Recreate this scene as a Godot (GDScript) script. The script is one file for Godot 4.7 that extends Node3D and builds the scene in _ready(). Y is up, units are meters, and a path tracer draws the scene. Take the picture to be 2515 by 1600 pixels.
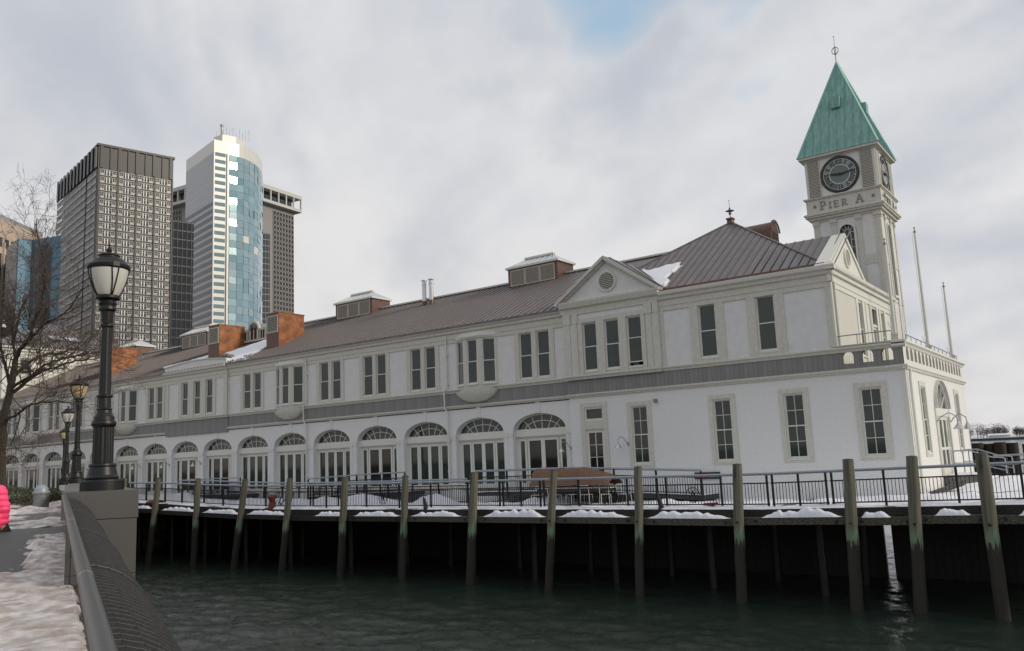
extends Node3D
# A long white harbour pier house with a clock tower, seen from a granite-edged promenade on an overcast winter day.
# World: x runs along the pier house (growing towards the tower), y up with the pier deck at 0, z towards the viewer. Metres.

const WATER_Y := -3.15
const LAND_Y := 0.55

class MB:
	# collects flat or smooth triangles; a face is given counter-clockwise as seen from its front
	var v := PackedVector3Array()
	var n := PackedVector3Array()
	var uv := PackedVector2Array()
	func tri(a: Vector3, b: Vector3, c: Vector3) -> void:
		var m := (b - a).cross(c - a).normalized()
		v.append(a); v.append(c); v.append(b)
		n.append(m); n.append(m); n.append(m)
		uv.append(Vector2.ZERO); uv.append(Vector2.ZERO); uv.append(Vector2.ZERO)
	func quad(a: Vector3, b: Vector3, c: Vector3, d: Vector3) -> void:
		tri(a, b, c); tri(a, c, d)
	func squad(p: Array, m: Array, t: Array) -> void:
		for k in [0, 2, 1, 0, 3, 2]:
			v.append(p[k]); n.append(m[k]); uv.append(t[k])
	func box(lo: Vector3, hi: Vector3) -> void:
		obox(Transform3D(Basis.IDENTITY, (lo + hi) * 0.5), hi - lo)
	func obox(x: Transform3D, s: Vector3) -> void:
		var h := s * 0.5
		var p := []
		for k in 8:
			p.append(x * Vector3(h.x if k & 1 else -h.x, h.y if k & 2 else -h.y, h.z if k & 4 else -h.z))
		quad(p[4], p[5], p[7], p[6]); quad(p[1], p[0], p[2], p[3])
		quad(p[5], p[1], p[3], p[7]); quad(p[0], p[4], p[6], p[2])
		quad(p[6], p[7], p[3], p[2]); quad(p[0], p[1], p[5], p[4])
	func bar(a: Vector3, b: Vector3, w: float, d: float, up := Vector3.UP) -> void:
		# a straight bar of section w by d between two points
		var t := (b - a).normalized()
		var s := up.cross(t)
		if s.length() < 0.01: s = Vector3.RIGHT
		s = s.normalized()
		obox(Transform3D(Basis(s, t.cross(s), t), (a + b) * 0.5), Vector3(w, d, a.distance_to(b)))
	func cbox(lo: Vector3, hi: Vector3, c: float) -> void:
		# box whose upper and front edges are chamfered by c
		prism(PackedVector2Array([Vector2(lo.z, lo.y), Vector2(hi.z, lo.y), Vector2(hi.z, hi.y - c), Vector2(hi.z - c, hi.y), Vector2(lo.z + c, hi.y), Vector2(lo.z, hi.y - c)]), Transform3D(Basis(Vector3(0, 0, 1), Vector3(0, 1, 0), Vector3(-1, 0, 0)), Vector3(hi.x, 0, 0)), hi.x - lo.x)
	func prism(poly: PackedVector2Array, x: Transform3D, depth: float) -> void:
		# the outline lies in x's xy plane and is pushed along +z by depth
		if Geometry2D.is_polygon_clockwise(poly):
			poly.reverse()
		var t := Geometry2D.triangulate_polygon(poly)
		var o := x.basis.z * depth
		var k := 0
		while k < t.size():
			var a := poly[t[k]]; var b := poly[t[k + 1]]; var c := poly[t[k + 2]]
			if (b - a).cross(c - a) < 0:
				var q := b; b = c; c = q
			tri(x * Vector3(a.x, a.y, 0) + o, x * Vector3(b.x, b.y, 0) + o, x * Vector3(c.x, c.y, 0) + o)
			tri(x * Vector3(a.x, a.y, 0), x * Vector3(c.x, c.y, 0), x * Vector3(b.x, b.y, 0))
			k += 3
		for i in poly.size():
			var a := x * Vector3(poly[i].x, poly[i].y, 0)
			var j := (i + 1) % poly.size()
			var b := x * Vector3(poly[j].x, poly[j].y, 0)
			quad(a, b, b + o, a + o)
	func tube(pts: Array, r, seg := 10, caps := true) -> void:
		# a round tube along points; r is one radius or one per point
		var ring_p := []
		var ring_n := []
		var s := Vector3.ZERO
		for i in pts.size():
			var t: Vector3 = (pts[min(i + 1, pts.size() - 1)] - pts[max(i - 1, 0)]).normalized()
			if i == 0:
				s = Vector3.UP.cross(t)
				if s.length() < 0.3: s = Vector3.RIGHT.cross(t)
			s = (s - t * s.dot(t)).normalized()
			var w := t.cross(s)
			var rr: float = r[i] if r is Array else r
			var pp := []
			var nn := []
			for k in seg + 1:
				var a := TAU * k / seg
				var d := s * cos(a) + w * sin(a)
				pp.append(pts[i] + d * rr); nn.append(d)
			ring_p.append(pp); ring_n.append(nn)
		for i in pts.size() - 1:
			for k in seg:
				var u0 := float(k) / seg; var u1 := float(k + 1) / seg
				var v0 := float(i) / (pts.size() - 1); var v1 := float(i + 1) / (pts.size() - 1)
				squad([ring_p[i][k], ring_p[i][k + 1], ring_p[i + 1][k + 1], ring_p[i + 1][k]], [ring_n[i][k], ring_n[i][k + 1], ring_n[i + 1][k + 1], ring_n[i + 1][k]], [Vector2(u0, v0), Vector2(u1, v0), Vector2(u1, v1), Vector2(u0, v1)])
		if caps:
			for k in seg:
				tri(pts[0], ring_p[0][k + 1], ring_p[0][k])
				tri(pts[-1], ring_p[-1][k], ring_p[-1][k + 1])
	func lathe(prof: Array, seg: int, x := Transform3D.IDENTITY, flute := 0.0, flutes := 0) -> void:
		# prof: [Vector2(radius, height)] from bottom to top; smooth round, creased between rings
		for i in prof.size() - 1:
			var p0: Vector2 = prof[i]; var p1: Vector2 = prof[i + 1]
			var e := p1 - p0
			var nr := Vector2(e.y, -e.x).normalized()
			for k in seg:
				var pp := []; var nn := []; var tt := []
				for q in [[k, 0], [k + 1, 0], [k + 1, 1], [k, 1]]:
					var a: float = TAU * q[0] / seg
					var c: Vector2 = p1 if q[1] else p0
					var rr := c.x
					if flutes > 0: rr -= flute * (0.5 + 0.5 * cos(a * flutes))
					pp.append(x * Vector3(cos(a) * rr, c.y, -sin(a) * rr))
					nn.append((x.basis * Vector3(cos(a) * nr.x, nr.y, -sin(a) * nr.x)).normalized())
					tt.append(Vector2(float(q[0]) / seg, c.y))
				if flutes > 0:
					quad(pp[0], pp[1], pp[2], pp[3])
				else:
					squad(pp, nn, tt)
	func grid(nx: int, nz: int, f: Callable) -> void:
		# smooth sheet of (nx+1) by (nz+1) points, f(i, j) -> Vector3; x right, z towards the viewer faces up
		var p := []
		for j in nz + 1:
			var row := PackedVector3Array()
			for i in nx + 1:
				row.append(f.call(i, j))
			p.append(row)
		var m := []
		for j in nz + 1:
			var row := PackedVector3Array()
			for i in nx + 1:
				var dx: Vector3 = p[j][mini(i + 1, nx)] - p[j][maxi(i - 1, 0)]
				var dz: Vector3 = p[mini(j + 1, nz)][i] - p[maxi(j - 1, 0)][i]
				row.append(dz.cross(dx).normalized())
			m.append(row)
		for j in nz:
			for i in nx:
				var tt := [Vector2(float(i) / nx, float(j) / nz), Vector2(float(i) / nx, float(j + 1) / nz), Vector2(float(i + 1) / nx, float(j + 1) / nz), Vector2(float(i + 1) / nx, float(j) / nz)]
				squad([p[j][i], p[j + 1][i], p[j + 1][i + 1], p[j][i + 1]], [m[j][i], m[j + 1][i], m[j + 1][i + 1], m[j][i + 1]], tt)
	func done() -> ArrayMesh:
		var a := []
		a.resize(Mesh.ARRAY_MAX)
		a[Mesh.ARRAY_VERTEX] = v; a[Mesh.ARRAY_NORMAL] = n; a[Mesh.ARRAY_TEX_UV] = uv
		var m := ArrayMesh.new()
		m.add_surface_from_arrays(Mesh.PRIMITIVE_TRIANGLES, a)
		return m

var M := {}
var taken := {}
var cache := {}
const ORD := ["first", "second", "third", "fourth", "fifth", "sixth", "seventh", "eighth", "ninth", "tenth", "eleventh", "twelfth", "thirteenth", "fourteenth", "fifteenth", "sixteenth", "seventeenth"]

func numbered(called: String, parent: Node) -> String:
	var key := str(parent.get_instance_id()) + called
	var k: int = taken.get(key, -1) + 1
	taken[key] = k
	return called if k == 0 else "%s_%03d" % [called, k]

func tag(o: Node, label := "", category := "", group := "", kind := "") -> Node:
	if label: o.set_meta("label", label)
	if category: o.set_meta("category", category)
	if group: o.set_meta("group", group)
	if kind: o.set_meta("kind", kind)
	return o

func thing(called: String, at: Vector3, label: String, category: String, group := "", turn := 0.0) -> Node3D:
	var o := Node3D.new()
	o.name = numbered(called, self)
	add_child(o, true)
	o.position = at
	o.rotation.y = turn
	tag(o, label, category, group)
	return o

func put(parent: Node, called: String, mesh, mat: Material, x := Transform3D.IDENTITY, in_world := true) -> MeshInstance3D:
	# one named mesh under parent; x is in the world unless in_world is off
	var o := MeshInstance3D.new()
	o.mesh = mesh.done() if mesh is MB else mesh
	o.name = numbered(called, parent)
	o.material_override = mat
	parent.add_child(o, true)
	if in_world: o.global_transform = x
	else: o.transform = x
	return o

func solo(called: String, mesh, mat: Material, label: String, category: String, group := "", kind := "", at := Vector3.ZERO) -> MeshInstance3D:
	var o := put(self, called, mesh, mat, Transform3D(Basis.IDENTITY, at))
	tag(o, label, category, group, kind)
	return o

func copy_of(o: Node3D, x: Transform3D, parent: Node = self) -> Node3D:
	var c: Node3D = o.duplicate()
	c.name = numbered(String(o.name).rstrip("0123456789").rstrip("_"), parent)
	parent.add_child(c, true)
	c.global_transform = x
	return c

func T3(at: Vector3, turn := 0.0) -> Transform3D:
	return Transform3D(Basis(Vector3.UP, turn), at)

# ---------------------------------------------------------------- textures and materials
func lin(r: float, g: float, b: float) -> Color:
	return Color(r, g, b).linear_to_srgb()

func noise(seed_: int, freq: float, oct := 4, kind := FastNoiseLite.TYPE_SIMPLEX_SMOOTH) -> FastNoiseLite:
	var f := FastNoiseLite.new()
	f.seed = seed_; f.frequency = freq; f.fractal_octaves = oct; f.noise_type = kind
	return f

func ntex(seed_: int, freq: float, oct: int, lo: Color, hi: Color, size := 256, contrast := 1.0) -> ImageTexture:
	# a seamless mottle running from lo to hi
	var src := noise(seed_, freq, oct).get_seamless_image(size, size)
	src.convert(Image.FORMAT_L8)
	var d := src.get_data()
	var out := PackedByteArray()
	out.resize(size * size * 3)
	for i in size * size:
		var t: float = clamp((d[i] / 255.0 - 0.5) * contrast + 0.5, 0.0, 1.0)
		var c := lo.lerp(hi, t)
		out[i * 3] = int(c.r * 255); out[i * 3 + 1] = int(c.g * 255); out[i * 3 + 2] = int(c.b * 255)
	return ImageTexture.create_from_image(Image.create_from_data(size, size, false, Image.FORMAT_RGB8, out))

func nnormal(seed_: int, freq: float, oct: int, strength: float, size := 256) -> ImageTexture:
	var src := noise(seed_, freq, oct).get_seamless_image(size, size)
	src.convert(Image.FORMAT_RGBA8)
	src.bump_map_to_normal_map(strength)
	return ImageTexture.create_from_image(src)

func pattern_normal(w: int, h: int, height: Callable, strength: float) -> ImageTexture:
	var img := Image.create(w, h, false, Image.FORMAT_RGBA8)
	for y in h:
		for x in w:
			var g: float = clamp(height.call(x, y), 0.0, 1.0)
			img.set_pixel(x, y, Color(g, g, g))
	img.bump_map_to_normal_map(strength)
	return ImageTexture.create_from_image(img)

func mat(called: String, col: Color, rough: float, metal := 0.0, tex: Texture2D = null, scale := Vector3.ONE, nrm: Texture2D = null, nstr := 1.0) -> StandardMaterial3D:
	var m := StandardMaterial3D.new()
	m.resource_name = called
	m.albedo_color = col; m.roughness = rough; m.metallic = metal
	if tex: m.albedo_texture = tex
	if nrm:
		m.normal_enabled = true; m.normal_texture = nrm; m.normal_scale = nstr
	if tex or nrm:
		m.uv1_triplanar = true; m.uv1_world_triplanar = true; m.uv1_scale = scale
	M[called] = m
	return m

func pane(called: String, col: Color, alpha: float, rough := 0.03) -> StandardMaterial3D:
	var m := StandardMaterial3D.new()
	m.resource_name = called
	m.albedo_color = Color(col, alpha); m.roughness = rough
	m.transparency = BaseMaterial3D.TRANSPARENCY_ALPHA
	M[called] = m
	return m

func make_materials() -> void:
	var W := Color.WHITE
	var grime := ntex(11, 0.02, 5, Color(0.955, 0.955, 0.95), W, 256, 1.2)
	var brick := pattern_normal(64, 64, func(x, y):
		var row: int = y / 8
		var sx: int = (x + (8 if row % 2 else 0)) % 16
		return 0.35 if y % 8 == 0 or sx == 0 else 0.8, 2.0)
	mat("white_brick", lin(0.72, 0.72, 0.71), 0.55, 0, grime, Vector3(0.3, 1.6, 0.3), brick, 0.3)
	M.white_brick.uv1_scale = Vector3(1.6, 1.6, 1.6)
	mat("white_panel", lin(0.69, 0.69, 0.685), 0.5, 0, grime, Vector3(0.35, 0.35, 0.35))
	mat("cream", lin(0.60, 0.595, 0.55), 0.45, 0, ntex(12, 0.03, 4, Color(0.92, 0.91, 0.88), W), Vector3(0.6, 0.6, 0.6))
	mat("cream_light", lin(0.64, 0.635, 0.58), 0.4)
	var boards := Image.create(64, 64, false, Image.FORMAT_RGB8)
	boards.fill(W)
	for k in 4:
		boards.fill_rect(Rect2i(k * 16, 0, 1, 64), Color(0.72, 0.72, 0.72))
		var g := 0.94 + 0.06 * ((k * 7) % 4) / 3.0
		boards.fill_rect(Rect2i(k * 16 + 1, 0, 15, 64), Color(g, g, g))
	mat("grey_board", lin(0.225, 0.225, 0.22), 0.6, 0, ImageTexture.create_from_image(boards), Vector3(1.2, 1.2, 1.2))
	mat("roof_metal", lin(0.175, 0.158, 0.16), 0.42, 0.25, ntex(13, 0.02, 5, Color(0.84, 0.83, 0.82), W, 256, 1.5), Vector3(0.22, 0.5, 0.22))
	mat("seam_metal", lin(0.13, 0.112, 0.112), 0.45, 0.25)
	mat("copper", lin(0.40, 0.165, 0.075), 0.42, 0.35, ntex(14, 0.012, 4, Color(0.72, 0.70, 0.70), W, 256, 1.2), Vector3(0.35, 0.5, 0.35))
	mat("brown_copper", lin(0.17, 0.095, 0.075), 0.45, 0.3, ntex(15, 0.03, 4, Color(0.8, 0.78, 0.78), W), Vector3(0.5, 0.5, 0.5))
	mat("patina", lin(0.25, 0.46, 0.41), 0.65, 0, ntex(16, 0.03, 5, Color(0.76, 0.80, 0.80), W, 256, 1.5), Vector3(0.9, 0.12, 0.9))
	mat("patina_edge", lin(0.31, 0.53, 0.47), 0.65)
	mat("louver_paint", lin(0.50, 0.48, 0.42), 0.5)
	mat("louver_shade_dark", lin(0.03, 0.03, 0.03), 0.8)  # near-black that paints the shade between louver slats
	mat("glass_roof", lin(0.45, 0.50, 0.54), 0.15, 0.3)
	mat("steel", lin(0.55, 0.55, 0.55), 0.25, 0.9)
	mat("galvanised", lin(0.36, 0.40, 0.43), 0.45, 0.3, ntex(17, 0.04, 4, Color(0.8, 0.82, 0.85), W), Vector3(1, 1, 1))
	mat("black_metal", lin(0.012, 0.013, 0.018), 0.45, 0.2)
	mat("lamp_black", lin(0.018, 0.019, 0.020), 0.42, 0.3, ntex(18, 0.05, 4, Color(0.6, 0.6, 0.6), W), Vector3(2, 2, 2), nnormal(19, 0.08, 3, 2.0), 0.3)
	mat("red_paint", lin(0.20, 0.030, 0.022), 0.5, 0, ntex(20, 0.05, 4, Color(0.6, 0.55, 0.55), W), Vector3(2, 2, 2))
	mat("granite", lin(0.22, 0.21, 0.195), 0.7, 0, ntex(21, 0.22, 4, Color(0.50, 0.50, 0.50), W, 512, 1.9), Vector3(1.3, 1.3, 1.3), nnormal(22, 0.2, 3, 2.0), 0.4)
	mat("granite_dark", lin(0.18, 0.172, 0.16), 0.7, 0, ntex(21, 0.22, 4, Color(0.50, 0.50, 0.50), W, 512, 1.9), Vector3(1.3, 1.3, 1.3))
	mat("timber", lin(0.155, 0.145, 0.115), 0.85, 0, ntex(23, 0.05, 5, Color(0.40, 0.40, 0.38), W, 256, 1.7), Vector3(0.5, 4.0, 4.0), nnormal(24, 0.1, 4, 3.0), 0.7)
	mat("timber_dark", lin(0.045, 0.041, 0.034), 0.85, 0, ntex(23, 0.05, 5, Color(0.45, 0.45, 0.45), W, 256, 1.6), Vector3(0.5, 3.0, 3.0))  # darker copy of the timber, under-deck shade in its tone
	mat("wet_shaded_black", lin(0.022, 0.020, 0.017), 0.5, 0, ntex(25, 0.06, 4, Color(0.4, 0.4, 0.4), W), Vector3(2, 1, 2))  # near-black wet timber with the under-deck shade painted in
	mat("snow", lin(0.83, 0.845, 0.88), 0.75, 0, ntex(26, 0.03, 5, Color(0.92, 0.92, 0.94), W), Vector3(0.7, 0.7, 0.7), nnormal(27, 0.06, 5, 3.0), 0.5)
	mat("concrete_deck", lin(0.21, 0.20, 0.185), 0.85, 0, ntex(28, 0.03, 5, Color(0.7, 0.7, 0.7), W), Vector3(0.6, 0.6, 0.6))
	mat("ramp_side", lin(0.055, 0.05, 0.045), 0.8)
	mat("tarp", lin(0.20, 0.105, 0.065), 0.65, 0, ntex(29, 0.04, 4, Color(0.7, 0.66, 0.62), W), Vector3(0.8, 0.8, 0.8), nnormal(30, 0.03, 4, 4.0), 0.6)
	mat("bark", lin(0.105, 0.088, 0.070), 0.9, 0, ntex(31, 0.05, 5, Color(0.5, 0.48, 0.46), W, 256, 1.5), Vector3(2.0, 0.8, 2.0), nnormal(32, 0.08, 4, 5.0), 0.9)
	mat("twig", lin(0.085, 0.062, 0.05), 0.9)
	mat("hedge_leaf", lin(0.035, 0.048, 0.016), 0.6)
	M.hedge_leaf.backlight_enabled = true; M.hedge_leaf.backlight = Color(0.06, 0.09, 0.02)
	mat("interior", lin(0.10, 0.10, 0.09), 0.9)
	mat("curtain", lin(0.42, 0.46, 0.43), 0.9)
	mat("blind", lin(0.30, 0.34, 0.32), 0.9)
	pane("glass", lin(0.034, 0.052, 0.046), 0.72)
	pane("glass_deep", lin(0.014, 0.016, 0.015), 0.55)
	mat("dial", lin(0.24, 0.28, 0.265), 0.3)
	mat("dial_inner", lin(0.13, 0.165, 0.16), 0.25)
	mat("dial_ring", lin(0.10, 0.12, 0.115), 0.35)
	mat("clock_black", lin(0.010, 0.010, 0.013), 0.4)
	mat("letter_grey", lin(0.20, 0.20, 0.195), 0.5)
	mat("flagpole_paint", lin(0.60, 0.60, 0.56), 0.35)
	mat("ball_metal", lin(0.2, 0.2, 0.2), 0.35, 0.6)
	var frost := mat("frosted", lin(0.72, 0.72, 0.68), 0.28)
	frost.backlight_enabled = true; frost.backlight = Color(0.75, 0.73, 0.68)
	var amber := mat("frosted_amber", lin(0.60, 0.52, 0.30), 0.28)
	amber.backlight_enabled = true; amber.backlight = Color(0.7, 0.6, 0.35)
	mat("can_steel", lin(0.30, 0.31, 0.31), 0.42, 0.5, ntex(33, 0.03, 4, Color(0.75, 0.75, 0.75), W), Vector3(1.5, 0.4, 1.5))
	mat("jacket", lin(0.95, 0.06, 0.19), 0.55)
	mat("hair", lin(0.022, 0.014, 0.012), 0.5)
	mat("skin", lin(0.52, 0.32, 0.24), 0.55)
	mat("trousers", lin(0.02, 0.02, 0.025), 0.8)
	mat("white_shoe", lin(0.72, 0.74, 0.78), 0.5)
	# far buildings
	mat("tower_black", lin(0.026, 0.026, 0.030), 0.4, 0.1)
	mat("tower_panel", lin(0.32, 0.315, 0.305), 0.35, 0.15)
	mat("tower_panel_side", lin(0.32, 0.315, 0.305), 0.35, 0.15)
	mat("tower_strip", lin(0.72, 0.72, 0.72), 0.4)
	mat("tower_glass", lin(0.055, 0.055, 0.058), 0.08)
	mat("steel_white", lin(0.66, 0.65, 0.62), 0.35, 0.1)
	mat("steel_grey", lin(0.36, 0.37, 0.39), 0.30, 0.25)
	mat("band_blue", lin(0.20, 0.29, 0.33), 0.1, 0.3)
	mat("band_dark", lin(0.05, 0.06, 0.075), 0.08, 0.1)
	for k in 4:
		mat("mirror_glass_%d" % k, lin(0.26 + 0.035 * k, 0.40 + 0.025 * k, 0.44 + 0.02 * k), 0.07 + 0.02 * k, 0.75)
	mat("black_glass", lin(0.012, 0.015, 0.021), 0.08)
	mat("blue_glass", lin(0.075, 0.17, 0.24), 0.1, 0.35)
	mat("blue_glass_light", lin(0.20, 0.33, 0.41), 0.12, 0.35)
	mat("waffle_stone", lin(0.27, 0.26, 0.255), 0.7)
	mat("waffle_light", lin(0.52, 0.52, 0.50), 0.6)
	mat("window_far", lin(0.03, 0.032, 0.038), 0.12)
	mat("beige_stone", lin(0.50, 0.40, 0.33), 0.7)
	mat("shore_brown", lin(0.085, 0.068, 0.062), 0.9)
	mat("sea_wall", lin(0.055, 0.065, 0.06), 0.8)
	mat("crane_paint", lin(0.42, 0.20, 0.20), 0.6)
	mat("dolphin_wood", lin(0.075, 0.055, 0.04), 0.85, 0, ntex(23, 0.05, 5, Color(0.4, 0.4, 0.38), W, 256, 1.7), Vector3(3, 0.6, 3))
	mat("asphalt", lin(0.14, 0.135, 0.135), 0.55, 0, ntex(34, 0.05, 5, Color(0.66, 0.64, 0.62), W, 512, 1.4), Vector3(0.5, 0.5, 0.5))
	mat("brown_earth", lin(0.20, 0.155, 0.12), 0.9, 0, ntex(35, 0.03, 5, Color(0.55, 0.5, 0.45), W, 256, 1.6), Vector3(0.25, 0.25, 0.25))
	# trodden snow: brownish slush worked through white
	mat("dirty_snow", W, 0.7, 0, ntex(36, 0.012, 6, lin(0.42, 0.34, 0.295), lin(0.74, 0.70, 0.685), 512, 2.2), Vector3(0.35, 0.35, 0.35), nnormal(37, 0.03, 6, 4.0), 0.9)
	# water: dark green harbour chop
	var w := mat("water", lin(0.020, 0.030, 0.023), 0.06, 0, null, Vector3(0.55, 0.55, 0.9), nnormal(38, 0.022, 5, 6.0, 512), 0.8)
	w.metallic_specular = 0.5
	# pile skins: grain, a green weed band with a ragged edge, and wet black wood below it (u round, v from foot to head)
	for k in 3:
		var img := Image.create(128, 512, false, Image.FORMAT_RGB8)
		var gr := noise(50 + k, 0.02, 4); var rag := noise(60 + k, 0.05, 3); var blot := noise(70 + k, 0.012, 3)
		for y in 512:
			var hgt := (1.0 - y / 511.0) * 6.6 - 5.0
			for x in 128:
				var a := TAU * x / 128.0
				var cx := cos(a) * 40.0; var cz := sin(a) * 40.0
				var t := gr.get_noise_3d(cx * 2.2, y * 0.18, cz * 2.2) * 0.5 + 0.5
				var b := blot.get_noise_3d(cx, y * 0.5, cz)
				var c := lin(0.070, 0.066, 0.050).lerp(lin(0.185, 0.18, 0.135), clampf(t * 1.5 - 0.3, 0, 1))
				if b > 0.28: c = c.lerp(lin(0.03, 0.03, 0.026), clampf((b - 0.28) * 5.0, 0, 0.8))
				var e := rag.get_noise_3d(cx * 1.3, y * 0.3, cz * 1.3)
				var g := hgt + e * 0.30
				if g < -0.55 and g > -1.05: c = c.lerp(lin(0.20, 0.29, 0.215).lerp(lin(0.12, 0.19, 0.11), t), clampf((-0.55 - g) * 4.0, 0, 0.85))
				if hgt + e * 0.42 < -1.08: c = lin(0.016, 0.015, 0.012).lerp(lin(0.040, 0.035, 0.027), t)
				img.set_pixel(x, y, c)
		var m := StandardMaterial3D.new()
		m.albedo_texture = ImageTexture.create_from_image(img); m.roughness = 0.8
		M["pile_%d" % k] = m

func make_sky() -> Sky:
	# overcast with thin gaps of blue, looked up by direction
	var h := 512
	var img := Image.create(h * 2, h, false, Image.FORMAT_RGBF)
	var big := noise(3, 1.0, 4); var mid := noise(5, 2.6, 5); var fine := noise(8, 7.0, 4)
	big.domain_warp_enabled = true; big.domain_warp_amplitude = 0.35; big.domain_warp_frequency = 1.2
	var gaps := [[Vector3(-0.598, 0.479, -0.643), 0.075, 1.0], [Vector3(-0.612, 0.455, -0.643), 0.07, 1.0], [Vector3(-0.50, 0.452, -0.738), 0.07, 0.9], [Vector3(-0.534, 0.464, -0.707), 0.05, 0.8], [Vector3(-0.596, 0.397, -0.698), 0.05, 0.8], [Vector3(-0.47, 0.43, -0.77), 0.05, 0.8], [Vector3(-0.67, 0.345, -0.655), 0.05, 0.55], [Vector3(0.3, 0.6, 0.74), 0.12, 1.0], [Vector3(0.75, 0.62, -0.2), 0.1, 1.0], [Vector3(-0.7, 0.55, 0.45), 0.1, 1.0]]
	var sunward := Vector3(0.9, 0.0, -0.43).normalized()
	for y in h:
		var el := PI * (0.5 - (y + 0.5) / h)
		for x in h * 2:
			var az := TAU * ((x + 0.5) / (h * 2.0) - 0.5)
			var d := Vector3(sin(az) * cos(el), sin(el), -cos(az) * cos(el))
			var up := maxf(d.y, 0.0)
			var q := Vector3(d.x, 0, d.z) / (up + 0.22)
			var r := Vector3(q.x * 0.82 + q.z * 0.57, 0, (-q.x * 0.57 + q.z * 0.82) * 1.9)   # cloud rolls lie across the wind
			var a := big.get_noise_3d(r.x * 0.55, 4.0, r.z * 0.55)
			var b := mid.get_noise_3d(r.x * 0.6, 9.0, r.z * 0.6)
			var e := fine.get_noise_3d(q.x * 0.55, 2.0, q.z * 0.55)
			var t := clampf(0.62 + a * 0.75 + b * 0.34 + e * 0.07, 0.0, 1.0)
			t = t * t * (3.0 - 2.0 * t)
			var c := Vector3(0.50, 0.535, 0.605).lerp(Vector3(0.79, 0.79, 0.80), t)
			var g := 0.0
			for k in gaps:
				var dd: float = (1.0 - d.dot(k[0])) / (k[1] * k[1] * 0.5)
				g = maxf(g, k[2] * exp(-dd * 0.5))
			g = clampf((g * 1.7 + b * 0.6 + e * 0.35 - 0.40) * 2.0, 0.0, 1.0)
			c = c.lerp(Vector3(0.31, 0.49, 0.665), g * 0.92)
			c = c.lerp(Vector3(0.80, 0.80, 0.80), clampf(exp(-absf(g - 0.12) * 14.0) * 0.28, 0, 1) if g > 0.0 else 0.0)
			var low := exp(-up * 7.0)
			var az_k := clampf(0.5 + 0.5 * Vector3(d.x, 0, d.z).normalized().dot(sunward), 0, 1)
			c = c.lerp(Vector3(0.68, 0.61, 0.545), low * (0.12 + 0.75 * az_k * az_k))
			if d.y < 0.0: c = c.lerp(Vector3(0.22, 0.22, 0.21), clampf(-d.y * 6.0, 0, 1))
			img.set_pixel(x, y, Color(c.x, c.y, c.z))
	var m := PanoramaSkyMaterial.new()
	m.panorama = ImageTexture.create_from_image(img)
	var s := Sky.new()
	s.sky_material = m
	return s

func _ready() -> void:
	# ---- camera, sky, sun, exposure
	var cam := Camera3D.new()
	cam.name = "camera"
	add_child(cam)
	cam.fov = 42.2
	cam.near = 0.1; cam.far = 6000.0
	cam.transform = Transform3D(Basis(Vector3(0.80743, -0.04316, -0.58838), Vector3(0.12574, 0.98700, 0.10014), Vector3(0.57640, -0.15484, 0.80236)).orthonormalized(), Vector3(0, 2.2, 0))
	cam.current = true
	var env := Environment.new()
	env.background_mode = Environment.BG_SKY
	env.sky = make_sky()
	env.background_energy_multiplier = 1.0
	env.tonemap_mode = Environment.TONE_MAPPER_LINEAR
	env.tonemap_exposure = 1.0
	env.sdfgi_enabled = true; env.ssao_enabled = true; env.ssil_enabled = true
	var we := WorldEnvironment.new()
	we.name = "world_environment"
	we.environment = env
	add_child(we)
	var sun := DirectionalLight3D.new()
	sun.name = "sun"
	add_child(sun)
	sun.light_energy = 0.68
	sun.light_color = Color(1.0, 0.95, 0.86)
	sun.light_angular_distance = 10.0
	sun.shadow_enabled = true
	sun.look_at_from_position(Vector3(0.88, 0.42, -0.22) * 100.0, Vector3.ZERO)
	make_materials()
	build_setting()
	build_pier_house()
	build_clock_tower()
	build_head_house()
	build_city()
	build_pier_edge()
	build_deck_things()
	build_promenade()
	build_tree()
	build_person()
	build_far_shore()

# ---------------------------------------------------------------- setting
func deck_y(x: float) -> float:
	# the deck climbs to the promenade on the left and a little towards the pier head on the right
	if x < -37.0:
		var k := [[-37.0, 0.0], [-41.0, 0.057], [-45.1, 0.19], [-48.8, 0.347], [-51.3, 0.41], [-60.0, 0.55], [-200.0, 0.55]]
		for i in k.size() - 1:
			if x <= k[i][0] and x >= k[i + 1][0]:
				return lerpf(k[i][1], k[i + 1][1], (k[i][0] - x) / (k[i][0] - k[i + 1][0]))
	if x > -11.0: return 0.145 * clampf((x + 11.0) / 7.9, 0.0, 1.2)
	return 0.0

const AX := Vector3(-0.899, 0, -0.438)   # along the promenade, away from the viewer
const AR := Vector3(0.438, 0, -0.899)    # across it, towards the water

func edge_at(t: float) -> Vector3:
	# the granite edge of the promenade, t metres along from beside the viewer
	return Vector3(0.895, 0, -0.34) + AX * t

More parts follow.
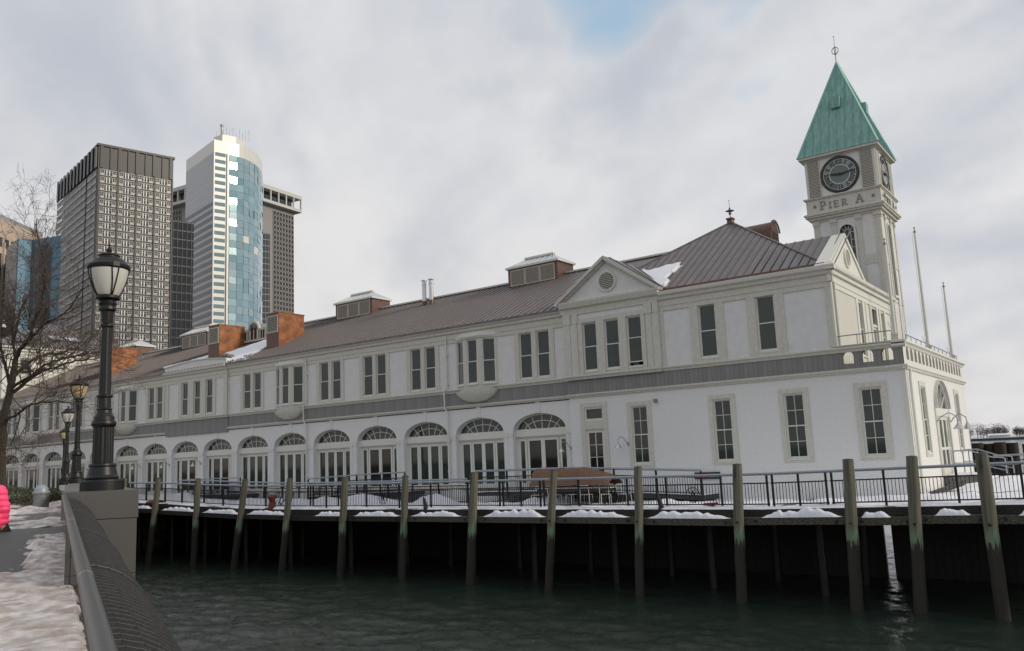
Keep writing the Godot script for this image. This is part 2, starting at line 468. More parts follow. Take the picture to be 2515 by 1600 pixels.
func build_setting() -> void:
	var A := noise(101, 0.75, 3); var B := noise(102, 1.7, 2); var D := noise(103, 0.16, 2)
	var w := MB.new()
	var x0 := -64.0; var x1 := 8.0; var z0 := -54.0; var z1 := -4.0
	var nx := 330; var nz := 230
	w.grid(nx, nz, func(i: int, j: int):
		var x := lerpf(x0, x1, float(i) / nx); var z := lerpf(z0, z1, float(j) / nz)
		# crests run roughly along the pier
		var u := x * 0.95 + z * 0.30; var q := -x * 0.30 + z * 0.95
		var f := minf(minf(x - x0, x1 - x), minf(z - z0, z1 - z))
		var hh: float = A.get_noise_2d(u * 0.7, q * 1.7) * 0.060 + B.get_noise_2d(u * 0.7, q * 1.5) * 0.030 + D.get_noise_2d(u, q * 1.6) * 0.06
		return Vector3(x, WATER_Y + hh * clampf(f * 0.5, 0.0, 1.0), z))
	var L := 5000.0
	var y := WATER_Y
	w.quad(Vector3(-L, y, z0), Vector3(L, y, z0), Vector3(L, y, -L), Vector3(-L, y, -L))
	w.quad(Vector3(-L, y, 500), Vector3(L, y, 500), Vector3(L, y, z1), Vector3(-L, y, z1))
	w.quad(Vector3(-L, y, z1), Vector3(x0, y, z1), Vector3(x0, y, z0), Vector3(-L, y, z0))
	w.quad(Vector3(x1, y, z1), Vector3(L, y, z1), Vector3(L, y, z0), Vector3(x1, y, z0))
	solo("water", w, M.water, "dark green choppy harbour water below the pier and the promenade", "water", "", "structure")

	# the land: one sheet with a sea wall along the promenade edge and beside the pier's root
	var e0 := edge_at(-60.0); var e1 := edge_at(66.5)
	var out := PackedVector2Array()
	for p in [Vector2(e0.x, -e0.z), Vector2(e1.x, -e1.z), Vector2(e1.x, 50.5), Vector2(-120, 50.5), Vector2(-1400, 700), Vector2(-1400, -700), Vector2(e0.x, -700)]:
		out.append(p)
	var land := MB.new()
	land.prism(out, Transform3D(Basis(Vector3(1, 0, 0), Vector3(0, 0, -1), Vector3(0, 1, 0)), Vector3(0, -6.0, 0)), 6.0 + LAND_Y)
	solo("ground", land, M.brown_earth, "brown winter earth of the waterfront park behind the promenade", "ground", "", "structure")

	# paved walk beside the granite edge, and the trodden snow lying on it
	var walk := MB.new()
	walk.grid(2, 20, func(i: int, j: int):
		var p := edge_at(lerpf(48.0, -30.0, j / 20.0)) - AR * lerpf(7.0, 0.02, i / 2.0)
		return Vector3(p.x, LAND_Y + 0.006, p.z))
	solo("promenade", walk, M.asphalt, "grey wet paved promenade beside the granite sea wall", "promenade", "", "structure")
	var S := noise(111, 0.32, 4); var F := noise(112, 1.4, 4); var G := noise(113, 4.5, 3)
	var sn := MB.new()
	sn.grid(76, 520, func(i: int, j: int):
		var t := lerpf(33.0, 0.2, j / 520.0); var s := lerpf(3.9, 0.37, pow(i / 76.0, 0.8))
		var p := edge_at(t) - AR * s
		var n1 := F.get_noise_2d(p.x, p.z); var n2 := G.get_noise_2d(p.x, p.z)
		var hh := 0.075 + S.get_noise_2d(p.x, p.z) * 0.05 + n1 * 0.045 + n2 * 0.022
		if t > 18.0: hh -= clampf((s - 0.95 - n1 * 0.5) * 0.5, 0.0, 0.16) * clampf((t - 18.0) * 0.9, 0.0, 1.0)     # bare wet paving farther on
		if t > 27.0: hh -= clampf((t - 27.0) * 0.03, 0.0, 0.12)
		hh -= 0.13 * exp(-pow((t - 16.95 + n1 * 0.05) / 0.14, 4.0))            # a scraped strip across the walk
		hh -= 0.10 * exp(-pow((t - 19.0) / 0.09, 4.0)) * clampf((s - 0.7) * 3.0, 0.0, 1.0)
		hh -= clampf(1.0 - (s - 0.37) / maxf(0.02, 0.06 + n1 * 0.10 + n2 * 0.06), 0.0, 1.0) * 0.3   # ragged edge under the handrail
		return Vector3(p.x, LAND_Y + maxf(hh, -0.03), p.z))
	solo("trodden_snow", sn, M.dirty_snow, "dirty trodden snow lying over the promenade beside the railing", "snow", "", "stuff")
	var sp := MB.new()
	sp.grid(60, 60, func(i: int, j: int):
		var p := edge_at(lerpf(66.0, 34.0, j / 60.0)) - AR * lerpf(16.0, 0.4, i / 60.0)
		var hh: float = -0.02 + S.get_noise_2d(p.x * 0.9, p.z * 0.9) * 0.34 + F.get_noise_2d(p.x * 0.5, p.z * 0.5) * 0.08
		return Vector3(p.x, LAND_Y + maxf(hh, -0.03), p.z))
	solo("patchy_snow", sp, M.dirty_snow, "thin brownish snow patches around the hedge and the litter bin", "snow", "", "stuff")

	# pier deck
	var d := MB.new()
	var st := [-60.0, -51.3, -48.8, -45.1, -41.0, -37.0, -11.0, -3.1, 3.0]
	for i in st.size() - 1:
		var a: float = st[i]; var b: float = st[i + 1]
		var ya := deck_y(a); var yb := deck_y(b)
		d.prism(PackedVector2Array([Vector2(a, ya), Vector2(b, yb), Vector2(b, yb - 0.16), Vector2(a, ya - 0.16)]), Transform3D(Basis.IDENTITY, Vector3(0, 0, -51.5)), 21.44)
	var deck := solo("pier_deck", d, M.concrete_deck, "concrete pier deck carried on timber piles along the pier house", "pier deck", "", "structure")
	# timbers under the deck edge, shade in their dark colour: a cap beam and, farther in, cross caps
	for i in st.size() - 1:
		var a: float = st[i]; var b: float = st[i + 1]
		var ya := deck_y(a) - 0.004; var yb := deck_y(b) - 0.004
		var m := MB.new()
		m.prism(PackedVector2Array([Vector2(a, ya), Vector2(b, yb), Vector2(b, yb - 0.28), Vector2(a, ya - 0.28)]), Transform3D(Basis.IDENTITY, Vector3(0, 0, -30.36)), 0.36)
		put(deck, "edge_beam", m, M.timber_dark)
	for k in 15:
		var x := -57.0 + k * 4.05
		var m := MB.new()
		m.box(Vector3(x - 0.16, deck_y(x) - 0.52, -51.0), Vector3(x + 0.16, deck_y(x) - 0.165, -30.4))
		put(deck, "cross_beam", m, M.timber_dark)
	# added plank screen that darkens the underside; a gap near the pier head admits daylight
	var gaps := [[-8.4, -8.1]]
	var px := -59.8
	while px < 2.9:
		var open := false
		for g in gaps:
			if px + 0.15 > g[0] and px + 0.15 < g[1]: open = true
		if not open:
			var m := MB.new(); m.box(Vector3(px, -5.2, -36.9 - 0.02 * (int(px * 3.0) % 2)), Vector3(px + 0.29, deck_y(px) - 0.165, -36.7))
			put(deck, "added_plank", m, M.wet_shaded_black)
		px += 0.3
	# snow over the deck
	var H := noise(121, 0.35, 4); var H2 := noise(122, 1.3, 4)
	var ds := MB.new()
	ds.grid(250, 30, func(i: int, j: int):
		var x := lerpf(-59.5, 2.6, i / 250.0); var z := lerpf(-35.24, -30.03, j / 30.0)
		var n1 := H.get_noise_2d(x, z); var n2 := H2.get_noise_2d(x, z)
		var hh := 0.05 + n1 * 0.12 + n2 * 0.05
		if z < -31.2 and z > -34.4 and x < -21.0: hh += 0.30 * maxf(0.0, H.get_noise_2d(x * 0.55, z * 0.55 + 20.0) * 2.0 + 0.35) * sin(PI * (-31.2 - z) / 3.2)
		if z < -31.4 and z > -33.2: hh += 0.16 * clampf(0.2 + H.get_noise_2d(x * 0.8, 50.0) * 2.2, 0.0, 1.6) * sin(PI * (-31.4 - z) / 1.8)   # shovelled heaps
		if z > -30.75: hh = 0.055 + n1 * 0.16 + n2 * 0.07 - clampf((z + 30.16) * 1.6, 0.0, 0.2)
		if x > -10.0: hh += 0.03
		return Vector3(x, deck_y(x) + maxf(hh, -0.02), z))
	put_stuff("deck_snow", ds, "white snow lying over the pier deck in front of the long white house")
	var es := MB.new()
	es.grid(40, 70, func(i: int, j: int):
		var x := lerpf(-6.6, 2.6, i / 40.0); var z := lerpf(-51.2, -35.24, j / 70.0)
		var hh := 0.07 + H.get_noise_2d(x, z) * 0.14 + H2.get_noise_2d(x, z) * 0.04
		hh += 0.45 * exp(-pow(x + 4.2, 2) / 2.2 - pow(z + 38.2, 2) / 3.0)
		return Vector3(x, deck_y(x) + maxf(hh, -0.02), z))
	put_stuff("pier_head_snow", es, "white snow drifted over the deck at the pier head by the end wall")

func put_stuff(called: String, m: MB, label: String, category := "snow") -> void:
	solo(called, m, M.snow, label, category, "", "stuff")

# ---------------------------------------------------------------- the pier house
func holed(m: MB, xf: Transform3D, x0: float, x1: float, y0: float, y1: float, holes: Array, depth: float) -> void:
	# wall in xf's xy plane, facing +z, with rectangular openings and their reveals
	var cuts := [x0, x1]
	for h in holes:
		for c in [h.position.x, h.end.x]:
			if c > x0 + 0.001 and c < x1 - 0.001 and not cuts.has(c): cuts.append(c)
	cuts.sort()
	for i in cuts.size() - 1:
		var a: float = cuts[i]; var b: float = cuts[i + 1]
		if b - a < 0.001: continue
		var mid := (a + b) * 0.5
		var spans := []
		for h in holes:
			if h.position.x < mid and h.end.x > mid: spans.append([h.position.y, h.end.y])
		spans.sort_custom(func(p, q): return p[0] < q[0])
		var y := y0
		for s in spans:
			if s[0] > y + 0.001: m.quad(xf * Vector3(a, y, 0), xf * Vector3(b, y, 0), xf * Vector3(b, s[0], 0), xf * Vector3(a, s[0], 0))
			y = s[1]
		if y < y1 - 0.001: m.quad(xf * Vector3(a, y, 0), xf * Vector3(b, y, 0), xf * Vector3(b, y1, 0), xf * Vector3(a, y1, 0))
	for h in holes:
		var p: Vector2 = h.position; var q: Vector2 = h.end
		var c := [Vector2(p.x, p.y), Vector2(q.x, p.y), Vector2(q.x, q.y), Vector2(p.x, q.y)]
		for k in 4:
			var a: Vector2 = c[k]; var b: Vector2 = c[(k + 1) % 4]
			m.quad(xf * Vector3(a.x, a.y, 0), xf * Vector3(a.x, a.y, -depth), xf * Vector3(b.x, b.y, -depth), xf * Vector3(b.x, b.y, 0))

func ring(m: MB, w: float, h: float, y0: float, t: float, z0: float, z1: float, bottom := -1.0) -> void:
	# rectangular frame standing on y0, width w and height h to its outside, bar t
	var bt := t if bottom < 0 else bottom
	m.box(Vector3(-w / 2, y0, z0), Vector3(-w / 2 + t, y0 + h, z1))
	m.box(Vector3(w / 2 - t, y0, z0), Vector3(w / 2, y0 + h, z1))
	m.box(Vector3(-w / 2 + t, y0, z0), Vector3(w / 2 - t, y0 + bt, z1))
	m.box(Vector3(-w / 2 + t, y0 + h - t, z0), Vector3(w / 2 - t, y0 + h, z1))

func sash_window(parent: Node3D, xf: Transform3D, w: float, h: float, cols := 1, rows := 1, curtain := 0.0, drawn := 0.0, lifted := 0.0) -> void:
	# double-hung window; xf sits at the middle of its sill in the wall plane. window > sash (two), pane, curtain
	var key := "w%.2f_%.2f_%d_%d" % [w, h, cols, rows]
	if not cache.has(key):
		var f := MB.new(); ring(f, w, h, 0, 0.035, -0.16, -0.004)
		f.box(Vector3(-w / 2 - 0.03, -0.06, -0.10), Vector3(w / 2 + 0.03, -0.002, 0.05))
		var sh := (h - 0.07) / 2 + 0.02
		var s := MB.new(); ring(s, w - 0.07, sh, 0, 0.042, -0.02, 0.018, 0.05)
		var pw := (w - 0.154) / cols; var ph := (sh - 0.092) / rows
		for i in range(1, cols): s.box(Vector3(-(w - 0.154) / 2 + i * pw - 0.012, 0.05, -0.012), Vector3(-(w - 0.154) / 2 + i * pw + 0.012, sh - 0.042, 0.014))
		for i in range(1, rows): s.box(Vector3(-(w - 0.154) / 2, 0.05 + i * ph - 0.012, -0.011), Vector3((w - 0.154) / 2, 0.05 + i * ph + 0.012, 0.013))
		var p := MB.new(); p.box(Vector3(-pw / 2, 0, -0.003), Vector3(pw / 2, ph, 0.003))
		cache[key] = [f.done(), s.done(), p.done(), sh, pw, ph]
	var c: Array = cache[key]
	var o := put(parent, "window", c[0], M.cream_light, xf)
	for k in 2:
		var y: float = 0.035 + (lifted if k == 0 else h - 0.07 - c[3])
		var z := -0.045 if k == 0 else -0.085
		put(o, "sash", c[1], M.cream_light, T3(Vector3(0, y, z)), false)
		for i in cols:
			for j in rows:
				put(o, "pane", c[2], M.glass, T3(Vector3(-(w - 0.154) / 2 + (i + 0.5) * c[4], y + 0.05 + j * c[5], z)), false)
	if curtain > 0.0:
		var q := MB.new()
		var n := 9
		for i in n:
			var a := -w / 2 + 0.06 + curtain * i / n
			q.box(Vector3(a, 0.06, -0.33 - 0.03 * (i % 2)), Vector3(a + curtain / n, h - 0.05, -0.30 - 0.03 * (i % 2)))
		put(o, "curtain", q, M.curtain, Transform3D.IDENTITY, false)
	if drawn > 0.0:
		var q := MB.new(); q.box(Vector3(-w / 2 + 0.05, h * (1.0 - drawn), -0.24), Vector3(w / 2 - 0.05, h - 0.05, -0.225))
		put(o, "blind", q, M.blind, Transform3D.IDENTITY, false)

func casing(m: MB, xf: Transform3D, w: float, h: float, t: float, proud: float, foot := 0.0) -> void:
	# flat trim round an opening standing on xf
	for b in [[-w / 2 - t, -foot, -w / 2, h + t], [w / 2, -foot, w / 2 + t, h + t], [-w / 2, h, w / 2, h + t]]:
		m.obox(xf * T3(Vector3((b[0] + b[2]) / 2, (b[1] + b[3]) / 2, proud / 2)), Vector3(b[2] - b[0], b[3] - b[1], proud))
	if foot > 0.0:
		m.obox(xf * T3(Vector3(0, -foot / 2, proud / 2)), Vector3(w, foot, proud))

func moulding(m: MB, xf: Transform3D, x0: float, x1: float, prof: Array) -> void:
	# prof: [Vector2(outwards, height)] swept along x; ends closed
	var poly := PackedVector2Array()
	for p in prof: poly.append(p)
	m.prism(poly, xf * Transform3D(Basis(Vector3(0, 0, 1), Vector3(0, 1, 0), Vector3(-1, 0, 0)), Vector3(x1, 0, 0)), x1 - x0)

const CORNICE := [Vector2(-0.05, 8.79), Vector2(0.07, 8.79), Vector2(0.07, 9.06), Vector2(0.17, 9.10), Vector2(0.19, 9.26), Vector2(-0.05, 9.26)]
const GUTTER := [Vector2(-0.05, 9.263), Vector2(0.24, 9.263), Vector2(0.30, 9.31), Vector2(0.33, 9.44), Vector2(0.29, 9.455), Vector2(-0.05, 9.455)]
const SILL_LEDGE := [Vector2(-0.05, 5.80), Vector2(0.07, 5.80), Vector2(0.10, 5.90), Vector2(0.17, 5.94), Vector2(0.17, 5.99), Vector2(0.02, 6.045), Vector2(-0.05, 6.045)]
const LOW_LEDGE := [Vector2(-0.05, 4.95), Vector2(0.07, 4.95), Vector2(0.10, 5.02), Vector2(0.16, 5.05), Vector2(0.16, 5.09), Vector2(0.02, 5.135), Vector2(-0.05, 5.135)]
const BAY := 3.827
const ZM := -35.5          # main wall
const ZP := -35.22         # end pavilion wall
const XW := -6.75          # end wall, ground floor
const XU := -9.2           # end wall, upper floor

func bay_x(k: int) -> float:
	return -24.12 - BAY * k

func build_pier_house() -> void:
	var house := thing("pier_house", Vector3(-45, 0, -42.3), "long white two-storey pier house with brown metal roof and arched ground-floor doors", "building")
	house_walls(house)
	house_trim(house)
	house_arches(house)
	house_windows(house)
	house_pavilion(house)
	house_end(house)
	house_roof(house)
	house_roof_things(house)

func upper_holes() -> Array:
	# [centre x, width, plane] of the upper windows of the long wall
	var r := []
	for k in 16:
		if k in [7, 8]: continue
		var c := bay_x(k)
		if k in [1, 5, 10, 14]: continue
		for s in [-0.59, 0.50]: r.append(c + s)
	return r

func house_walls(house: Node3D) -> void:
	var xf := T3(Vector3(0, 0, ZM))
	# upper floor, long wall, with window openings
	var up := MB.new()
	var holes := []
	for x in upper_holes(): holes.append(Rect2(x - 0.40, 6.16, 0.80, 2.43))
	for c in [-54.64, -53.16, -51.72]: holes.append(Rect2(c - 0.40, 6.16, 0.80, 2.43))
	holed(up, xf, -84.2, -22.0, 4.9, 9.3, holes, 0.16)
	put(house, "wall", up, M.white_panel)
	# grey boarded band
	var band := MB.new()
	for s in [[-84.2, -57.05], [-49.65, -22.05]]:
		band.box(Vector3(s[0], 5.10, ZM - 0.05), Vector3(s[1], 5.84, ZM + 0.03))
	band.box(Vector3(-57.05, 4.80, ZM - 0.05), Vector3(-49.65, 5.84, ZM + 0.10))
	put(house, "boarded_band", band, M.grey_board)
	# rear wall, left end, floors and a partition that closes the rooms behind the windows
	var back := MB.new()
	back.box(Vector3(-84.2, -0.1, -49.5), Vector3(XU, 9.3, -49.2))
	back.box(Vector3(XU, -0.1, -49.5), Vector3(XW, 5.6, -49.2))
	put(house, "rear_wall", back, M.white_panel)
	var ins := MB.new()
	ins.box(Vector3(-84.0, 0.45, -49.2), Vector3(-6.95, 0.60, -35.86))
	ins.box(Vector3(-84.0, 5.05, -49.2), Vector3(-6.95, 5.25, -35.72))
	ins.box(Vector3(-84.0, 9.1, -49.2), Vector3(-9.4, 9.3, -35.72))
	ins.box(Vector3(-84.0, 0.6, -39.6), Vector3(-9.6, 9.1, -39.4))
	for k in 8: ins.box(Vector3(-79.6 + 7.654 * k, 0.6, -39.4), Vector3(-79.45 + 7.654 * k, 5.05, -35.86))
	for k in 16: ins.box(Vector3(-83.42 + BAY * k, 5.25, -39.4), Vector3(-83.32 + BAY * k, 9.1, -35.72))
	put(house, "interior", ins, M.interior)
	# footing below the doors
	var foot := MB.new()
	foot.box(Vector3(-84.2, -0.2, ZM - 0.3), Vector3(-22.0, 0.59, ZM + 0.02))
	put(house, "footing", foot, M.white_brick)

func house_trim(house: Node3D) -> void:
	var xf := T3(Vector3(0, 0, ZM))
	for s in [[-84.2, -57.05, 0.0], [-57.05, -49.65, 0.12], [-49.65, -22.1, 0.0]]:
		var x := T3(Vector3(0, 0, ZM + s[2]))
		var a := MB.new(); moulding(a, x, s[0], s[1], CORNICE)
		put(house, "cornice", a, M.cream)
		var b := MB.new(); moulding(b, x, s[0], s[1], GUTTER)
		put(house, "gutter", b, M.cream_light)
		var c := MB.new(); moulding(c, x, s[0], s[1], SILL_LEDGE)
		put(house, "sill_ledge", c, M.cream)
		var f := MB.new(); moulding(f, x, s[0], s[1], [Vector2(-0.2, 8.575), Vector2(0.045, 8.575), Vector2(0.045, 8.788), Vector2(-0.2, 8.788)])
		put(house, "frieze", f, M.cream)
		if s[2] == 0.0:
			var e := MB.new(); moulding(e, x, s[0], s[1], LOW_LEDGE)
			put(house, "string_course", e, M.cream)
	# flat casings between the upper windows
	var m := MB.new()
	for k in 16:
		if k in [1, 5, 7, 8, 10, 14]: continue
		var c := bay_x(k) - 0.045
		for b in [[-1.24, -0.945], [-0.145, 0.145], [0.945, 1.24]]:
			m.box(Vector3(c + b[0], 6.04, ZM - 0.02), Vector3(c + b[1], 8.575, ZM + 0.04))
		m.box(Vector3(c - 0.945, 6.04, ZM - 0.02), Vector3(c + 0.945, 6.16, ZM + 0.038))
	put(house, "window_casing", m, M.cream)
	# middle pavilion of the long front: a shallow forward panel with pilasters and a curved parapet
	var zc := ZM + 0.12
	var p := MB.new()
	var hol := []
	for c in [-54.64, -53.16, -51.72]: hol.append(Rect2(c - 0.40, 6.16, 0.80, 2.43))
	holed(p, T3(Vector3(0, 0, zc)), -57.05, -49.65, 6.0, 8.6, hol, 0.14)
	p.quad(Vector3(-49.65, 6, zc), Vector3(-49.65, 6, ZM), Vector3(-49.65, 8.6, ZM), Vector3(-49.65, 8.6, zc))
	put(house, "wall", p, M.white_panel)
	var q := MB.new()
	for b in [[-57.05, -56.65], [-50.05, -49.65], [-55.42, -55.05], [-54.24, -53.56], [-52.76, -52.12], [-51.32, -50.95]]:
		q.box(Vector3(b[0], 6.04, zc - 0.02), Vector3(b[1], 8.575, zc + 0.05))
	put(house, "pilaster", q, M.cream)
	var par := PackedVector2Array([Vector2(-57.05, 9.45), Vector2(-49.65, 9.45), Vector2(-49.65, 9.78), Vector2(-49.85, 9.80)])
	for i in 15:
		var t := i / 14.0
		par.append(Vector2(lerpf(-50.0, -56.7, t), 9.80 + 0.24 * sin(PI * t)))
	par.append(Vector2(-56.85, 9.80)); par.append(Vector2(-57.05, 9.78))
	var pm := MB.new(); pm.prism(par, T3(Vector3(0, 0, ZM - 0.1)), 0.34)
	put(house, "parapet", pm, M.white_panel)
	var cap := MB.new()
	for i in 14:
		var t0 := i / 14.0; var t1 := (i + 1) / 14.0
		cap.bar(Vector3(lerpf(-49.65, -57.05, t0), 9.82 + 0.24 * sin(PI * t0), ZM + 0.07), Vector3(lerpf(-49.65, -57.05, t1), 9.82 + 0.24 * sin(PI * t1), ZM + 0.07), 0.46, 0.07)
	put(house, "parapet_cap", cap, M.cream_light)
	# downspouts with offsets over the ledges
	for x in [-30.0, -41.6, -64.6, -76.2]:
		var z := ZM + 0.10
		var t := MB.new()
		t.tube([Vector3(x, 9.0, z), Vector3(x, 6.12, z), Vector3(x - 0.1, 5.95, z + 0.17), Vector3(x - 0.1, 5.3, z + 0.12), Vector3(x - 0.1, 5.10, z + 0.16), Vector3(x, 4.75, z + 0.02), Vector3(x, 0.3, z + 0.02)], 0.045, 8)
		for y in [7.9, 6.3, 3.2, 1.6]: t.box(Vector3(x - 0.07, y, ZM), Vector3(x + 0.07, y + 0.05, z + 0.06))
		put(house, "downspout", t, M.cream_light)

func half_ellipse(hw: float, rise: float, n: int) -> Array:
	var r := []
	for i in n + 1:
		var a := PI * i / n
		r.append(Vector2(cos(a) * hw, sin(a) * rise))
	return r

func house_arches(house: Node3D) -> void:
	var hw := 1.61; var spring := 3.56; var rise := 0.82; var top := 4.97; var depth := 0.34
	var w := MB.new(); var bm := MB.new(); var key := MB.new()
	var arc := half_ellipse(hw, rise, 28)
	for k in 16:
		var c := bay_x(k)
		var xl := c - BAY / 2; var xr := c + BAY / 2 if k > 0 else -22.0
		var z := ZM
		w.quad(Vector3(xl, 0.59, z), Vector3(c - hw, 0.59, z), Vector3(c - hw, top, z), Vector3(xl, top, z))
		w.quad(Vector3(c + hw, 0.59, z), Vector3(xr, 0.59, z), Vector3(xr, top, z), Vector3(c + hw, top, z))
		for s in [-1.0, 1.0]:
			var x: float = c + s * hw
			w.quad(Vector3(x, 0.59, z), Vector3(x, 0.59, z - depth), Vector3(x, spring, z - depth), Vector3(x, spring, z))
		for i in arc.size() - 1:
			var a: Vector2 = arc[i]; var b: Vector2 = arc[i + 1]
			var pa := Vector3(c + a.x, spring + a.y, z); var pb := Vector3(c + b.x, spring + b.y, z)
			w.quad(pb, pa, Vector3(pa.x, top, z), Vector3(pb.x, top, z))
			w.quad(pa, pb, pb - Vector3(0, 0, depth), pa - Vector3(0, 0, depth))
		bm.box(Vector3(c - hw, 3.24, z - depth - 0.06), Vector3(c + hw, spring, z - depth + 0.16))
		# impost blocks and pier panels
		for s in [-1.0, 1.0]:
			bm.box(Vector3(c + s * 1.765 - 0.155, 3.28, z - 0.02), Vector3(c + s * 1.765 + 0.155, 3.50, z + 0.035))
			key.box(Vector3(c + s * 1.74 - 0.13, 0.60, z - 0.02), Vector3(c + s * 1.74 + 0.10, 3.28, z + 0.02))
		key.box(Vector3(c - 0.14, 4.40, z - 0.02), Vector3(c + 0.14, 4.95, z + 0.025))
	put(house, "arcade_wall", w, M.white_brick)
	put(house, "transom_beam", bm, M.cream_light)
	put(house, "arch_keystone", key, M.white_panel)
	# fanlights and folding doors, shared meshes
	var fr := MB.new()
	var zo := 0.0
	for i in 20:
		var a0 := PI * i / 20; var a1 := PI * (i + 1) / 20
		for e in [[hw - 0.04, rise - 0.03, 0.07], [hw * 0.66, rise * 0.56, 0.03]]:
			fr.bar(Vector3(cos(a0) * e[0], sin(a0) * e[1], zo), Vector3(cos(a1) * e[0], sin(a1) * e[1], zo), e[2], 0.05, Vector3.BACK)
	fr.box(Vector3(-hw, -0.0, -0.03), Vector3(hw, 0.06, 0.03))
	var rad := []
	for i in 7: rad.append(PI * (0.02 + 0.96 * i / 6.0))
	for i in range(1, 6):
		var t: float = lerpf(-0.62, 0.62, (i - 1) / 4.0)
		var a := PI / 2 - t * 1.35
		fr.bar(Vector3(-0.0 + sin(t) * 1.15, 0.02, zo), Vector3(cos(a) * (hw - 0.05), sin(a) * (rise - 0.04), zo), 0.035, 0.045, Vector3.BACK)
	var frm := fr.done()
	var sectors := []
	for i in 6:
		var p := PackedVector2Array()
		var b0 := PI * i / 6.0; var b1 := PI * (i + 1) / 6.0
		for j in 5: p.append(Vector2(cos(lerpf(b0, b1, j / 4.0)) * (hw - 0.05), sin(lerpf(b0, b1, j / 4.0)) * (rise - 0.04)))
		p.append(Vector2(0, 0.001))
		var q := MB.new(); q.prism(p, T3(Vector3(0, 0.02, -0.014)), 0.006)
		sectors.append(q.done())
	var kinds := {}
	for kd in ["folding", "double"]:
		# leaves: [x0, x1]
		var lv: Array = [[-1.50, -0.80], [-0.77, 0.0], [0.0, 0.77], [0.80, 1.50]] if kd == "folding" else [[-1.50, -1.0], [-0.96, 0.0], [0.0, 0.96], [1.0, 1.50]]
		var f := MB.new(); var ps := []
		f.box(Vector3(-1.61, 0.6, -0.05), Vector3(-1.50, 3.24, 0.05)); f.box(Vector3(1.50, 0.6, -0.05), Vector3(1.61, 3.24, 0.05))
		f.box(Vector3(-1.5, 3.16, -0.05), Vector3(1.5, 3.24, 0.05))
		for l in lv:
			var t := 0.115 if kd == "folding" else 0.12
			f.box(Vector3(l[0], 0.62, -0.03), Vector3(l[0] + t, 3.15, 0.03)); f.box(Vector3(l[1] - t, 0.62, -0.03), Vector3(l[1], 3.15, 0.03))
			f.box(Vector3(l[0] + t, 0.62, -0.03), Vector3(l[1] - t, 0.92, 0.03)); f.box(Vector3(l[0] + t, 3.02, -0.03), Vector3(l[1] - t, 3.15, 0.03))
			var g := MB.new(); g.box(Vector3(l[0] + t, 0.92, -0.004), Vector3(l[1] - t, 3.02, 0.004))
			ps.append(g.done())
		if kd == "double":
			f.box(Vector3(-0.10, 1.62, 0.03), Vector3(-0.07, 1.72, 0.09)); f.box(Vector3(0.07, 1.62, 0.03), Vector3(0.10, 1.72, 0.09))
		kinds[kd] = [f.done(), ps]
	for k in 16:
		var c := bay_x(k)
		var kd := "folding" if k in [1, 2, 4, 5, 6, 9, 10, 13] else "double"
		var fl := put(house, "fanlight", frm, M.cream_light, T3(Vector3(c, spring, ZM - depth)))
		for s in sectors: put(fl, "pane", s, M.glass, Transform3D.IDENTITY, false)
		var d := put(house, "door", kinds[kd][0], M.cream_light, T3(Vector3(c, 0, ZM - depth)))
		for i in 4: put(d, "pane", kinds[kd][1][i], M.glass_deep if kd == "double" and i in [1, 2] else M.glass, Transform3D.IDENTITY, false)
	# swan-neck wall lamps beside the doors
	var lm := MB.new()
	lm.tube([Vector3(0, 0, 0), Vector3(0.02, 0.08, 0.10), Vector3(0.0, 0.30, 0.25), Vector3(-0.02, 0.34, 0.40), Vector3(-0.03, 0.22, 0.50), Vector3(-0.03, 0.05, 0.52)], 0.018, 6)
	lm.lathe([Vector2(0.0, -0.03), Vector2(0.085, -0.03), Vector2(0.085, 0.0), Vector2(0.0, 0.015)], 12, Transform3D(Basis(Vector3.RIGHT, PI / 2), Vector3(0, 0, 0.02)))
	var sh := MB.new(); sh.lathe([Vector2(0.17, -0.22), Vector2(0.12, -0.15), Vector2(0.05, -0.06), Vector2(0.05, 0.05), Vector2(0.0, 0.06)], 14)
	var lmm := lm.done(); var shm := sh.done()
	for p in [Vector3(-22.25, 2.55, ZM + 0.03), Vector3(-18.95, 2.62, ZP + 0.02), Vector3(bay_x(7) - 1.85, 2.75, ZM + 0.03), Vector3(bay_x(8) - 1.85, 2.75, ZM + 0.03), Vector3(bay_x(9) - 1.85, 2.75, ZM + 0.03), Vector3(bay_x(11) - 1.85, 2.75, ZM + 0.03)]:
		var l := put(house, "wall_lamp", lmm, M.galvanised, T3(p, -0.5))
		put(l, "shade", shm, M.steel, T3(Vector3(-0.03, 0.05, 0.52)), false)

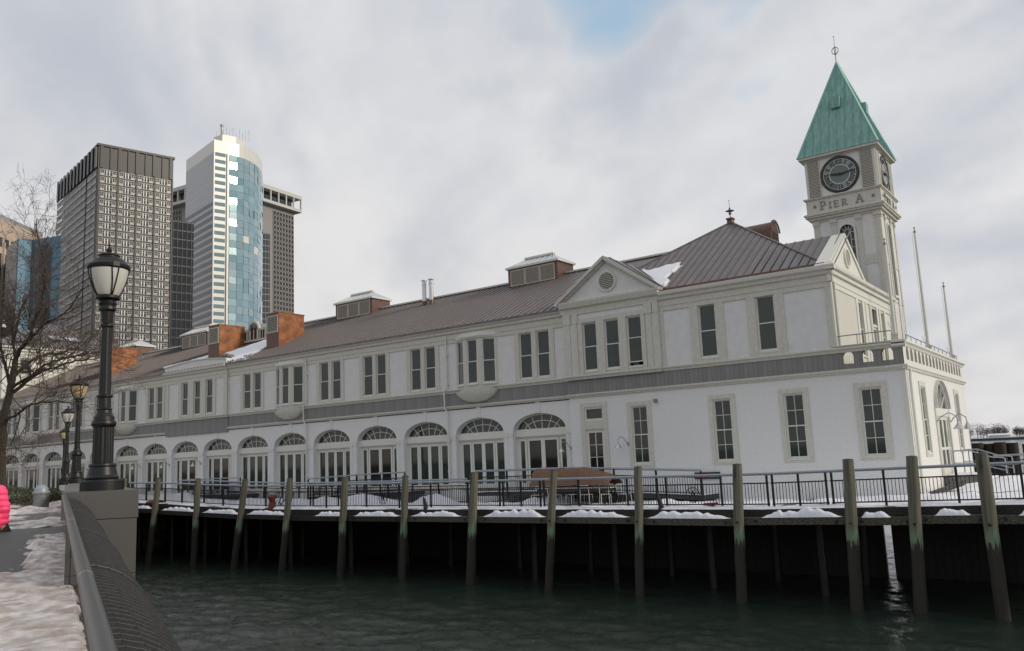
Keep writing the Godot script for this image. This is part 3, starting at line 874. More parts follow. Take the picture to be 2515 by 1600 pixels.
func house_windows(house: Node3D) -> void:
	var rng := RandomNumberGenerator.new(); rng.seed = 77
	for x in upper_holes():
		sash_window(house, T3(Vector3(x, 6.17, ZM)), 0.79, 2.41, 1, 1, 0.22 if rng.randf() < 0.3 else 0.0, 0.5 if rng.randf() < 0.12 else 0.0)
	for c in [-54.64, -53.16, -51.72]:
		sash_window(house, T3(Vector3(c, 6.17, ZM + 0.12)), 0.79, 2.41)
	# oriels: three-sided bays on curved corbels
	for k in [1, 5, 10, 14]:
		var c := bay_x(k)
		var out := [Vector2(1.45, 0.0), Vector2(0.52, 0.40), Vector2(-0.52, 0.40), Vector2(-1.45, 0.0)]
		var m := MB.new()
		for i in 3:
			var a: Vector2 = out[i + 1]; var b: Vector2 = out[i]
			var e := b - a
			var x := Transform3D(Basis(Vector3.UP, atan2(-e.y, e.x)), Vector3(c + (a.x + b.x) / 2, 0, ZM + (a.y + b.y) / 2))
			var wl := e.length(); var ww := 0.72 if i == 1 else 0.76
			var h := Rect2(-ww / 2, 6.16, ww, 2.43)
			holed(m, x, -wl / 2, wl / 2, 5.82, 8.8, [h], 0.14)
			sash_window(house, x * T3(Vector3(0, 6.17, 0)), ww - 0.01, 2.41, 1, 1, 0.0, 0.45 if (k == 5 and i != 2) else 0.0)
		put(house, "oriel", m, M.cream)
		var hood := MB.new()
		for y in [[8.62, 8.70, 0.06], [8.70, 8.80, 0.12], [8.80, 8.93, 0.05]]:
			var p := PackedVector2Array()
			for o in out: p.append(Vector2(o.x * (1.0 + y[2] * 0.5), o.y + y[2] if o.y > 0 else 0.0))
			p.append(Vector2(-1.45, -0.05)); p.append(Vector2(1.45, -0.05))
			hood.prism(p, Transform3D(Basis(Vector3(1, 0, 0), Vector3(0, 0, 1), Vector3(0, -1, 0)), Vector3(c, y[1], ZM)), y[1] - y[0])
		put(house, "oriel_hood", hood, M.cream_light)
		var cb := MB.new()
		var rings := []
		for j in 9:
			var t := j / 8.0
			var s := sqrt(maxf(1.0 - t * t, 0.0)) * (1.0 - 0.12 * t)
			var row := []
			for i in 13:
				var a := PI * i / 12.0
				row.append(Vector3(c + cos(a) * 1.42 * s, 5.84 - 0.66 * t, ZM + 0.02 + pow(sin(a), 0.7) * 0.42 * s))
			rings.append(row)
		for j in 8:
			for i in 12: cb.quad(rings[j + 1][i], rings[j][i], rings[j][i + 1], rings[j + 1][i + 1])
		put(house, "corbel", cb, M.cream)

func house_pavilion(house: Node3D) -> void:
	# the end pavilion nearest the tower: plain brick ground floor, panelled upper floor, gabled bay on its left
	var low := MB.new()
	var holes := [Rect2(-21.22, 0.6, 1.05, 2.78), Rect2(-21.22, 3.80, 1.05, 0.64)]
	var wins := [-18.27, -14.24, -11.11, -8.08]
	for x in wins: holes.append(Rect2(x - 0.42, 1.66, 0.84, 2.68))
	holed(low, T3(Vector3(0, 0, ZP)), -22.05, XW, -0.3, 4.97, holes, 0.18)
	low.quad(Vector3(-22.05, -0.3, ZM), Vector3(-22.05, -0.3, ZP), Vector3(-22.05, 4.97, ZP), Vector3(-22.05, 4.97, ZM))
	put(house, "wall", low, M.white_brick)
	var tr := MB.new()
	for x in wins: casing(tr, T3(Vector3(x, 1.66, ZP)), 0.84, 2.68, 0.20, 0.035, 0.14)
	casing(tr, T3(Vector3(-20.70, 0.6, ZP)), 1.05, 3.84, 0.22, 0.035)
	tr.box(Vector3(-21.22, 3.38, ZP - 0.1), Vector3(-20.17, 3.80, ZP + 0.03))
	put(house, "window_casing", tr, M.cream)
	for i in wins.size():
		sash_window(house, T3(Vector3(wins[i], 1.67, ZP)), 0.83, 2.66, 2, 2, 0.36 if i == 0 else 0.0)
	# door with a fixed light above it
	var df := MB.new()
	ring(df, 1.05, 2.78, 0, 0.05, -0.15, -0.02)
	ring(df, 0.95, 2.73, 0, 0.11, -0.10, -0.05, 0.3)
	df.box(Vector3(-0.02, 0.3, -0.095), Vector3(0.02, 2.62, -0.055))
	for y in [0.88, 1.46, 2.04]: df.box(Vector3(-0.37, y - 0.012, -0.092), Vector3(0.37, y + 0.012, -0.058))
	var door := put(house, "door", df, M.cream_light, T3(Vector3(-20.70, 0.6, ZP)))
	for i in 2:
		for j in 4:
			var g := MB.new(); g.box(Vector3(-0.37 + 0.385 * i + 0.0, 0.3 + 0.58 * j, -0.078), Vector3(-0.015 + 0.385 * i, 0.88 + 0.58 * j, -0.072))
			put(door, "pane", g, M.glass_deep, Transform3D.IDENTITY, false)
	var tl := MB.new(); ring(tl, 1.05, 0.64, 0, 0.09, -0.14, -0.02)
	var tlo := put(house, "transom_light", tl, M.cream_light, T3(Vector3(-20.70, 3.80, ZP)))
	var tg := MB.new(); tg.box(Vector3(-0.44, 0.09, -0.09), Vector3(0.44, 0.55, -0.084))
	put(tlo, "pane", tg, M.glass, Transform3D.IDENTITY, false)
	var amb := MB.new(); amb.box(Vector3(-20.66, 2.86, -36.5), Vector3(-20.20, 3.03, -36.44))
	put(house, "lit_ceiling_lamp", amb, lit_mat())
	var al := AreaLight3D.new()
	al.name = "ceiling_lamp_light"
	add_child(al)
	al.area_size = Vector2(0.46, 0.17)
	al.position = Vector3(-20.43, 2.945, -36.42)
	al.rotation.y = PI
	al.light_energy = 0.12; al.light_color = Color(1.0, 0.66, 0.2); al.area_range = 20.0; al.area_attenuation = 2.0
	al.shadow_enabled = true
	# band and ledges run on
	var z := ZP
	var band := MB.new(); band.box(Vector3(-22.05, 5.10, z - 0.25), Vector3(-9.3, 5.84, z + 0.03))
	put(house, "boarded_band", band, M.grey_board)
	# upper floor wall
	var up := MB.new()
	var h2 := []
	for x in [-14.60, -11.95]: h2.append(Rect2(x - 0.42, 6.20, 0.84, 2.42))
	holed(up, T3(Vector3(0, 0, z)), -17.0, XU, 5.8, 9.3, h2, 0.16)
	put(house, "wall", up, M.white_panel)
	for x in [-14.60, -11.95]: sash_window(house, T3(Vector3(x, 6.21, z)), 0.83, 2.40)
	var uc := MB.new()
	for b in [[-15.42, -15.02], [-14.18, -13.80], [-12.76, -12.37], [-11.53, -11.14], [-9.42, -9.2], [-17.0, -16.72]]:
		uc.box(Vector3(b[0], 6.04, z - 0.02), Vector3(b[1], 8.575, z + 0.04))
	for x in [-14.60, -11.95]: uc.box(Vector3(x - 0.42, 6.04, z - 0.02), Vector3(x + 0.42, 6.20, z + 0.038))
	put(house, "window_casing", uc, M.cream)
	# gabled bay
	var zg := z + 0.10
	var gb := MB.new()
	var h3 := []
	for x in [-20.62, -19.40, -18.20]: h3.append(Rect2(x - 0.40, 6.16, 0.80, 2.40))
	holed(gb, T3(Vector3(0, 0, zg)), -22.1, -16.9, 5.8, 9.5, h3, 0.16)
	gb.quad(Vector3(-16.9, 5.8, zg), Vector3(-16.9, 5.8, z), Vector3(-16.9, 9.5, z), Vector3(-16.9, 9.5, zg))
	gb.quad(Vector3(-22.1, 5.8, ZM), Vector3(-22.1, 5.8, zg), Vector3(-22.1, 9.5, zg), Vector3(-22.1, 9.5, ZM))
	put(house, "wall", gb, M.white_panel)
	sash_window(house, T3(Vector3(-20.62, 6.17, zg)), 0.79, 2.38, 1, 1, 0.14)
	sash_window(house, T3(Vector3(-19.40, 6.17, zg)), 0.79, 2.38, 1, 1, 0.24)
	sash_window(house, T3(Vector3(-18.20, 6.17, zg)), 0.79, 2.38, 1, 1, 0.32, 0.0, 0.16)
	var gt := MB.new()
	for b in [[-22.1, -21.72], [-21.55, -21.30], [-21.2, -21.02], [-20.22, -19.80], [-19.0, -18.60], [-17.80, -17.62], [-17.55, -17.28], [-17.16, -16.9]]:
		gt.box(Vector3(b[0], 6.04, zg - 0.02), Vector3(b[1], 8.56, zg + 0.05))
	gt.box(Vector3(-21.3, 8.56, zg - 0.02), Vector3(-17.55, 8.78, zg + 0.045))
	gt.box(Vector3(-22.1, 9.02, zg - 0.02), Vector3(-16.9, 9.10, zg + 0.055))
	for b in [[-22.1, -21.66], [-21.56, -21.25], [-17.6, -17.22], [-17.18, -16.9]]: gt.box(Vector3(b[0], 8.56, zg - 0.02), Vector3(b[1], 9.02, zg + 0.07))
	put(house, "pilaster", gt, M.cream)
	var gl := MB.new()
	moulding(gl, T3(Vector3(0, 0, zg)), -22.22, -16.78, [Vector2(-0.1, 9.10), Vector2(0.06, 9.10), Vector2(0.08, 9.30), Vector2(0.20, 9.36), Vector2(0.26, 9.58), Vector2(0.26, 9.66), Vector2(-0.1, 9.66)])
	put(house, "gable_cornice", gl, M.cream)
	moulding_to(house, "sill_ledge", T3(Vector3(0, 0, zg)), -22.1, -16.9, SILL_LEDGE, M.cream)
	moulding_to(house, "sill_ledge", T3(Vector3(0, 0, z)), -16.9, XW + 0.14, SILL_LEDGE, M.cream)
	moulding_to(house, "string_course", T3(Vector3(0, 0, z)), -22.12, XW + 0.14, LOW_LEDGE, M.cream)
	moulding_to(house, "cornice", T3(Vector3(0, 0, z)), -16.9, XU + 0.14, CORNICE, M.cream)
	moulding_to(house, "gutter", T3(Vector3(0, 0, z)), -16.8, XU + 0.30, GUTTER, M.cream_light)
	moulding_to(house, "frieze", T3(Vector3(0, 0, z)), -16.9, XU + 0.04, [Vector2(-0.1, 8.575), Vector2(0.045, 8.575), Vector2(0.045, 8.788), Vector2(-0.1, 8.788)], M.cream)
	# the triangular gable with its round louvre
	var ga := MB.new()
	ga.prism(PackedVector2Array([Vector2(-22.05, 9.66), Vector2(-16.95, 9.66), Vector2(-19.5, 11.42)]), T3(Vector3(0, 0, zg - 0.3)), 0.33)
	put(house, "gable", ga, M.white_panel)
	var rk := MB.new()
	for s in [-1.0, 1.0]:
		rk.bar(Vector3(-19.5 - s * 0.0, 11.54, zg + 0.06), Vector3(-19.5 + s * 2.82, 9.62, zg + 0.06), 0.5, 0.14)
		rk.bar(Vector3(-19.5, 11.42, zg + 0.02), Vector3(-19.5 + s * 2.65, 9.62, zg + 0.02), 0.3, 0.12)
	put(house, "raking_cornice", rk, M.cream)
	round_louver(house, T3(Vector3(-19.47, 10.40, zg + 0.035)), 0.53)
	# small fittings on the pavilion wall
	var bx := MB.new(); bx.box(Vector3(-17.47, 4.42, z), Vector3(-17.30, 4.58, z + 0.1))
	put(house, "junction_box", bx, M.letter_grey)

func moulding_to(house: Node3D, called: String, xf: Transform3D, x0: float, x1: float, prof: Array, m: Material) -> void:
	var a := MB.new(); moulding(a, xf, x0, x1, prof)
	put(house, called, a, m)

func lit_mat() -> StandardMaterial3D:
	var m := StandardMaterial3D.new()
	m.albedo_color = Color(0.9, 0.6, 0.15)
	m.emission_enabled = true; m.emission = Color(0.95, 0.55, 0.08); m.emission_energy_multiplier = 0.55
	return m

func round_louver(house: Node3D, xf: Transform3D, r: float) -> void:
	var m := MB.new()
	m.lathe([Vector2(r * 0.76, 0.0), Vector2(r * 0.80, 0.07), Vector2(r * 0.95, 0.07), Vector2(r, 0.0)], 32, xf * Transform3D(Basis(Vector3.RIGHT, PI / 2), Vector3.ZERO))
	var o := put(house, "round_louver", m, M.cream_light)
	var b := MB.new()
	for i in 32:
		var a0 := TAU * i / 32; var a1 := TAU * (i + 1) / 32
		b.tri(xf * Vector3(0, 0, 0.004), xf * Vector3(cos(a0) * r * 0.78, sin(a0) * r * 0.78, 0.004), xf * Vector3(cos(a1) * r * 0.78, sin(a1) * r * 0.78, 0.004))
	put(o, "shade_backing", b, M.louver_shade_dark)  # dark disc standing in for shade behind the slats
	for i in 9:
		var y := (i - 4) * r * 0.165
		var w := sqrt(maxf(pow(r * 0.77, 2) - y * y, 0.0))
		var s := MB.new()
		s.obox(xf * Transform3D(Basis(Vector3.RIGHT, 0.6), Vector3(0, y, 0.035)), Vector3(w * 2, r * 0.10, 0.012))
		put(o, "slat", s, M.cream_light)

func house_end(house: Node3D) -> void:
	# end wall facing the harbour (+x): ground floor with door arch and two tall windows
	var xf := T3(Vector3(XW, 0, 0), PI / 2)        # local x runs along -z
	var low := MB.new()
	var hw := 1.52; var dz := 42.2; var sp := 3.56; var rise := 1.15
	var holes := [Rect2(37.75, 1.66, 0.95, 2.72), Rect2(46.2, 1.66, 0.95, 2.72)]
	holed(low, xf, -ZP, dz - hw, -0.3, 4.97, [holes[0]], 0.18)
	holed(low, xf, dz + hw, 49.5, -0.3, 4.97, [holes[1]], 0.18)
	var arc := half_ellipse(hw, rise, 24)
	for i in arc.size() - 1:
		var a: Vector2 = arc[i]; var b: Vector2 = arc[i + 1]
		low.quad(xf * Vector3(dz + b.x, sp + b.y, 0), xf * Vector3(dz + a.x, sp + a.y, 0), xf * Vector3(dz + a.x, 4.97, 0), xf * Vector3(dz + b.x, 4.97, 0))
		low.quad(xf * Vector3(dz + a.x, sp + a.y, 0), xf * Vector3(dz + b.x, sp + b.y, 0), xf * Vector3(dz + b.x, sp + b.y, -0.12), xf * Vector3(dz + a.x, sp + a.y, -0.12))
	for s in [-1.0, 1.0]:
		var x: float = dz + s * hw
		low.quad(xf * Vector3(x, 0.6, 0), xf * Vector3(x, 0.6, -0.12), xf * Vector3(x, sp, -0.12), xf * Vector3(x, sp, 0))
	low.quad(xf * Vector3(dz - hw, -0.3, 0), xf * Vector3(dz + hw, -0.3, 0), xf * Vector3(dz + hw, 0.6, 0), xf * Vector3(dz - hw, 0.6, 0))
	put(house, "end_wall", low, M.white_brick)
	for h in holes: sash_window(house, xf * T3(Vector3(h.position.x + 0.475, 1.67, 0)), 0.94, 2.70, 2, 2)
	var tr := MB.new()
	for h in holes: casing(tr, xf * T3(Vector3(h.position.x + 0.475, 1.66, 0)), 0.95, 2.72, 0.2, 0.035, 0.14)
	for i in arc.size() - 1:
		var a: Vector2 = arc[i]; var b: Vector2 = arc[i + 1]
		tr.bar(xf * Vector3(dz + a.x * 1.09, sp + a.y * 1.1, 0.02), xf * Vector3(dz + b.x * 1.09, sp + b.y * 1.1, 0.02), 0.05, 0.24, Vector3.RIGHT)
	for s in [-1.0, 1.0]: tr.obox(xf * T3(Vector3(dz + s * (hw + 0.12), 2.08, 0.02)), Vector3(0.24, 2.96, 0.05))
	put(house, "window_casing", tr, M.cream)
	var fl := MB.new()
	fl.obox(xf * T3(Vector3(dz, 3.38, -0.04)), Vector3(hw * 2, 0.36, 0.14))
	for i in range(1, 6):
		var a := PI * i / 6.0
		fl.bar(xf * Vector3(dz + cos(a) * 0.35, sp, -0.06), xf * Vector3(dz + cos(a) * hw, sp + sin(a) * rise, -0.06), 0.05, 0.05, Vector3.RIGHT)
	var flo := put(house, "fanlight", fl, M.cream_light)
	var fg := MB.new()
	var poly := PackedVector2Array()
	for a in arc: poly.append(Vector2(dz + a.x, sp + a.y))
	fg.prism(poly, xf * T3(Vector3(0, 0, -0.09)), 0.006)
	put(flo, "pane", fg, M.glass)
	var dd := MB.new()
	for l in [[-1.52, -1.0], [-0.96, -0.01], [0.01, 0.96], [1.0, 1.52]]:
		for b in [[l[0], 0.6, l[0] + 0.14, 3.2], [l[1] - 0.14, 0.6, l[1], 3.2], [l[0], 0.6, l[1], 0.95], [l[0], 3.05, l[1], 3.2], [l[0], 1.72, l[1], 1.84]]:
			dd.obox(xf * T3(Vector3(dz + (b[0] + b[2]) / 2, (b[1] + b[3]) / 2, -0.06)), Vector3(b[2] - b[0], b[3] - b[1], 0.07 + 0.002 * (b[3] - b[1])))
	var ddo := put(house, "door", dd, M.cream_light)
	for l in [[-1.38, -1.14], [-0.82, -0.15], [0.15, 0.82], [1.14, 1.38]]:
		var g := MB.new(); g.obox(xf * T3(Vector3(dz + (l[0] + l[1]) / 2, 2.0, -0.07)), Vector3(l[1] - l[0], 2.1, 0.006))
		put(ddo, "pane", g, M.glass_deep)
	# two hanging lamps on bowed arms over the end door
	for s in [-1.0, 1.0]:
		var q := Vector3(dz + s * 1.75, 2.9, 0)
		var lm := MB.new()
		lm.tube([xf * q, xf * (q + Vector3(-s * 0.1, 0.25, 0.2)), xf * (q + Vector3(-s * 0.35, 0.42, 0.5)), xf * (q + Vector3(-s * 0.5, 0.25, 0.75)), xf * (q + Vector3(-s * 0.5, 0.0, 0.8))], 0.025, 6)
		var l := put(house, "wall_lamp", lm, M.galvanised)
		var sh := MB.new(); sh.lathe([Vector2(0.24, -0.3), Vector2(0.18, -0.2), Vector2(0.07, -0.06), Vector2(0.06, 0.02), Vector2(0, 0.03)], 14, T3(xf * (q + Vector3(-s * 0.5, 0.0, 0.8))))
		put(l, "shade", sh, M.steel)
	# terrace: floor, pierced parapet on two sides, cap and string course
	var te := MB.new()
	te.box(Vector3(XU - 0.3, 5.25, -49.4), Vector3(XW - 0.02, 5.33, ZP - 0.02))
	put(house, "terrace_floor", te, M.concrete_deck)
	var par := MB.new()
	pierced(par, T3(Vector3(0, 0, ZP + 0.03)), -9.32, XW, [[-8.79, 0.22], [-8.05, 0.22], [-7.31, 0.22]], 0.24)
	put(house, "parapet", par, M.grey_board)
	var par2 := MB.new()
	var ar := []
	for i in 17: ar.append([36.02 + 0.786 * i, 0.25])
	pierced(par2, xf * T3(Vector3(0, 0, 0.02)), -ZP, 49.5, ar, 0.20)
	put(house, "arcaded_parapet", par2, M.cream_light)
	var bk := MB.new(); bk.box(Vector3(XW - 0.30, 5.15, -49.4), Vector3(XW - 0.16, 5.95, -35.6))
	put(house, "niche_backing", bk, M.brown_copper)
	moulding_to(house, "string_course", xf, -ZP - 0.14, 49.6, LOW_LEDGE, M.cream_light)
	moulding_to(house, "parapet_cap", xf, -ZP - 0.17, 49.65, [Vector2(-0.35, 5.86), Vector2(0.06, 5.86), Vector2(0.10, 5.95), Vector2(0.19, 5.99), Vector2(0.19, 6.08), Vector2(-0.35, 6.10)], M.cream_light)
	moulding_to(house, "parapet_cap", T3(Vector3(0, 0, ZP)), -9.3, XW - 0.35, [Vector2(-0.28, 6.046), Vector2(0.10, 6.046), Vector2(0.10, 6.09), Vector2(-0.28, 6.09)], M.cream)
	# corner boards and a downspout at the corner
	var cb := MB.new()
	cb.box(Vector3(XW - 0.12, -0.2, ZP - 0.1), Vector3(XW + 0.03, 4.95, ZP + 0.03))
	put(house, "corner_board", cb, M.cream_light)
	var ds := MB.new(); ds.tube([Vector3(XW + 0.12, 4.95, ZP - 0.45), Vector3(XW + 0.10, 4.6, ZP - 0.40), Vector3(XW + 0.10, 0.1, ZP - 0.40)], 0.06, 8)
	ds.tube([Vector3(XU + 0.1, 8.8, ZP - 0.3), Vector3(XU + 0.1, 5.4, ZP - 0.3)], 0.05, 8)
	ds.tube([Vector3(XU + 0.1, 8.9, -46.1), Vector3(XU + 0.1, 5.4, -46.1)], 0.05, 8)
	put(house, "downspout", ds, M.cream_light)
	# upper end wall of upright boards, with windows and a door to the terrace
	var xu := T3(Vector3(XU, 0, 0), PI / 2)
	var up := MB.new()
	var hs := [Rect2(39.45, 6.0, 0.74, 2.5), Rect2(41.9, 5.35, 0.95, 2.25), Rect2(41.9, 7.72, 0.95, 0.75), Rect2(43.7, 6.0, 0.74, 2.5)]
	holed(up, xu, -ZP, 46.3, 5.2, 9.3, hs, 0.16)
	put(house, "upper_end_wall", up, M.cream_light)
	for i in 26:
		var zz := 35.75 + i * 0.135
		var b := MB.new(); b.obox(xu * T3(Vector3(zz, 7.0, 0.008)), Vector3(0.11, 3.1, 0.024))
		put(house, "plank", b, M.cream_light)
	for x in [39.82, 44.07]: sash_window(house, xu * T3(Vector3(x, 6.01, 0)), 0.73, 2.48)
	var tdo := MB.new(); ring(tdo, 0.95, 2.25, 0, 0.12, -0.12, -0.05, 0.3)
	var td := put(house, "door", tdo, M.cream_light, xu * T3(Vector3(42.375, 5.35, 0)))
	var tdg := MB.new(); tdg.box(Vector3(-0.36, 0.3, -0.09), Vector3(0.36, 2.13, -0.084))
	put(td, "pane", tdg, M.glass, Transform3D.IDENTITY, false)
	var ttg := MB.new(); ttg.box(Vector3(-0.45, 0.03, -0.09), Vector3(0.45, 0.70, -0.084))
	put(td, "transom_pane", ttg, M.glass, T3(Vector3(0, 2.37, 0)), false)
	var ec := MB.new()
	for b in [[35.22, 35.55], [39.1, 39.45], [40.19, 40.6], [40.75, 41.05], [41.55, 41.9], [42.85, 43.2], [43.4, 43.7], [44.44, 44.8], [45.9, 46.3]]:
		ec.obox(xu * T3(Vector3((b[0] + b[1]) / 2, 7.0, 0.02)), Vector3(b[1] - b[0], 3.14, 0.05))
	put(house, "pilaster", ec, M.cream_light)
	moulding_to(house, "frieze", xu, -ZP, 46.3, [Vector2(-0.1, 8.575), Vector2(0.045, 8.575), Vector2(0.045, 8.788), Vector2(-0.1, 8.788)], M.cream_light)
	moulding_to(house, "cornice", xu, -ZP - 0.14, 46.28, CORNICE, M.cream_light)
	moulding_to(house, "gutter", xu, -ZP - 0.3, 46.27, GUTTER, M.cream_light)
	# small gable facing the harbour
	var g2 := MB.new()
	g2.prism(PackedVector2Array([Vector2(35.3, 9.45), Vector2(41.1, 9.45), Vector2(38.2, 11.15)]), xu * T3(Vector3(0, 0, -0.25)), 0.28)
	put(house, "gable", g2, M.cream_light)
	var rk := MB.new()
	for s in [-1.0, 1.0]:
		rk.bar(xu * Vector3(38.2, 11.30, -0.20), xu * Vector3(38.2 + s * 3.15, 9.42, -0.20), 0.16, 0.58, Vector3.RIGHT)
	rk.obox(xu * T3(Vector3(38.2, 9.52, 0.05)), Vector3(6.1, 0.14, 0.18))
	put(house, "raking_cornice", rk, M.cream_light)
	round_louver(house, xu * T3(Vector3(38.25, 10.25, 0.035)), 0.47)
	# thin rails round the terrace
	var rl := MB.new()
	rl.tube([Vector3(-9.15, 6.5, ZP - 0.15), Vector3(-7.1, 6.5, ZP - 0.15)], 0.025, 6)
	for x in [-9.1, -8.4, -7.7, -7.1]: rl.tube([Vector3(x, 5.9, ZP - 0.15), Vector3(x, 6.5, ZP - 0.15)], 0.016, 6)
	rl.tube([Vector3(XW - 0.08, 6.42, -36.6), Vector3(XW - 0.08, 6.42, -49.0)], 0.025, 6)
	for i in 13: rl.tube([Vector3(XW - 0.08, 6.0, -36.6 - i * 1.03), Vector3(XW - 0.08, 6.42, -36.6 - i * 1.03)], 0.016, 6)
	put(house, "terrace_rail", rl, M.galvanised)

func pierced(m: MB, xf: Transform3D, x0: float, x1: float, arches: Array, th: float) -> void:
	# low wall 5.13..5.86 high with round-headed openings, th thick
	var yb := 5.34; var spg := 5.62
	for z in [0.0, -th]:
		var x := x0
		for a in arches:
			var l: float = a[0] - a[1]; var r: float = a[0] + a[1]
			m.quad(xf * Vector3(x, 5.13, z), xf * Vector3(l, 5.13, z), xf * Vector3(l, 5.87, z), xf * Vector3(x, 5.87, z))
			m.quad(xf * Vector3(l, 5.13, z), xf * Vector3(r, 5.13, z), xf * Vector3(r, yb, z), xf * Vector3(l, yb, z))
			for i in 12:
				var a0 := PI * i / 12; var a1 := PI * (i + 1) / 12
				m.quad(xf * Vector3(a[0] + cos(a1) * a[1], spg + sin(a1) * a[1], z), xf * Vector3(a[0] + cos(a0) * a[1], spg + sin(a0) * a[1], z), xf * Vector3(a[0] + cos(a0) * a[1], 5.87, z), xf * Vector3(a[0] + cos(a1) * a[1], 5.87, z))
			x = r
		m.quad(xf * Vector3(x, 5.13, z), xf * Vector3(x1, 5.13, z), xf * Vector3(x1, 5.87, z), xf * Vector3(x, 5.87, z))
	for a in arches:
		var p := [Vector2(a[0] - a[1], spg), Vector2(a[0] - a[1], yb), Vector2(a[0] + a[1], yb), Vector2(a[0] + a[1], spg)]
		for i in 12: p.append(Vector2(a[0] + cos(PI * (i + 1) / 12) * a[1], spg + sin(PI * (i + 1) / 12) * a[1]))
		for i in p.size() - 1:
			m.quad(xf * Vector3(p[i].x, p[i].y, 0), xf * Vector3(p[i].x, p[i].y, -th), xf * Vector3(p[i + 1].x, p[i + 1].y, -th), xf * Vector3(p[i + 1].x, p[i + 1].y, 0))

const EAVE_Z := -35.17
func roof_y(z: float) -> float:
	return 9.46 + 0.494 * (EAVE_Z - z)

func house_roof(house: Node3D) -> void:
	var zr := -42.35; var yr := roof_y(zr)
	var m := MB.new()
	m.prism(PackedVector2Array([Vector2(EAVE_Z, 9.46), Vector2(zr, yr), Vector2(-49.55, 9.46), Vector2(-49.55, 9.34), Vector2(EAVE_Z, 9.34)]), Transform3D(Basis(Vector3(0, 0, 1), Vector3(0, 1, 0), Vector3(-1, 0, 0)), Vector3(-14.0, 0, 0)), 70.0)
	var roof := put(house, "roof", m, M.roof_metal)
	var seam := MB.new()
	seam.bar(Vector3(0, 9.46 + 0.022, EAVE_Z), Vector3(0, yr + 0.022, zr), 0.03, 0.05)
	var sm := seam.done()
	for i in 154:
		put(roof, "seam", sm, M.seam_metal, T3(Vector3(-83.7 + i * 0.4, 0, 0)))
	var rc := MB.new()
	rc.bar(Vector3(-83.9, yr + 0.05, zr), Vector3(-19.3, yr + 0.05, zr), 0.3, 0.1)
	put(roof, "ridge_cap", rc, M.cream)
	# pyramid over the pavilion
	var ap := Vector3(-15.8, 14.08, zr)
	var c := [Vector3(-22.45, 9.47, EAVE_Z), Vector3(-9.2, 9.47, EAVE_Z), Vector3(-9.2, 9.47, -49.55), Vector3(-22.45, 9.47, -49.55)]
	var py := MB.new()
	for i in 4: py.tri(c[i], c[(i + 1) % 4], ap)
	py.quad(c[3], c[2], c[1], c[0])
	var pyr := put(house, "pyramid_roof", py, M.roof_metal)
	for i in 33:
		var x := -22.1 + i * 0.4
		var t := (x + 22.45) / (ap.x + 22.45) if x < ap.x else (-9.2 - x) / (-9.2 - ap.x)
		var top: Vector3 = Vector3(x, lerpf(9.47, ap.y, t), lerpf(EAVE_Z, ap.z, t))
		var b := MB.new(); b.bar(Vector3(x, 9.49, EAVE_Z), top + Vector3(0, 0.02, 0), 0.03, 0.05)
		put(pyr, "seam", b, M.seam_metal)
	var hip := MB.new()
	for k in 4: hip.bar(c[k] + Vector3(0, 0.02, 0), ap + Vector3(0, 0.02, 0), 0.10, 0.05)
	put(pyr, "hip_cap", hip, M.seam_metal)
	# copper eave flashing over the pavilion gutter
	var fl := MB.new(); fl.box(Vector3(-16.6, 9.46, EAVE_Z - 0.02), Vector3(-9.3, 9.60, EAVE_Z + 0.03))
	put(pyr, "eave_flashing", fl, M.brown_copper)
	# roof of the gabled bay and of the small end gable
	var gr := MB.new()
	var zf := ZP + 0.36
	for s in [-1.0, 1.0]:
		var a := Vector3(-19.5 + s * 2.85, 9.69, zf); var t := Vector3(-19.5, 11.64, zf)
		var bt := Vector3(-19.5, 11.64, -40.2); var ba := Vector3(-19.5 + s * 2.85, 9.69, -36.0)
		gr.quad(a, t, bt, ba)
		gr.quad(a - Vector3(0, 0.07, 0), t - Vector3(0, 0.07, 0), t, a)
		for k in 4:
			var u := (k + 0.5) / 4.0
			gr.bar(a.lerp(ba, u) + Vector3(0, 0.02, 0), t.lerp(bt, u) + Vector3(0, 0.02, 0), 0.03, 0.05)
	put(house, "gable_roof", gr, M.roof_metal)
	var er := MB.new()
	var xe := XU - 0.05
	er.quad(Vector3(-13.2, 9.48, EAVE_Z), Vector3(xe, 9.48, EAVE_Z), Vector3(xe, 11.38, -38.2), Vector3(-13.2, 11.38, -38.2))
	er.quad(Vector3(xe, 9.48, -41.25), Vector3(-13.2, 9.48, -41.25), Vector3(-13.2, 11.38, -38.2), Vector3(xe, 11.38, -38.2))
	var ero := put(house, "end_gable_roof", er, M.roof_metal)
	for i in 10:
		var x := -12.5 + i * 0.4
		var b := MB.new(); b.bar(Vector3(x, 9.50, EAVE_Z), Vector3(x, 11.40, -38.2), 0.03, 0.05)
		put(ero, "seam", b, M.seam_metal)
	# finial on the pyramid
	var fi := MB.new()
	fi.lathe([Vector2(0.42, 13.78), Vector2(0.22, 14.02), Vector2(0.20, 14.2), Vector2(0.27, 14.22), Vector2(0.25, 14.30), Vector2(0.0, 14.32)], 4, T3(Vector3(ap.x, 0, ap.z), PI / 4))
	var fio := put(pyr, "finial", fi, M.brown_copper)
	var fs := MB.new()
	fs.lathe([Vector2(0.03, 14.3), Vector2(0.03, 14.48), Vector2(0.09, 14.55), Vector2(0.03, 14.62), Vector2(0.24, 14.70), Vector2(0.03, 14.78), Vector2(0.06, 14.83), Vector2(0.015, 14.9), Vector2(0.012, 15.25), Vector2(0.03, 15.28), Vector2(0.0, 15.32)], 10, T3(Vector3(ap.x, 0, ap.z)))
	put(fio, "star_spike", fs, M.ball_metal)

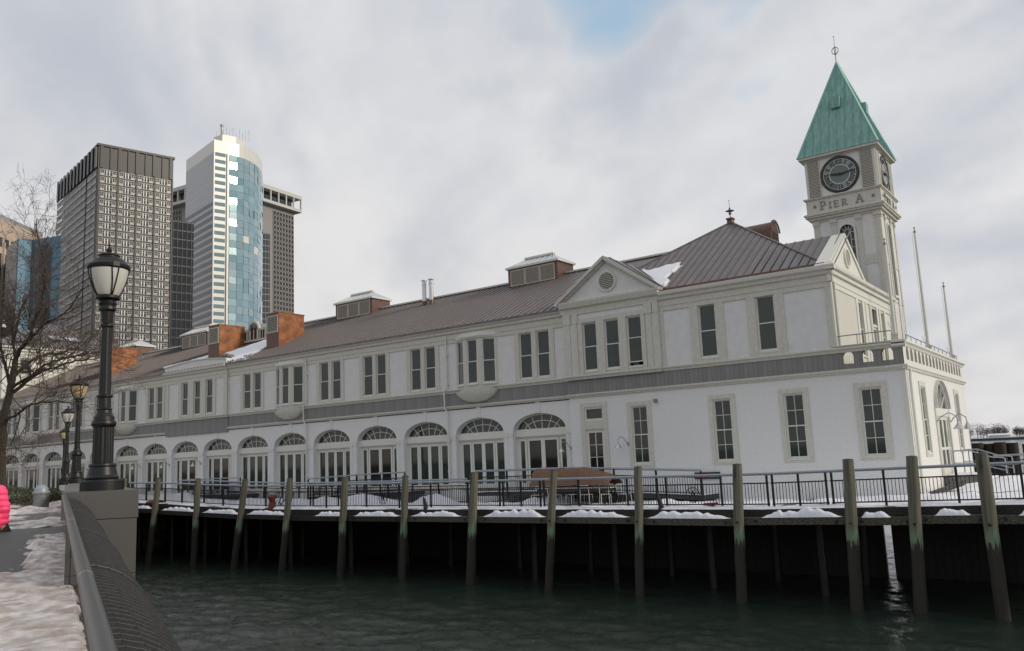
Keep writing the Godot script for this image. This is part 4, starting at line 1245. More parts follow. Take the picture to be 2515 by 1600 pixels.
func house_roof_things(house: Node3D) -> void:
	# louvred monitors straddling the ridge
	for q in [[-28.09, 3.64], [-43.6, 3.7], [-62.85, 3.7], [-73.6, 3.7]]:
		var cx: float = q[0]; var w: float = q[1]
		var zf := -41.46; var zb := -43.24
		var m := MB.new(); m.box(Vector3(cx - w / 2, 11.9, zb), Vector3(cx + w / 2, 13.68, zf))
		var o := put(house, "roof_monitor", m, M.brown_copper)
		for i in 3:
			var pw := (w - 0.46) / 3
			var x := cx - w / 2 + 0.2 + (pw + 0.03) * i
			var f := MB.new()
			f.box(Vector3(x, 12.60, zf), Vector3(x + 0.05, 13.60, zf + 0.04)); f.box(Vector3(x + pw - 0.05, 12.60, zf), Vector3(x + pw, 13.60, zf + 0.04))
			f.box(Vector3(x + 0.05, 12.60, zf), Vector3(x + pw - 0.05, 12.65, zf + 0.04)); f.box(Vector3(x + 0.05, 13.55, zf), Vector3(x + pw - 0.05, 13.60, zf + 0.04))
			for k in 14: f.obox(Transform3D(Basis(Vector3.RIGHT, 0.7), Vector3(x + pw / 2, 12.69 + k * 0.064, zf + 0.02)), Vector3(pw - 0.1, 0.045, 0.012))
			put(o, "louver_panel", f, M.louver_paint)
		var e := MB.new(); e.box(Vector3(cx - w / 2 - 0.12, 13.68, zb - 0.12), Vector3(cx + w / 2 + 0.12, 13.80, zf + 0.12))
		put(o, "eave_trim", e, M.cream_light)
		var g := MB.new()
		var a := [Vector3(cx - w / 2 - 0.1, 13.80, zf + 0.1), Vector3(cx + w / 2 + 0.1, 13.80, zf + 0.1), Vector3(cx + w / 2 + 0.1, 13.80, zb - 0.1), Vector3(cx - w / 2 - 0.1, 13.80, zb - 0.1)]
		var r0 := Vector3(cx - w / 2 + 0.85, 14.38, -42.35); var r1 := Vector3(cx + w / 2 - 0.85, 14.38, -42.35)
		g.quad(a[0], a[1], r1, r0); g.quad(a[2], a[3], r0, r1); g.tri(a[1], a[2], r1); g.tri(a[3], a[0], r0)
		put(o, "glazed_cap", g, M.glass_roof)
		var rb := MB.new()
		for i in 8: rb.bar(a[0].lerp(a[1], (i + 0.5) / 8.0), r0.lerp(r1, clampf((i + 0.5) / 8.0 * 1.5 - 0.25, 0, 1)), 0.035, 0.04)
		rb.box(r0 + Vector3(-0.1, -0.03, -0.12), r1 + Vector3(0.1, 0.09, 0.12))
		put(o, "ridge_vent", rb, M.cream_light)
	# bright copper ventilator housings on the front slope
	for cx in [-47.03, -53.76, -68.6]:
		var zf := -37.1; var w := 1.3
		var m := MB.new()
		m.prism(PackedVector2Array([Vector2(zf, 10.3), Vector2(zf, 12.80), Vector2(-39.32, 12.80), Vector2(-39.32, 11.3)]), Transform3D(Basis(Vector3(0, 0, 1), Vector3(0, 1, 0), Vector3(-1, 0, 0)), Vector3(cx + w / 2, 0, 0)), w)
		var o := put(house, "copper_housing", m, M.copper)
		var lid := MB.new(); lid.box(Vector3(cx - w / 2 - 0.03, 12.802, -39.36), Vector3(cx + w / 2 + 0.03, 12.86, zf + 0.03))
		put(o, "lid", lid, M.copper)
		var fp := MB.new(); fp.box(Vector3(cx - w / 2 + 0.004, 10.34, zf), Vector3(cx + w / 2 - 0.004, 12.79, zf + 0.012))
		put(o, "front_panel", fp, M.brown_copper)
		var bk := MB.new(); bk.box(Vector3(cx - 0.56, 11.48, zf + 0.012), Vector3(cx + 0.56, 12.60, zf + 0.018))
		put(o, "shade_backing", bk, M.louver_shade_dark)  # sheet coloured as the shade inside the housing
		var lf := MB.new(); ring(lf, 1.2, 1.2, 0, 0.07, 0.014, 0.05)
		put(o, "louver_frame", lf, M.louver_paint, T3(Vector3(cx, 11.44, zf)))
		for k in 9:
			var s := MB.new(); s.obox(Transform3D(Basis(Vector3.RIGHT, 0.65), Vector3(cx, 11.56 + k * 0.117, zf + 0.04)), Vector3(1.06, 0.075, 0.014))
			put(o, "slat", s, M.louver_paint)
	# twin steel flues
	for x in [-36.62, -36.02]:
		var zc := -41.2
		var m := MB.new(); m.lathe([Vector2(0.15, 12.3), Vector2(0.15, 13.72), Vector2(0.17, 13.73), Vector2(0.17, 13.78), Vector2(0.15, 13.79), Vector2(0.15, 13.95), Vector2(0.10, 13.97), Vector2(0.10, 14.02), Vector2(0.2, 14.03), Vector2(0.2, 14.08), Vector2(0.0, 14.12)], 14, T3(Vector3(x, 0, zc)))
		var o := put(house, "flue", m, M.steel)
		var b := MB.new(); b.lathe([Vector2(0.22, 12.2), Vector2(0.17, 12.62), Vector2(0.14, 12.7)], 14, T3(Vector3(x, 0, zc)))
		put(o, "boot", b, M.brown_copper)
	# arched dormer behind the middle parapet
	var zd := -39.4
	var dm := MB.new()
	dm.box(Vector3(-53.95, 11.3, -41.6), Vector3(-50.05, 12.52, zd))
	var hood := PackedVector2Array([Vector2(-52.62, 12.4), Vector2(-51.5, 12.4)])
	for i in 13: hood.append(Vector2(-52.06 + cos(PI * i / 12) * 0.56, 12.5 + sin(PI * i / 12) * 0.56))
	dm.prism(hood, T3(Vector3(0, 0, -42.0)), 42.0 + zd + 0.06)
	var dor := put(house, "dormer", dm, M.letter_grey)
	var dr := MB.new()
	dr.prism(PackedVector2Array([Vector2(zd + 0.12, 12.52), Vector2(-41.2, 13.12), Vector2(-42.2, 12.9), Vector2(-42.0, 12.45)]), Transform3D(Basis(Vector3(0, 0, 1), Vector3(0, 1, 0), Vector3(-1, 0, 0)), Vector3(-49.95, 0, 0)), 4.1)
	put(dor, "dormer_roof", dr, M.roof_metal)
	var df := MB.new()
	for i in 16:
		var a0 := PI * i / 16; var a1 := PI * (i + 1) / 16
		df.bar(Vector3(-52.06 + cos(a0) * 0.58, 12.5 + sin(a0) * 0.58, zd + 0.02), Vector3(-52.06 + cos(a1) * 0.58, 12.5 + sin(a1) * 0.58, zd + 0.02), 0.14, 0.22, Vector3.BACK)
	for b in [[-52.62, -52.42], [-52.11, -52.01], [-51.70, -51.5], [-53.9, -53.75], [-52.95, -52.8], [-51.35, -51.25], [-51.05, -51.0], [-50.78, -50.6], [-50.2, -50.05]]:
		df.box(Vector3(b[0], 11.70, zd - 0.01), Vector3(b[1], 12.5, zd + 0.08))
	df.box(Vector3(-53.95, 11.60, zd - 0.01), Vector3(-50.05, 11.76, zd + 0.12))
	df.box(Vector3(-53.95, 12.40, zd - 0.01), Vector3(-52.62, 12.52, zd + 0.1)); df.box(Vector3(-51.5, 12.40, zd - 0.01), Vector3(-50.05, 12.52, zd + 0.1))
	put(dor, "dormer_frame", df, M.louver_paint)
	for b in [[-52.42, -52.11, 12.86], [-52.01, -51.70, 12.86], [-51.25, -51.05, 12.38], [-51.0, -50.78, 12.38], [-53.75, -52.95, 12.38]]:
		var g := MB.new(); g.box(Vector3(b[0], 11.76, zd + 0.002), Vector3(b[1], b[2], zd + 0.07))
		put(dor, "pane", g, M.window_far)
	# barrel-topped copper vent on the far side of the pyramid
	var vt := PackedVector2Array([Vector2(42.0, 11.6), Vector2(43.2, 11.6), Vector2(43.2, 13.2)])
	for i in 11: vt.append(Vector2(42.6 + cos(PI * (i + 0.5) / 11.5) * 0.6, 13.2 + sin(PI * (i + 0.5) / 11.5) * 0.5))
	vt.append(Vector2(42.0, 13.2))
	var vm := MB.new(); vm.prism(vt, T3(Vector3(-15.6, 0, 0), PI / 2), 2.0)
	var vo := put(house, "barrel_vent", vm, M.brown_copper)
	var ve := MB.new()
	for i in 10:
		var a0 := PI * i / 10; var a1 := PI * (i + 1) / 10
		ve.bar(Vector3(-13.55, 13.2 + sin(a0) * 0.54, -42.6 - cos(a0) * 0.64), Vector3(-13.55, 13.2 + sin(a1) * 0.54, -42.6 - cos(a1) * 0.64), 0.12, 0.06, Vector3.RIGHT)
	put(vo, "hood_edge", ve, M.brown_copper)
	for k in 5:
		var s := MB.new(); s.box(Vector3(-13.6, 12.35 + k * 0.17, -43.0), Vector3(-13.57, 12.46 + k * 0.17, -42.2))
		put(vo, "slat", s, M.louver_shade_dark)
	# snow lying on the roof
	snow_on_roof("roof_snow", [Vector2(-50.6, -39.3), Vector2(-49.0, -38.9), Vector2(-47.85, -38.2), Vector2(-47.85, -36.2), Vector2(-48.6, -35.9), Vector2(-47.4, -35.3), Vector2(-49.9, -35.25), Vector2(-50.2, -36.3), Vector2(-53.0, -37.4)], "snow patch on the brown roof between the two bright copper housings")
	snow_on_roof("roof_snow", [Vector2(-54.6, -38.0), Vector2(-54.6, -36.2), Vector2(-56.4, -36.2), Vector2(-59.6, -36.6), Vector2(-57.0, -37.2)], "snow strip on the roof behind the curved parapet, left of the copper housing")
	snow_on_roof("roof_snow", [Vector2(-22.35, -38.4), Vector2(-21.2, -37.9), Vector2(-22.3, -36.0), Vector2(-22.9, -35.7), Vector2(-23.2, -36.4), Vector2(-22.8, -37.2)], "small snow patch on the roof left of the white gable")
	snow_on_roof("roof_snow", [Vector2(-19.2, -38.1), Vector2(-18.2, -37.75), Vector2(-17.7, -38.05), Vector2(-16.9, -38.0), Vector2(-16.6, -37.7), Vector2(-16.9, -37.2), Vector2(-16.95, -36.5), Vector2(-16.6, -35.7), Vector2(-17.4, -35.55), Vector2(-18.4, -36.6)], "snow wedge in the roof valley right of the white gable", 0.646)

func snow_on_roof(called: String, outline: Array, label: String, slope := 0.494) -> void:
	# a thin rounded sheet with a ragged edge lying on the front slope
	var nz := noise(int(absf(outline[0].x) * 100), 1.3, 3)
	var rag := PackedVector2Array()
	for i in outline.size():
		var a: Vector2 = outline[i]; var b: Vector2 = outline[(i + 1) % outline.size()]
		var n := maxi(2, int(a.distance_to(b) / 0.14))
		for k in n:
			var p := a.lerp(b, k / float(n))
			rag.append(p + Vector2(nz.get_noise_2d(p.x * 1.5, p.y * 1.5), nz.get_noise_2d(p.x * 1.5 + 50, p.y * 1.5)) * 0.22)
	var inner := Geometry2D.offset_polygon(rag, -0.09)
	var m := MB.new()
	var lift := func(p: Vector2, h: float) -> Vector3: return Vector3(p.x, 9.47 + slope * (EAVE_Z - p.y) + h, p.y)
	if Geometry2D.is_polygon_clockwise(rag): rag.reverse()
	var t := Geometry2D.triangulate_polygon(rag)
	for k in range(0, t.size(), 3): m.tri(lift.call(rag[t[k]], 0.05), lift.call(rag[t[k + 2]], 0.05), lift.call(rag[t[k + 1]], 0.05))
	for i in rag.size():
		var a := rag[i]; var b := rag[(i + 1) % rag.size()]
		m.quad(lift.call(a, -0.02), lift.call(b, -0.02), lift.call(b, 0.05), lift.call(a, 0.05))
	for q in inner:
		if Geometry2D.is_polygon_clockwise(q): q.reverse()
		var t2 := Geometry2D.triangulate_polygon(q)
		for k in range(0, t2.size(), 3): m.tri(lift.call(q[t2[k]], 0.10), lift.call(q[t2[k + 2]], 0.10), lift.call(q[t2[k + 1]], 0.10))
		for i in q.size():
			var a := q[i]; var b := q[(i + 1) % q.size()]
			m.quad(lift.call(a, 0.05), lift.call(b, 0.05), lift.call(b, 0.10), lift.call(a, 0.10))
	solo(called, m, M.snow, label, "snow patch", "snow patches on the brown roof")

# ---------------------------------------------------------------- the clock tower
const TX := -10.92
const TZ := -48.02

func build_clock_tower() -> void:
	var t := thing("clock_tower", Vector3(TX, 5.3, TZ), "square white clock tower with a green copper spire at the pier head", "clock tower")
	var c := Vector3(TX, 0, TZ)
	var hs := 1.70
	# shaft: four walls with a tall arched window on the two seen sides
	var sides := [T3(c + Vector3(0, 0, hs), 0.0), T3(c + Vector3(hs, 0, 0), PI / 2)]
	var sh := MB.new()
	for x in sides:
		tower_wall(sh, x, hs)
	sh.box(Vector3(TX - hs, 5.2, TZ - hs), Vector3(TX - hs + 0.2, 14.3, TZ + hs - 0.01))
	sh.box(Vector3(TX - hs + 0.2, 5.2, TZ - hs), Vector3(TX + hs - 0.01, 14.3, TZ - hs + 0.2))
	put(t, "shaft", sh, M.white_panel)
	var ins := MB.new(); ins.box(Vector3(TX - 1.1, 5.2, TZ - 1.1), Vector3(TX + 1.1, 14.2, TZ + 1.1))
	put(t, "interior", ins, M.interior)
	for x in sides:
		var p := MB.new()
		for b in [[-1.70, -1.42], [-0.78, -0.50], [0.50, 0.78], [1.42, 1.70]]:
			p.obox(x * T3(Vector3((b[0] + b[1]) / 2, 9.6, 0.02)), Vector3(b[1] - b[0], 8.8, 0.05))
			p.obox(x * T3(Vector3((b[0] + b[1]) / 2, 14.08, 0.04)), Vector3(b[1] - b[0] + 0.08, 0.18, 0.10))
			p.obox(x * T3(Vector3((b[0] + b[1]) / 2, 13.92, 0.03)), Vector3(b[1] - b[0] + 0.03, 0.06, 0.08))
		p.obox(x * T3(Vector3(1.1, 11.7, 0.012)), Vector3(0.64, 0.5, 0.03)); p.obox(x * T3(Vector3(-1.1, 11.7, 0.012)), Vector3(0.64, 0.5, 0.03))
		put(t, "pilaster", p, M.cream)
		var fr := MB.new()
		for i in 12:
			var a0 := PI * i / 12; var a1 := PI * (i + 1) / 12
			fr.bar(x * Vector3(cos(a0) * 0.42, 13.40 + sin(a0) * 0.42, 0.03), x * Vector3(cos(a1) * 0.42, 13.40 + sin(a1) * 0.42, 0.03), 0.10, 0.11, x.basis.z)
			fr.bar(x * Vector3(cos(a0) * 0.15, 13.36 + sin(a0) * 0.17, -0.09), x * Vector3(cos(a1) * 0.15, 13.36 + sin(a1) * 0.17, -0.09), 0.035, 0.03, x.basis.z)
		for s in [-1.0, 1.0]:
			fr.obox(x * T3(Vector3(s * 0.42, 11.6, 0.03)), Vector3(0.11, 3.6, 0.10))
			fr.obox(x * T3(Vector3(s * 0.15, 12.3, -0.09)), Vector3(0.03, 2.1, 0.035))
		for i in range(1, 5):
			var a := PI * i / 5.0
			fr.bar(x * Vector3(cos(a) * 0.15, 13.36 + sin(a) * 0.17, -0.09), x * Vector3(cos(a) * 0.36, 13.40 + sin(a) * 0.36, -0.09), 0.03, 0.03, x.basis.z)
		for i in 5:
			var y := 13.36 - i * 0.42
			for s in [-1.0, 1.0]: fr.obox(x * T3(Vector3(s * 0.26, y, -0.09)), Vector3(0.22, 0.028, 0.03))
		fr.obox(x * T3(Vector3(0, 11.3, -0.08)), Vector3(0.76, 0.10, 0.06))
		fr.obox(x * T3(Vector3(0, 9.78, 0.04)), Vector3(1.0, 0.12, 0.14))
		var fo := put(t, "window", fr, M.cream_light)
		var g := MB.new()
		var gp := PackedVector2Array([Vector2(-0.40, 9.8), Vector2(0.40, 9.8)])
		for i in 13: gp.append(Vector2(cos(PI * i / 12) * 0.40, 13.40 + sin(PI * i / 12) * 0.40))
		g.prism(gp, x * T3(Vector3(0, 0, -0.13)), 0.006)
		put(fo, "pane", g, M.glass)
	# cornice and lettered frieze
	var co := MB.new()
	for s in [[14.17, 14.28, 1.78], [14.28, 14.42, 1.90], [14.42, 14.52, 2.02], [14.52, 14.60, 2.08], [14.60, 14.645, 2.0], [15.38, 15.44, 1.98], [15.44, 15.50, 2.04]]:
		co.box(Vector3(TX - s[2], s[0], TZ - s[2]), Vector3(TX + s[2], s[1] + 0.001, TZ + s[2]))
	put(t, "cornice", co, M.cream)
	var fz := MB.new(); fz.box(Vector3(TX - 1.93, 14.64, TZ - 1.93), Vector3(TX + 1.93, 15.40, TZ + 1.93))
	put(t, "frieze", fz, M.cream)
	# belfry with clock and louvres
	var hb := 1.84
	var be := MB.new(); be.box(Vector3(TX - hb, 15.50, TZ - hb), Vector3(TX + hb, 17.64, TZ + hb))
	put(t, "belfry", be, M.white_panel)
	var faces := [T3(c + Vector3(0, 0, hb), 0.0), T3(c + Vector3(hb, 0, 0), PI / 2)]
	for x in faces:
		for s in [-1.0, 1.0]:
			var lp := MB.new()
			for b in [[s * 1.72, 0.07], [s * 1.06, 0.05]]: lp.obox(x * T3(Vector3(b[0], 16.57, 0.02)), Vector3(b[1], 2.1, 0.06))
			var lo := put(t, "louver", lp, M.cream)
			var bk := MB.new(); bk.obox(x * T3(Vector3(s * 1.39, 16.57, 0.004)), Vector3(0.60, 2.04, 0.006))
			put(lo, "shade_backing", bk, M.louver_shade_dark)  # shade of the belfry opening, painted as a dark sheet
			for k in 24:
				var sl := MB.new()
				sl.obox(x * Transform3D(Basis(Vector3.RIGHT, 0.65), Vector3(s * 1.39, 15.62 + k * 0.083, 0.03)), Vector3(0.60, 0.055, 0.012))
				put(lo, "slat", sl, M.cream_light)
		tower_clock(t, x)
		frieze_letters(t, x * T3(Vector3(0, 0, 0.09)))
	# spire
	var ev := MB.new()
	for s in [[17.64, 17.72, 1.93], [17.72, 17.84, 2.08]]: ev.box(Vector3(TX - s[2], s[0], TZ - s[2]), Vector3(TX + s[2], s[1], TZ + s[2]))
	put(t, "eave_cornice", ev, M.cream)
	var ap := Vector3(TX, 23.7, TZ)
	var e := 2.12; var y0 := 17.842
	var k4 := [Vector3(TX - e, y0, TZ + e), Vector3(TX + e, y0, TZ + e), Vector3(TX + e, y0, TZ - e), Vector3(TX - e, y0, TZ - e)]
	var sp := MB.new()
	for i in 4: sp.tri(k4[i], k4[(i + 1) % 4], ap)
	sp.quad(k4[3], k4[2], k4[1], k4[0])
	var spo := put(t, "spire", sp, M.patina)
	for i in 4:
		var a: Vector3 = k4[i]; var b: Vector3 = k4[(i + 1) % 4]
		var nrm := (b - a).cross(ap - a).normalized()
		for j in range(1, 10):
			var u := j / 10.0
			var f := a.lerp(b, u)
			var tt := minf(u, 1.0 - u) * 2.0
			var top: Vector3 = f + (ap - (a + b) * 0.5) * tt * 0.985
			var s := MB.new(); s.bar(f + nrm * 0.012, top + nrm * 0.012, 0.03, 0.035, nrm)
			if i < 2 or j % 3 == 0: put(spo, "seam", s, M.patina)
		var hp := MB.new(); hp.bar(a, ap, 0.10, 0.07)
		put(spo, "hip_cap", hp, M.patina_edge)
	var hx := MB.new()
	hx.box(Vector3(TX - 0.26, 20.55, TZ + 0.75), Vector3(TX + 0.22, 21.2, TZ + 1.30))
	hx.box(Vector3(TX + 0.72, 20.2, TZ - 0.30), Vector3(TX + 1.34, 20.85, TZ + 0.20))
	put(spo, "hatch", hx, M.patina)
	var fi := MB.new()
	fi.tube([ap - Vector3(0, 0.1, 0), ap + Vector3(0, 0.45, 0)], 0.03, 6)
	fi.tube([ap + Vector3(0, 0.9, 0), ap + Vector3(0, 1.55, 0)], 0.018, 6)
	fi.lathe([Vector2(0.0, 0.42), Vector2(0.06, 0.46), Vector2(0.0, 0.52)], 8, T3(ap)); fi.lathe([Vector2(0.0, 0.86), Vector2(0.06, 0.90), Vector2(0.0, 0.95)], 8, T3(ap)); fi.lathe([Vector2(0.0, 1.5), Vector2(0.04, 1.55), Vector2(0.0, 1.6)], 8, T3(ap))
	for q in 4:
		var pts := []
		for i in 13:
			var a := PI * i / 12 - PI / 2
			pts.append(ap + Vector3(cos(a) * 0.18 * cos(q * PI / 2), 0.69 + sin(a) * 0.21, cos(a) * 0.18 * sin(q * PI / 2)))
		fi.tube(pts, 0.022, 6)
	put(spo, "finial", fi, M.ball_metal)

func tower_wall(m: MB, x: Transform3D, hs: float) -> void:
	# one side of the shaft with an arched opening 0.8 wide, 9.8 to 13.8 high
	var r := 0.40
	m.quad(x * Vector3(-hs, 5.2, 0), x * Vector3(-r, 5.2, 0), x * Vector3(-r, 14.3, 0), x * Vector3(-hs, 14.3, 0))
	m.quad(x * Vector3(r, 5.2, 0), x * Vector3(hs, 5.2, 0), x * Vector3(hs, 14.3, 0), x * Vector3(r, 14.3, 0))
	m.quad(x * Vector3(-r, 5.2, 0), x * Vector3(r, 5.2, 0), x * Vector3(r, 9.8, 0), x * Vector3(-r, 9.8, 0))
	for i in 12:
		var a0 := PI * i / 12; var a1 := PI * (i + 1) / 12
		var p := Vector3(cos(a0) * r, 13.4 + sin(a0) * r, 0); var q := Vector3(cos(a1) * r, 13.4 + sin(a1) * r, 0)
		m.quad(x * q, x * p, x * Vector3(p.x, 14.3, 0), x * Vector3(q.x, 14.3, 0))
		m.quad(x * p, x * q, x * (q - Vector3(0, 0, 0.2)), x * (p - Vector3(0, 0, 0.2)))
	for s in [-1.0, 1.0]: m.quad(x * Vector3(s * r, 9.8, 0), x * Vector3(s * r, 9.8, -0.2), x * Vector3(s * r, 13.4, -0.2), x * Vector3(s * r, 13.4, 0))

func tower_clock(t: Node3D, x: Transform3D) -> void:
	var o := x * T3(Vector3(-0.03, 16.57, 0))
	var face := Transform3D(o.basis * Basis(Vector3.RIGHT, PI / 2), o.origin)
	var m := MB.new()
	m.lathe([Vector2(1.02, 0.0), Vector2(1.02, 0.05), Vector2(0.98, 0.075), Vector2(0.90, 0.075), Vector2(0.87, 0.05), Vector2(0.87, 0.0)], 56, face)
	var c := put(t, "clock", m, M.clock_black)
	var d := MB.new(); d.lathe([Vector2(0.0, 0.012), Vector2(0.88, 0.012)], 56, face)
	for i in 56:
		var a0 := TAU * i / 56; var a1 := TAU * (i + 1) / 56
		d.tri(o * Vector3(0, 0, 0.014), o * Vector3(cos(a0) * 0.88, sin(a0) * 0.88, 0.014), o * Vector3(cos(a1) * 0.88, sin(a1) * 0.88, 0.014))
	put(c, "dial", d, M.dial)
	var di := MB.new()
	for i in 56:
		var a0 := TAU * i / 56; var a1 := TAU * (i + 1) / 56
		di.tri(o * Vector3(0, 0, 0.018), o * Vector3(cos(a0) * 0.52, sin(a0) * 0.52, 0.018), o * Vector3(cos(a1) * 0.52, sin(a1) * 0.52, 0.018))
	put(c, "inner_dial", di, M.dial_inner)
	var rg := MB.new()
	for r in [[0.86, 0.835], [0.545, 0.51]]:
		rg.lathe([Vector2(r[0], 0.014), Vector2(r[0], 0.035), Vector2(r[1], 0.035), Vector2(r[1], 0.014)], 56, face)
	put(c, "ring", rg, M.cream_light)
	var tk := MB.new()
	for i in 60:
		var a := TAU * i / 60.0
		tk.obox(o * Transform3D(Basis(Vector3.BACK, -a), Vector3(sin(a) * 0.94, cos(a) * 0.94, 0.078)), Vector3(0.02 if i % 5 else 0.045, 0.05, 0.006))
	put(c, "minute_mark", tk, M.dial_ring)
	var font := SystemFont.new(); font.font_names = PackedStringArray(["Droid Serif"]); font.font_weight = 700
	var names := ["XII", "I", "II", "III", "IIII", "V", "VI", "VII", "VIII", "IX", "X", "XI"]
	for i in 12:
		var tm := TextMesh.new()
		tm.text = names[i]; tm.font = font; tm.font_size = 48; tm.pixel_size = 0.0062; tm.depth = 0.012
		var a := TAU * i / 12.0
		put(c, "numeral", tm, M.clock_black, o * Transform3D(Basis(Vector3.BACK, -a).scaled_local(Vector3(0.85, 1.1, 1)), Vector3(sin(a) * 0.69, cos(a) * 0.69, 0.028)))
	var hand := func(ang: float, l: float, w: float, z: float) -> MB:
		var q := MB.new()
		q.prism(PackedVector2Array([Vector2(-w * 0.5, -0.22), Vector2(w * 0.5, -0.22), Vector2(w, l * 0.62), Vector2(w * 0.3, l * 0.9), Vector2(0, l), Vector2(-w * 0.3, l * 0.9), Vector2(-w, l * 0.62)]), o * Transform3D(Basis(Vector3.BACK, -deg_to_rad(ang)), Vector3(0, 0, z)), 0.012)
		return q
	put(c, "hour_hand", hand.call(277.0, 0.56, 0.055, 0.06), M.clock_black)
	put(c, "minute_hand", hand.call(84.0, 0.86, 0.038, 0.085), M.clock_black)
	var hb := MB.new(); hb.lathe([Vector2(0.07, 0.02), Vector2(0.07, 0.11), Vector2(0.0, 0.12)], 14, face)
	put(c, "hub", hb, M.clock_black)

func frieze_letters(t: Node3D, x: Transform3D) -> void:
	var font := SystemFont.new(); font.font_names = PackedStringArray(["Droid Serif"])
	for q in [["P", 0.0100, -1.05, 14.79], ["I", 0.0078, -0.66, 14.79], ["E", 0.0078, -0.35, 14.79], ["R", 0.0078, 0.07, 14.79], ["A", 0.0100, 0.86, 14.79]]:
		var tm := TextMesh.new()
		tm.text = q[0]; tm.font = font; tm.font_size = 64; tm.pixel_size = q[1]; tm.depth = 0.05
		tm.vertical_alignment = VERTICAL_ALIGNMENT_BOTTOM
		tm.horizontal_alignment = HORIZONTAL_ALIGNMENT_CENTER
		var box := tm.get_aabb()
		put(t, "letter", tm, M.letter_grey, x * T3(Vector3(q[2], q[3] - box.position.y, 0.012)))
	for s in [-1.48, 1.55]:
		var d := MB.new(); d.lathe([Vector2(0.085, 0.0), Vector2(0.085, 0.03), Vector2(0.05, 0.05), Vector2(0.0, 0.05)], 16, Transform3D(x.basis * Basis(Vector3.RIGHT, PI / 2), x * Vector3(s, 15.02, 0.0)))
		put(t, "boss", d, M.letter_grey)

# ---------------------------------------------------------------- the block at the landward end of the pier house
func build_head_house() -> void:
	var h := thing("end_block", Vector3(-90, 0, -40), "cream three-storey end block with hipped brown roof and two skylights behind the bare tree", "building")
	var x1 := -83.92; var zf := -35.5; var zb := -49.2
	var xf := T3(Vector3(x1, 0, 0), PI / 2)
	var w := MB.new()
	var holes := []
	for q in [[36.95, 11.9, 1.0, 1.7]]: holes.append(Rect2(q[0], q[1], q[2], q[3]))
	holed(w, xf, -zf, -zb, 0.0, 14.4, holes, 0.2)
	w.box(Vector3(-101, 0, zf - 0.3), Vector3(x1 - 0.01, 14.4, zf))
	w.box(Vector3(-101, 0, zb), Vector3(x1 - 0.01, 14.4, zb + 0.3))
	w.box(Vector3(-101, 0, zb), Vector3(-100.7, 14.4, zf))
	put(h, "wall", w, M.cream_light)
	var bk := MB.new(); bk.box(Vector3(x1 - 2.0, 0.1, zb + 0.4), Vector3(x1 - 1.8, 14.3, zf - 0.4))
	put(h, "interior", bk, M.interior)
	sash_window(h, xf * T3(Vector3(37.45, 11.91, 0)), 0.98, 1.68)
	var cl := MB.new()
	for i in 12: cl.box(Vector3(x1 - 0.02, 10.4 + i * 0.33, zb), Vector3(x1 + 0.022, 10.41 + i * 0.33 + 0.02, zf - 0.8))
	put(h, "clapboard_edge", cl, M.cream)
	var co := MB.new()
	for s in [[13.9, 14.15, 0.08], [14.15, 14.42, 0.25], [14.42, 14.62, 0.42]]:
		co.box(Vector3(-101, s[0], zb - s[2]), Vector3(x1 + s[2], s[1], zf + s[2]))
	co.box(Vector3(x1 - 0.5, 9.0, zf - 0.7), Vector3(x1 + 0.10, 13.9, zf + 0.10))
	put(h, "cornice", co, M.cream_light)
	var e := 0.5
	var a := [Vector3(-101.5, 14.62, zf + e), Vector3(x1 + e, 14.62, zf + e), Vector3(x1 + e, 14.62, zb - e), Vector3(-101.5, 14.62, zb - e)]
	var r1 := Vector3(-89.2, 18.05, -42.35); var r0 := Vector3(-95.8, 18.05, -42.35)
	var rf := MB.new()
	rf.quad(a[0], a[1], r1, r0); rf.tri(a[1], a[2], r1); rf.quad(a[2], a[3], r0, r1); rf.tri(a[3], a[0], r0)
	rf.quad(a[3], a[2], a[1], a[0])
	var ro := put(h, "hip_roof", rf, M.roof_metal)
	for i in 34:
		var z := zf + e - 0.4 - i * 0.42
		var t := 1.0 - absf(z + 42.35) / 7.35
		var m := MB.new(); m.bar(Vector3(x1 + e, 14.64, z), Vector3(x1 + e, 14.64, z).lerp(Vector3(r1.x, r1.y + 0.02, z), clampf(t, 0.02, 1.0)), 0.03, 0.05)
		put(ro, "seam", m, M.seam_metal)
	var n: Vector3 = (a[2] - a[1]).cross(r1 - a[1]).normalized()
	if n.x < 0: n = -n
	for z in [-40.9, -42.5]:
		var p := Vector3(x1 + e, 14.62, z).lerp(Vector3(r1.x, r1.y, z), 0.36)
		var up := (Vector3(r1.x, r1.y, 0) - Vector3(x1 + e, 14.62, 0)).normalized()
		var b := Basis(Vector3(0, 0, -1), up, n)
		var s := MB.new(); s.obox(Transform3D(b, p + n * 0.06), Vector3(1.35, 0.95, 0.12))
		var so := put(ro, "skylight", s, M.seam_metal)
		var g := MB.new(); g.obox(Transform3D(b, p + n * 0.125), Vector3(1.18, 0.78, 0.02))
		put(so, "pane", g, M.glass_roof)
	var fi := MB.new(); fi.lathe([Vector2(0.22, 18.0), Vector2(0.22, 18.25), Vector2(0.10, 18.4), Vector2(0.16, 18.65), Vector2(0.0, 18.9)], 10, T3(Vector3(-94.0, 0, -39.6)))
	put(h, "roof_ornament", fi, M.cream_light)

# ---------------------------------------------------------------- towers behind
func frame_at(p: Vector3, along: Vector3) -> Transform3D:
	# x along the face, y up, z outwards (to the right-hand side seen from above when walking along)
	var a := along.normalized()
	return Transform3D(Basis(a, Vector3.UP, a.cross(Vector3.UP)), p)

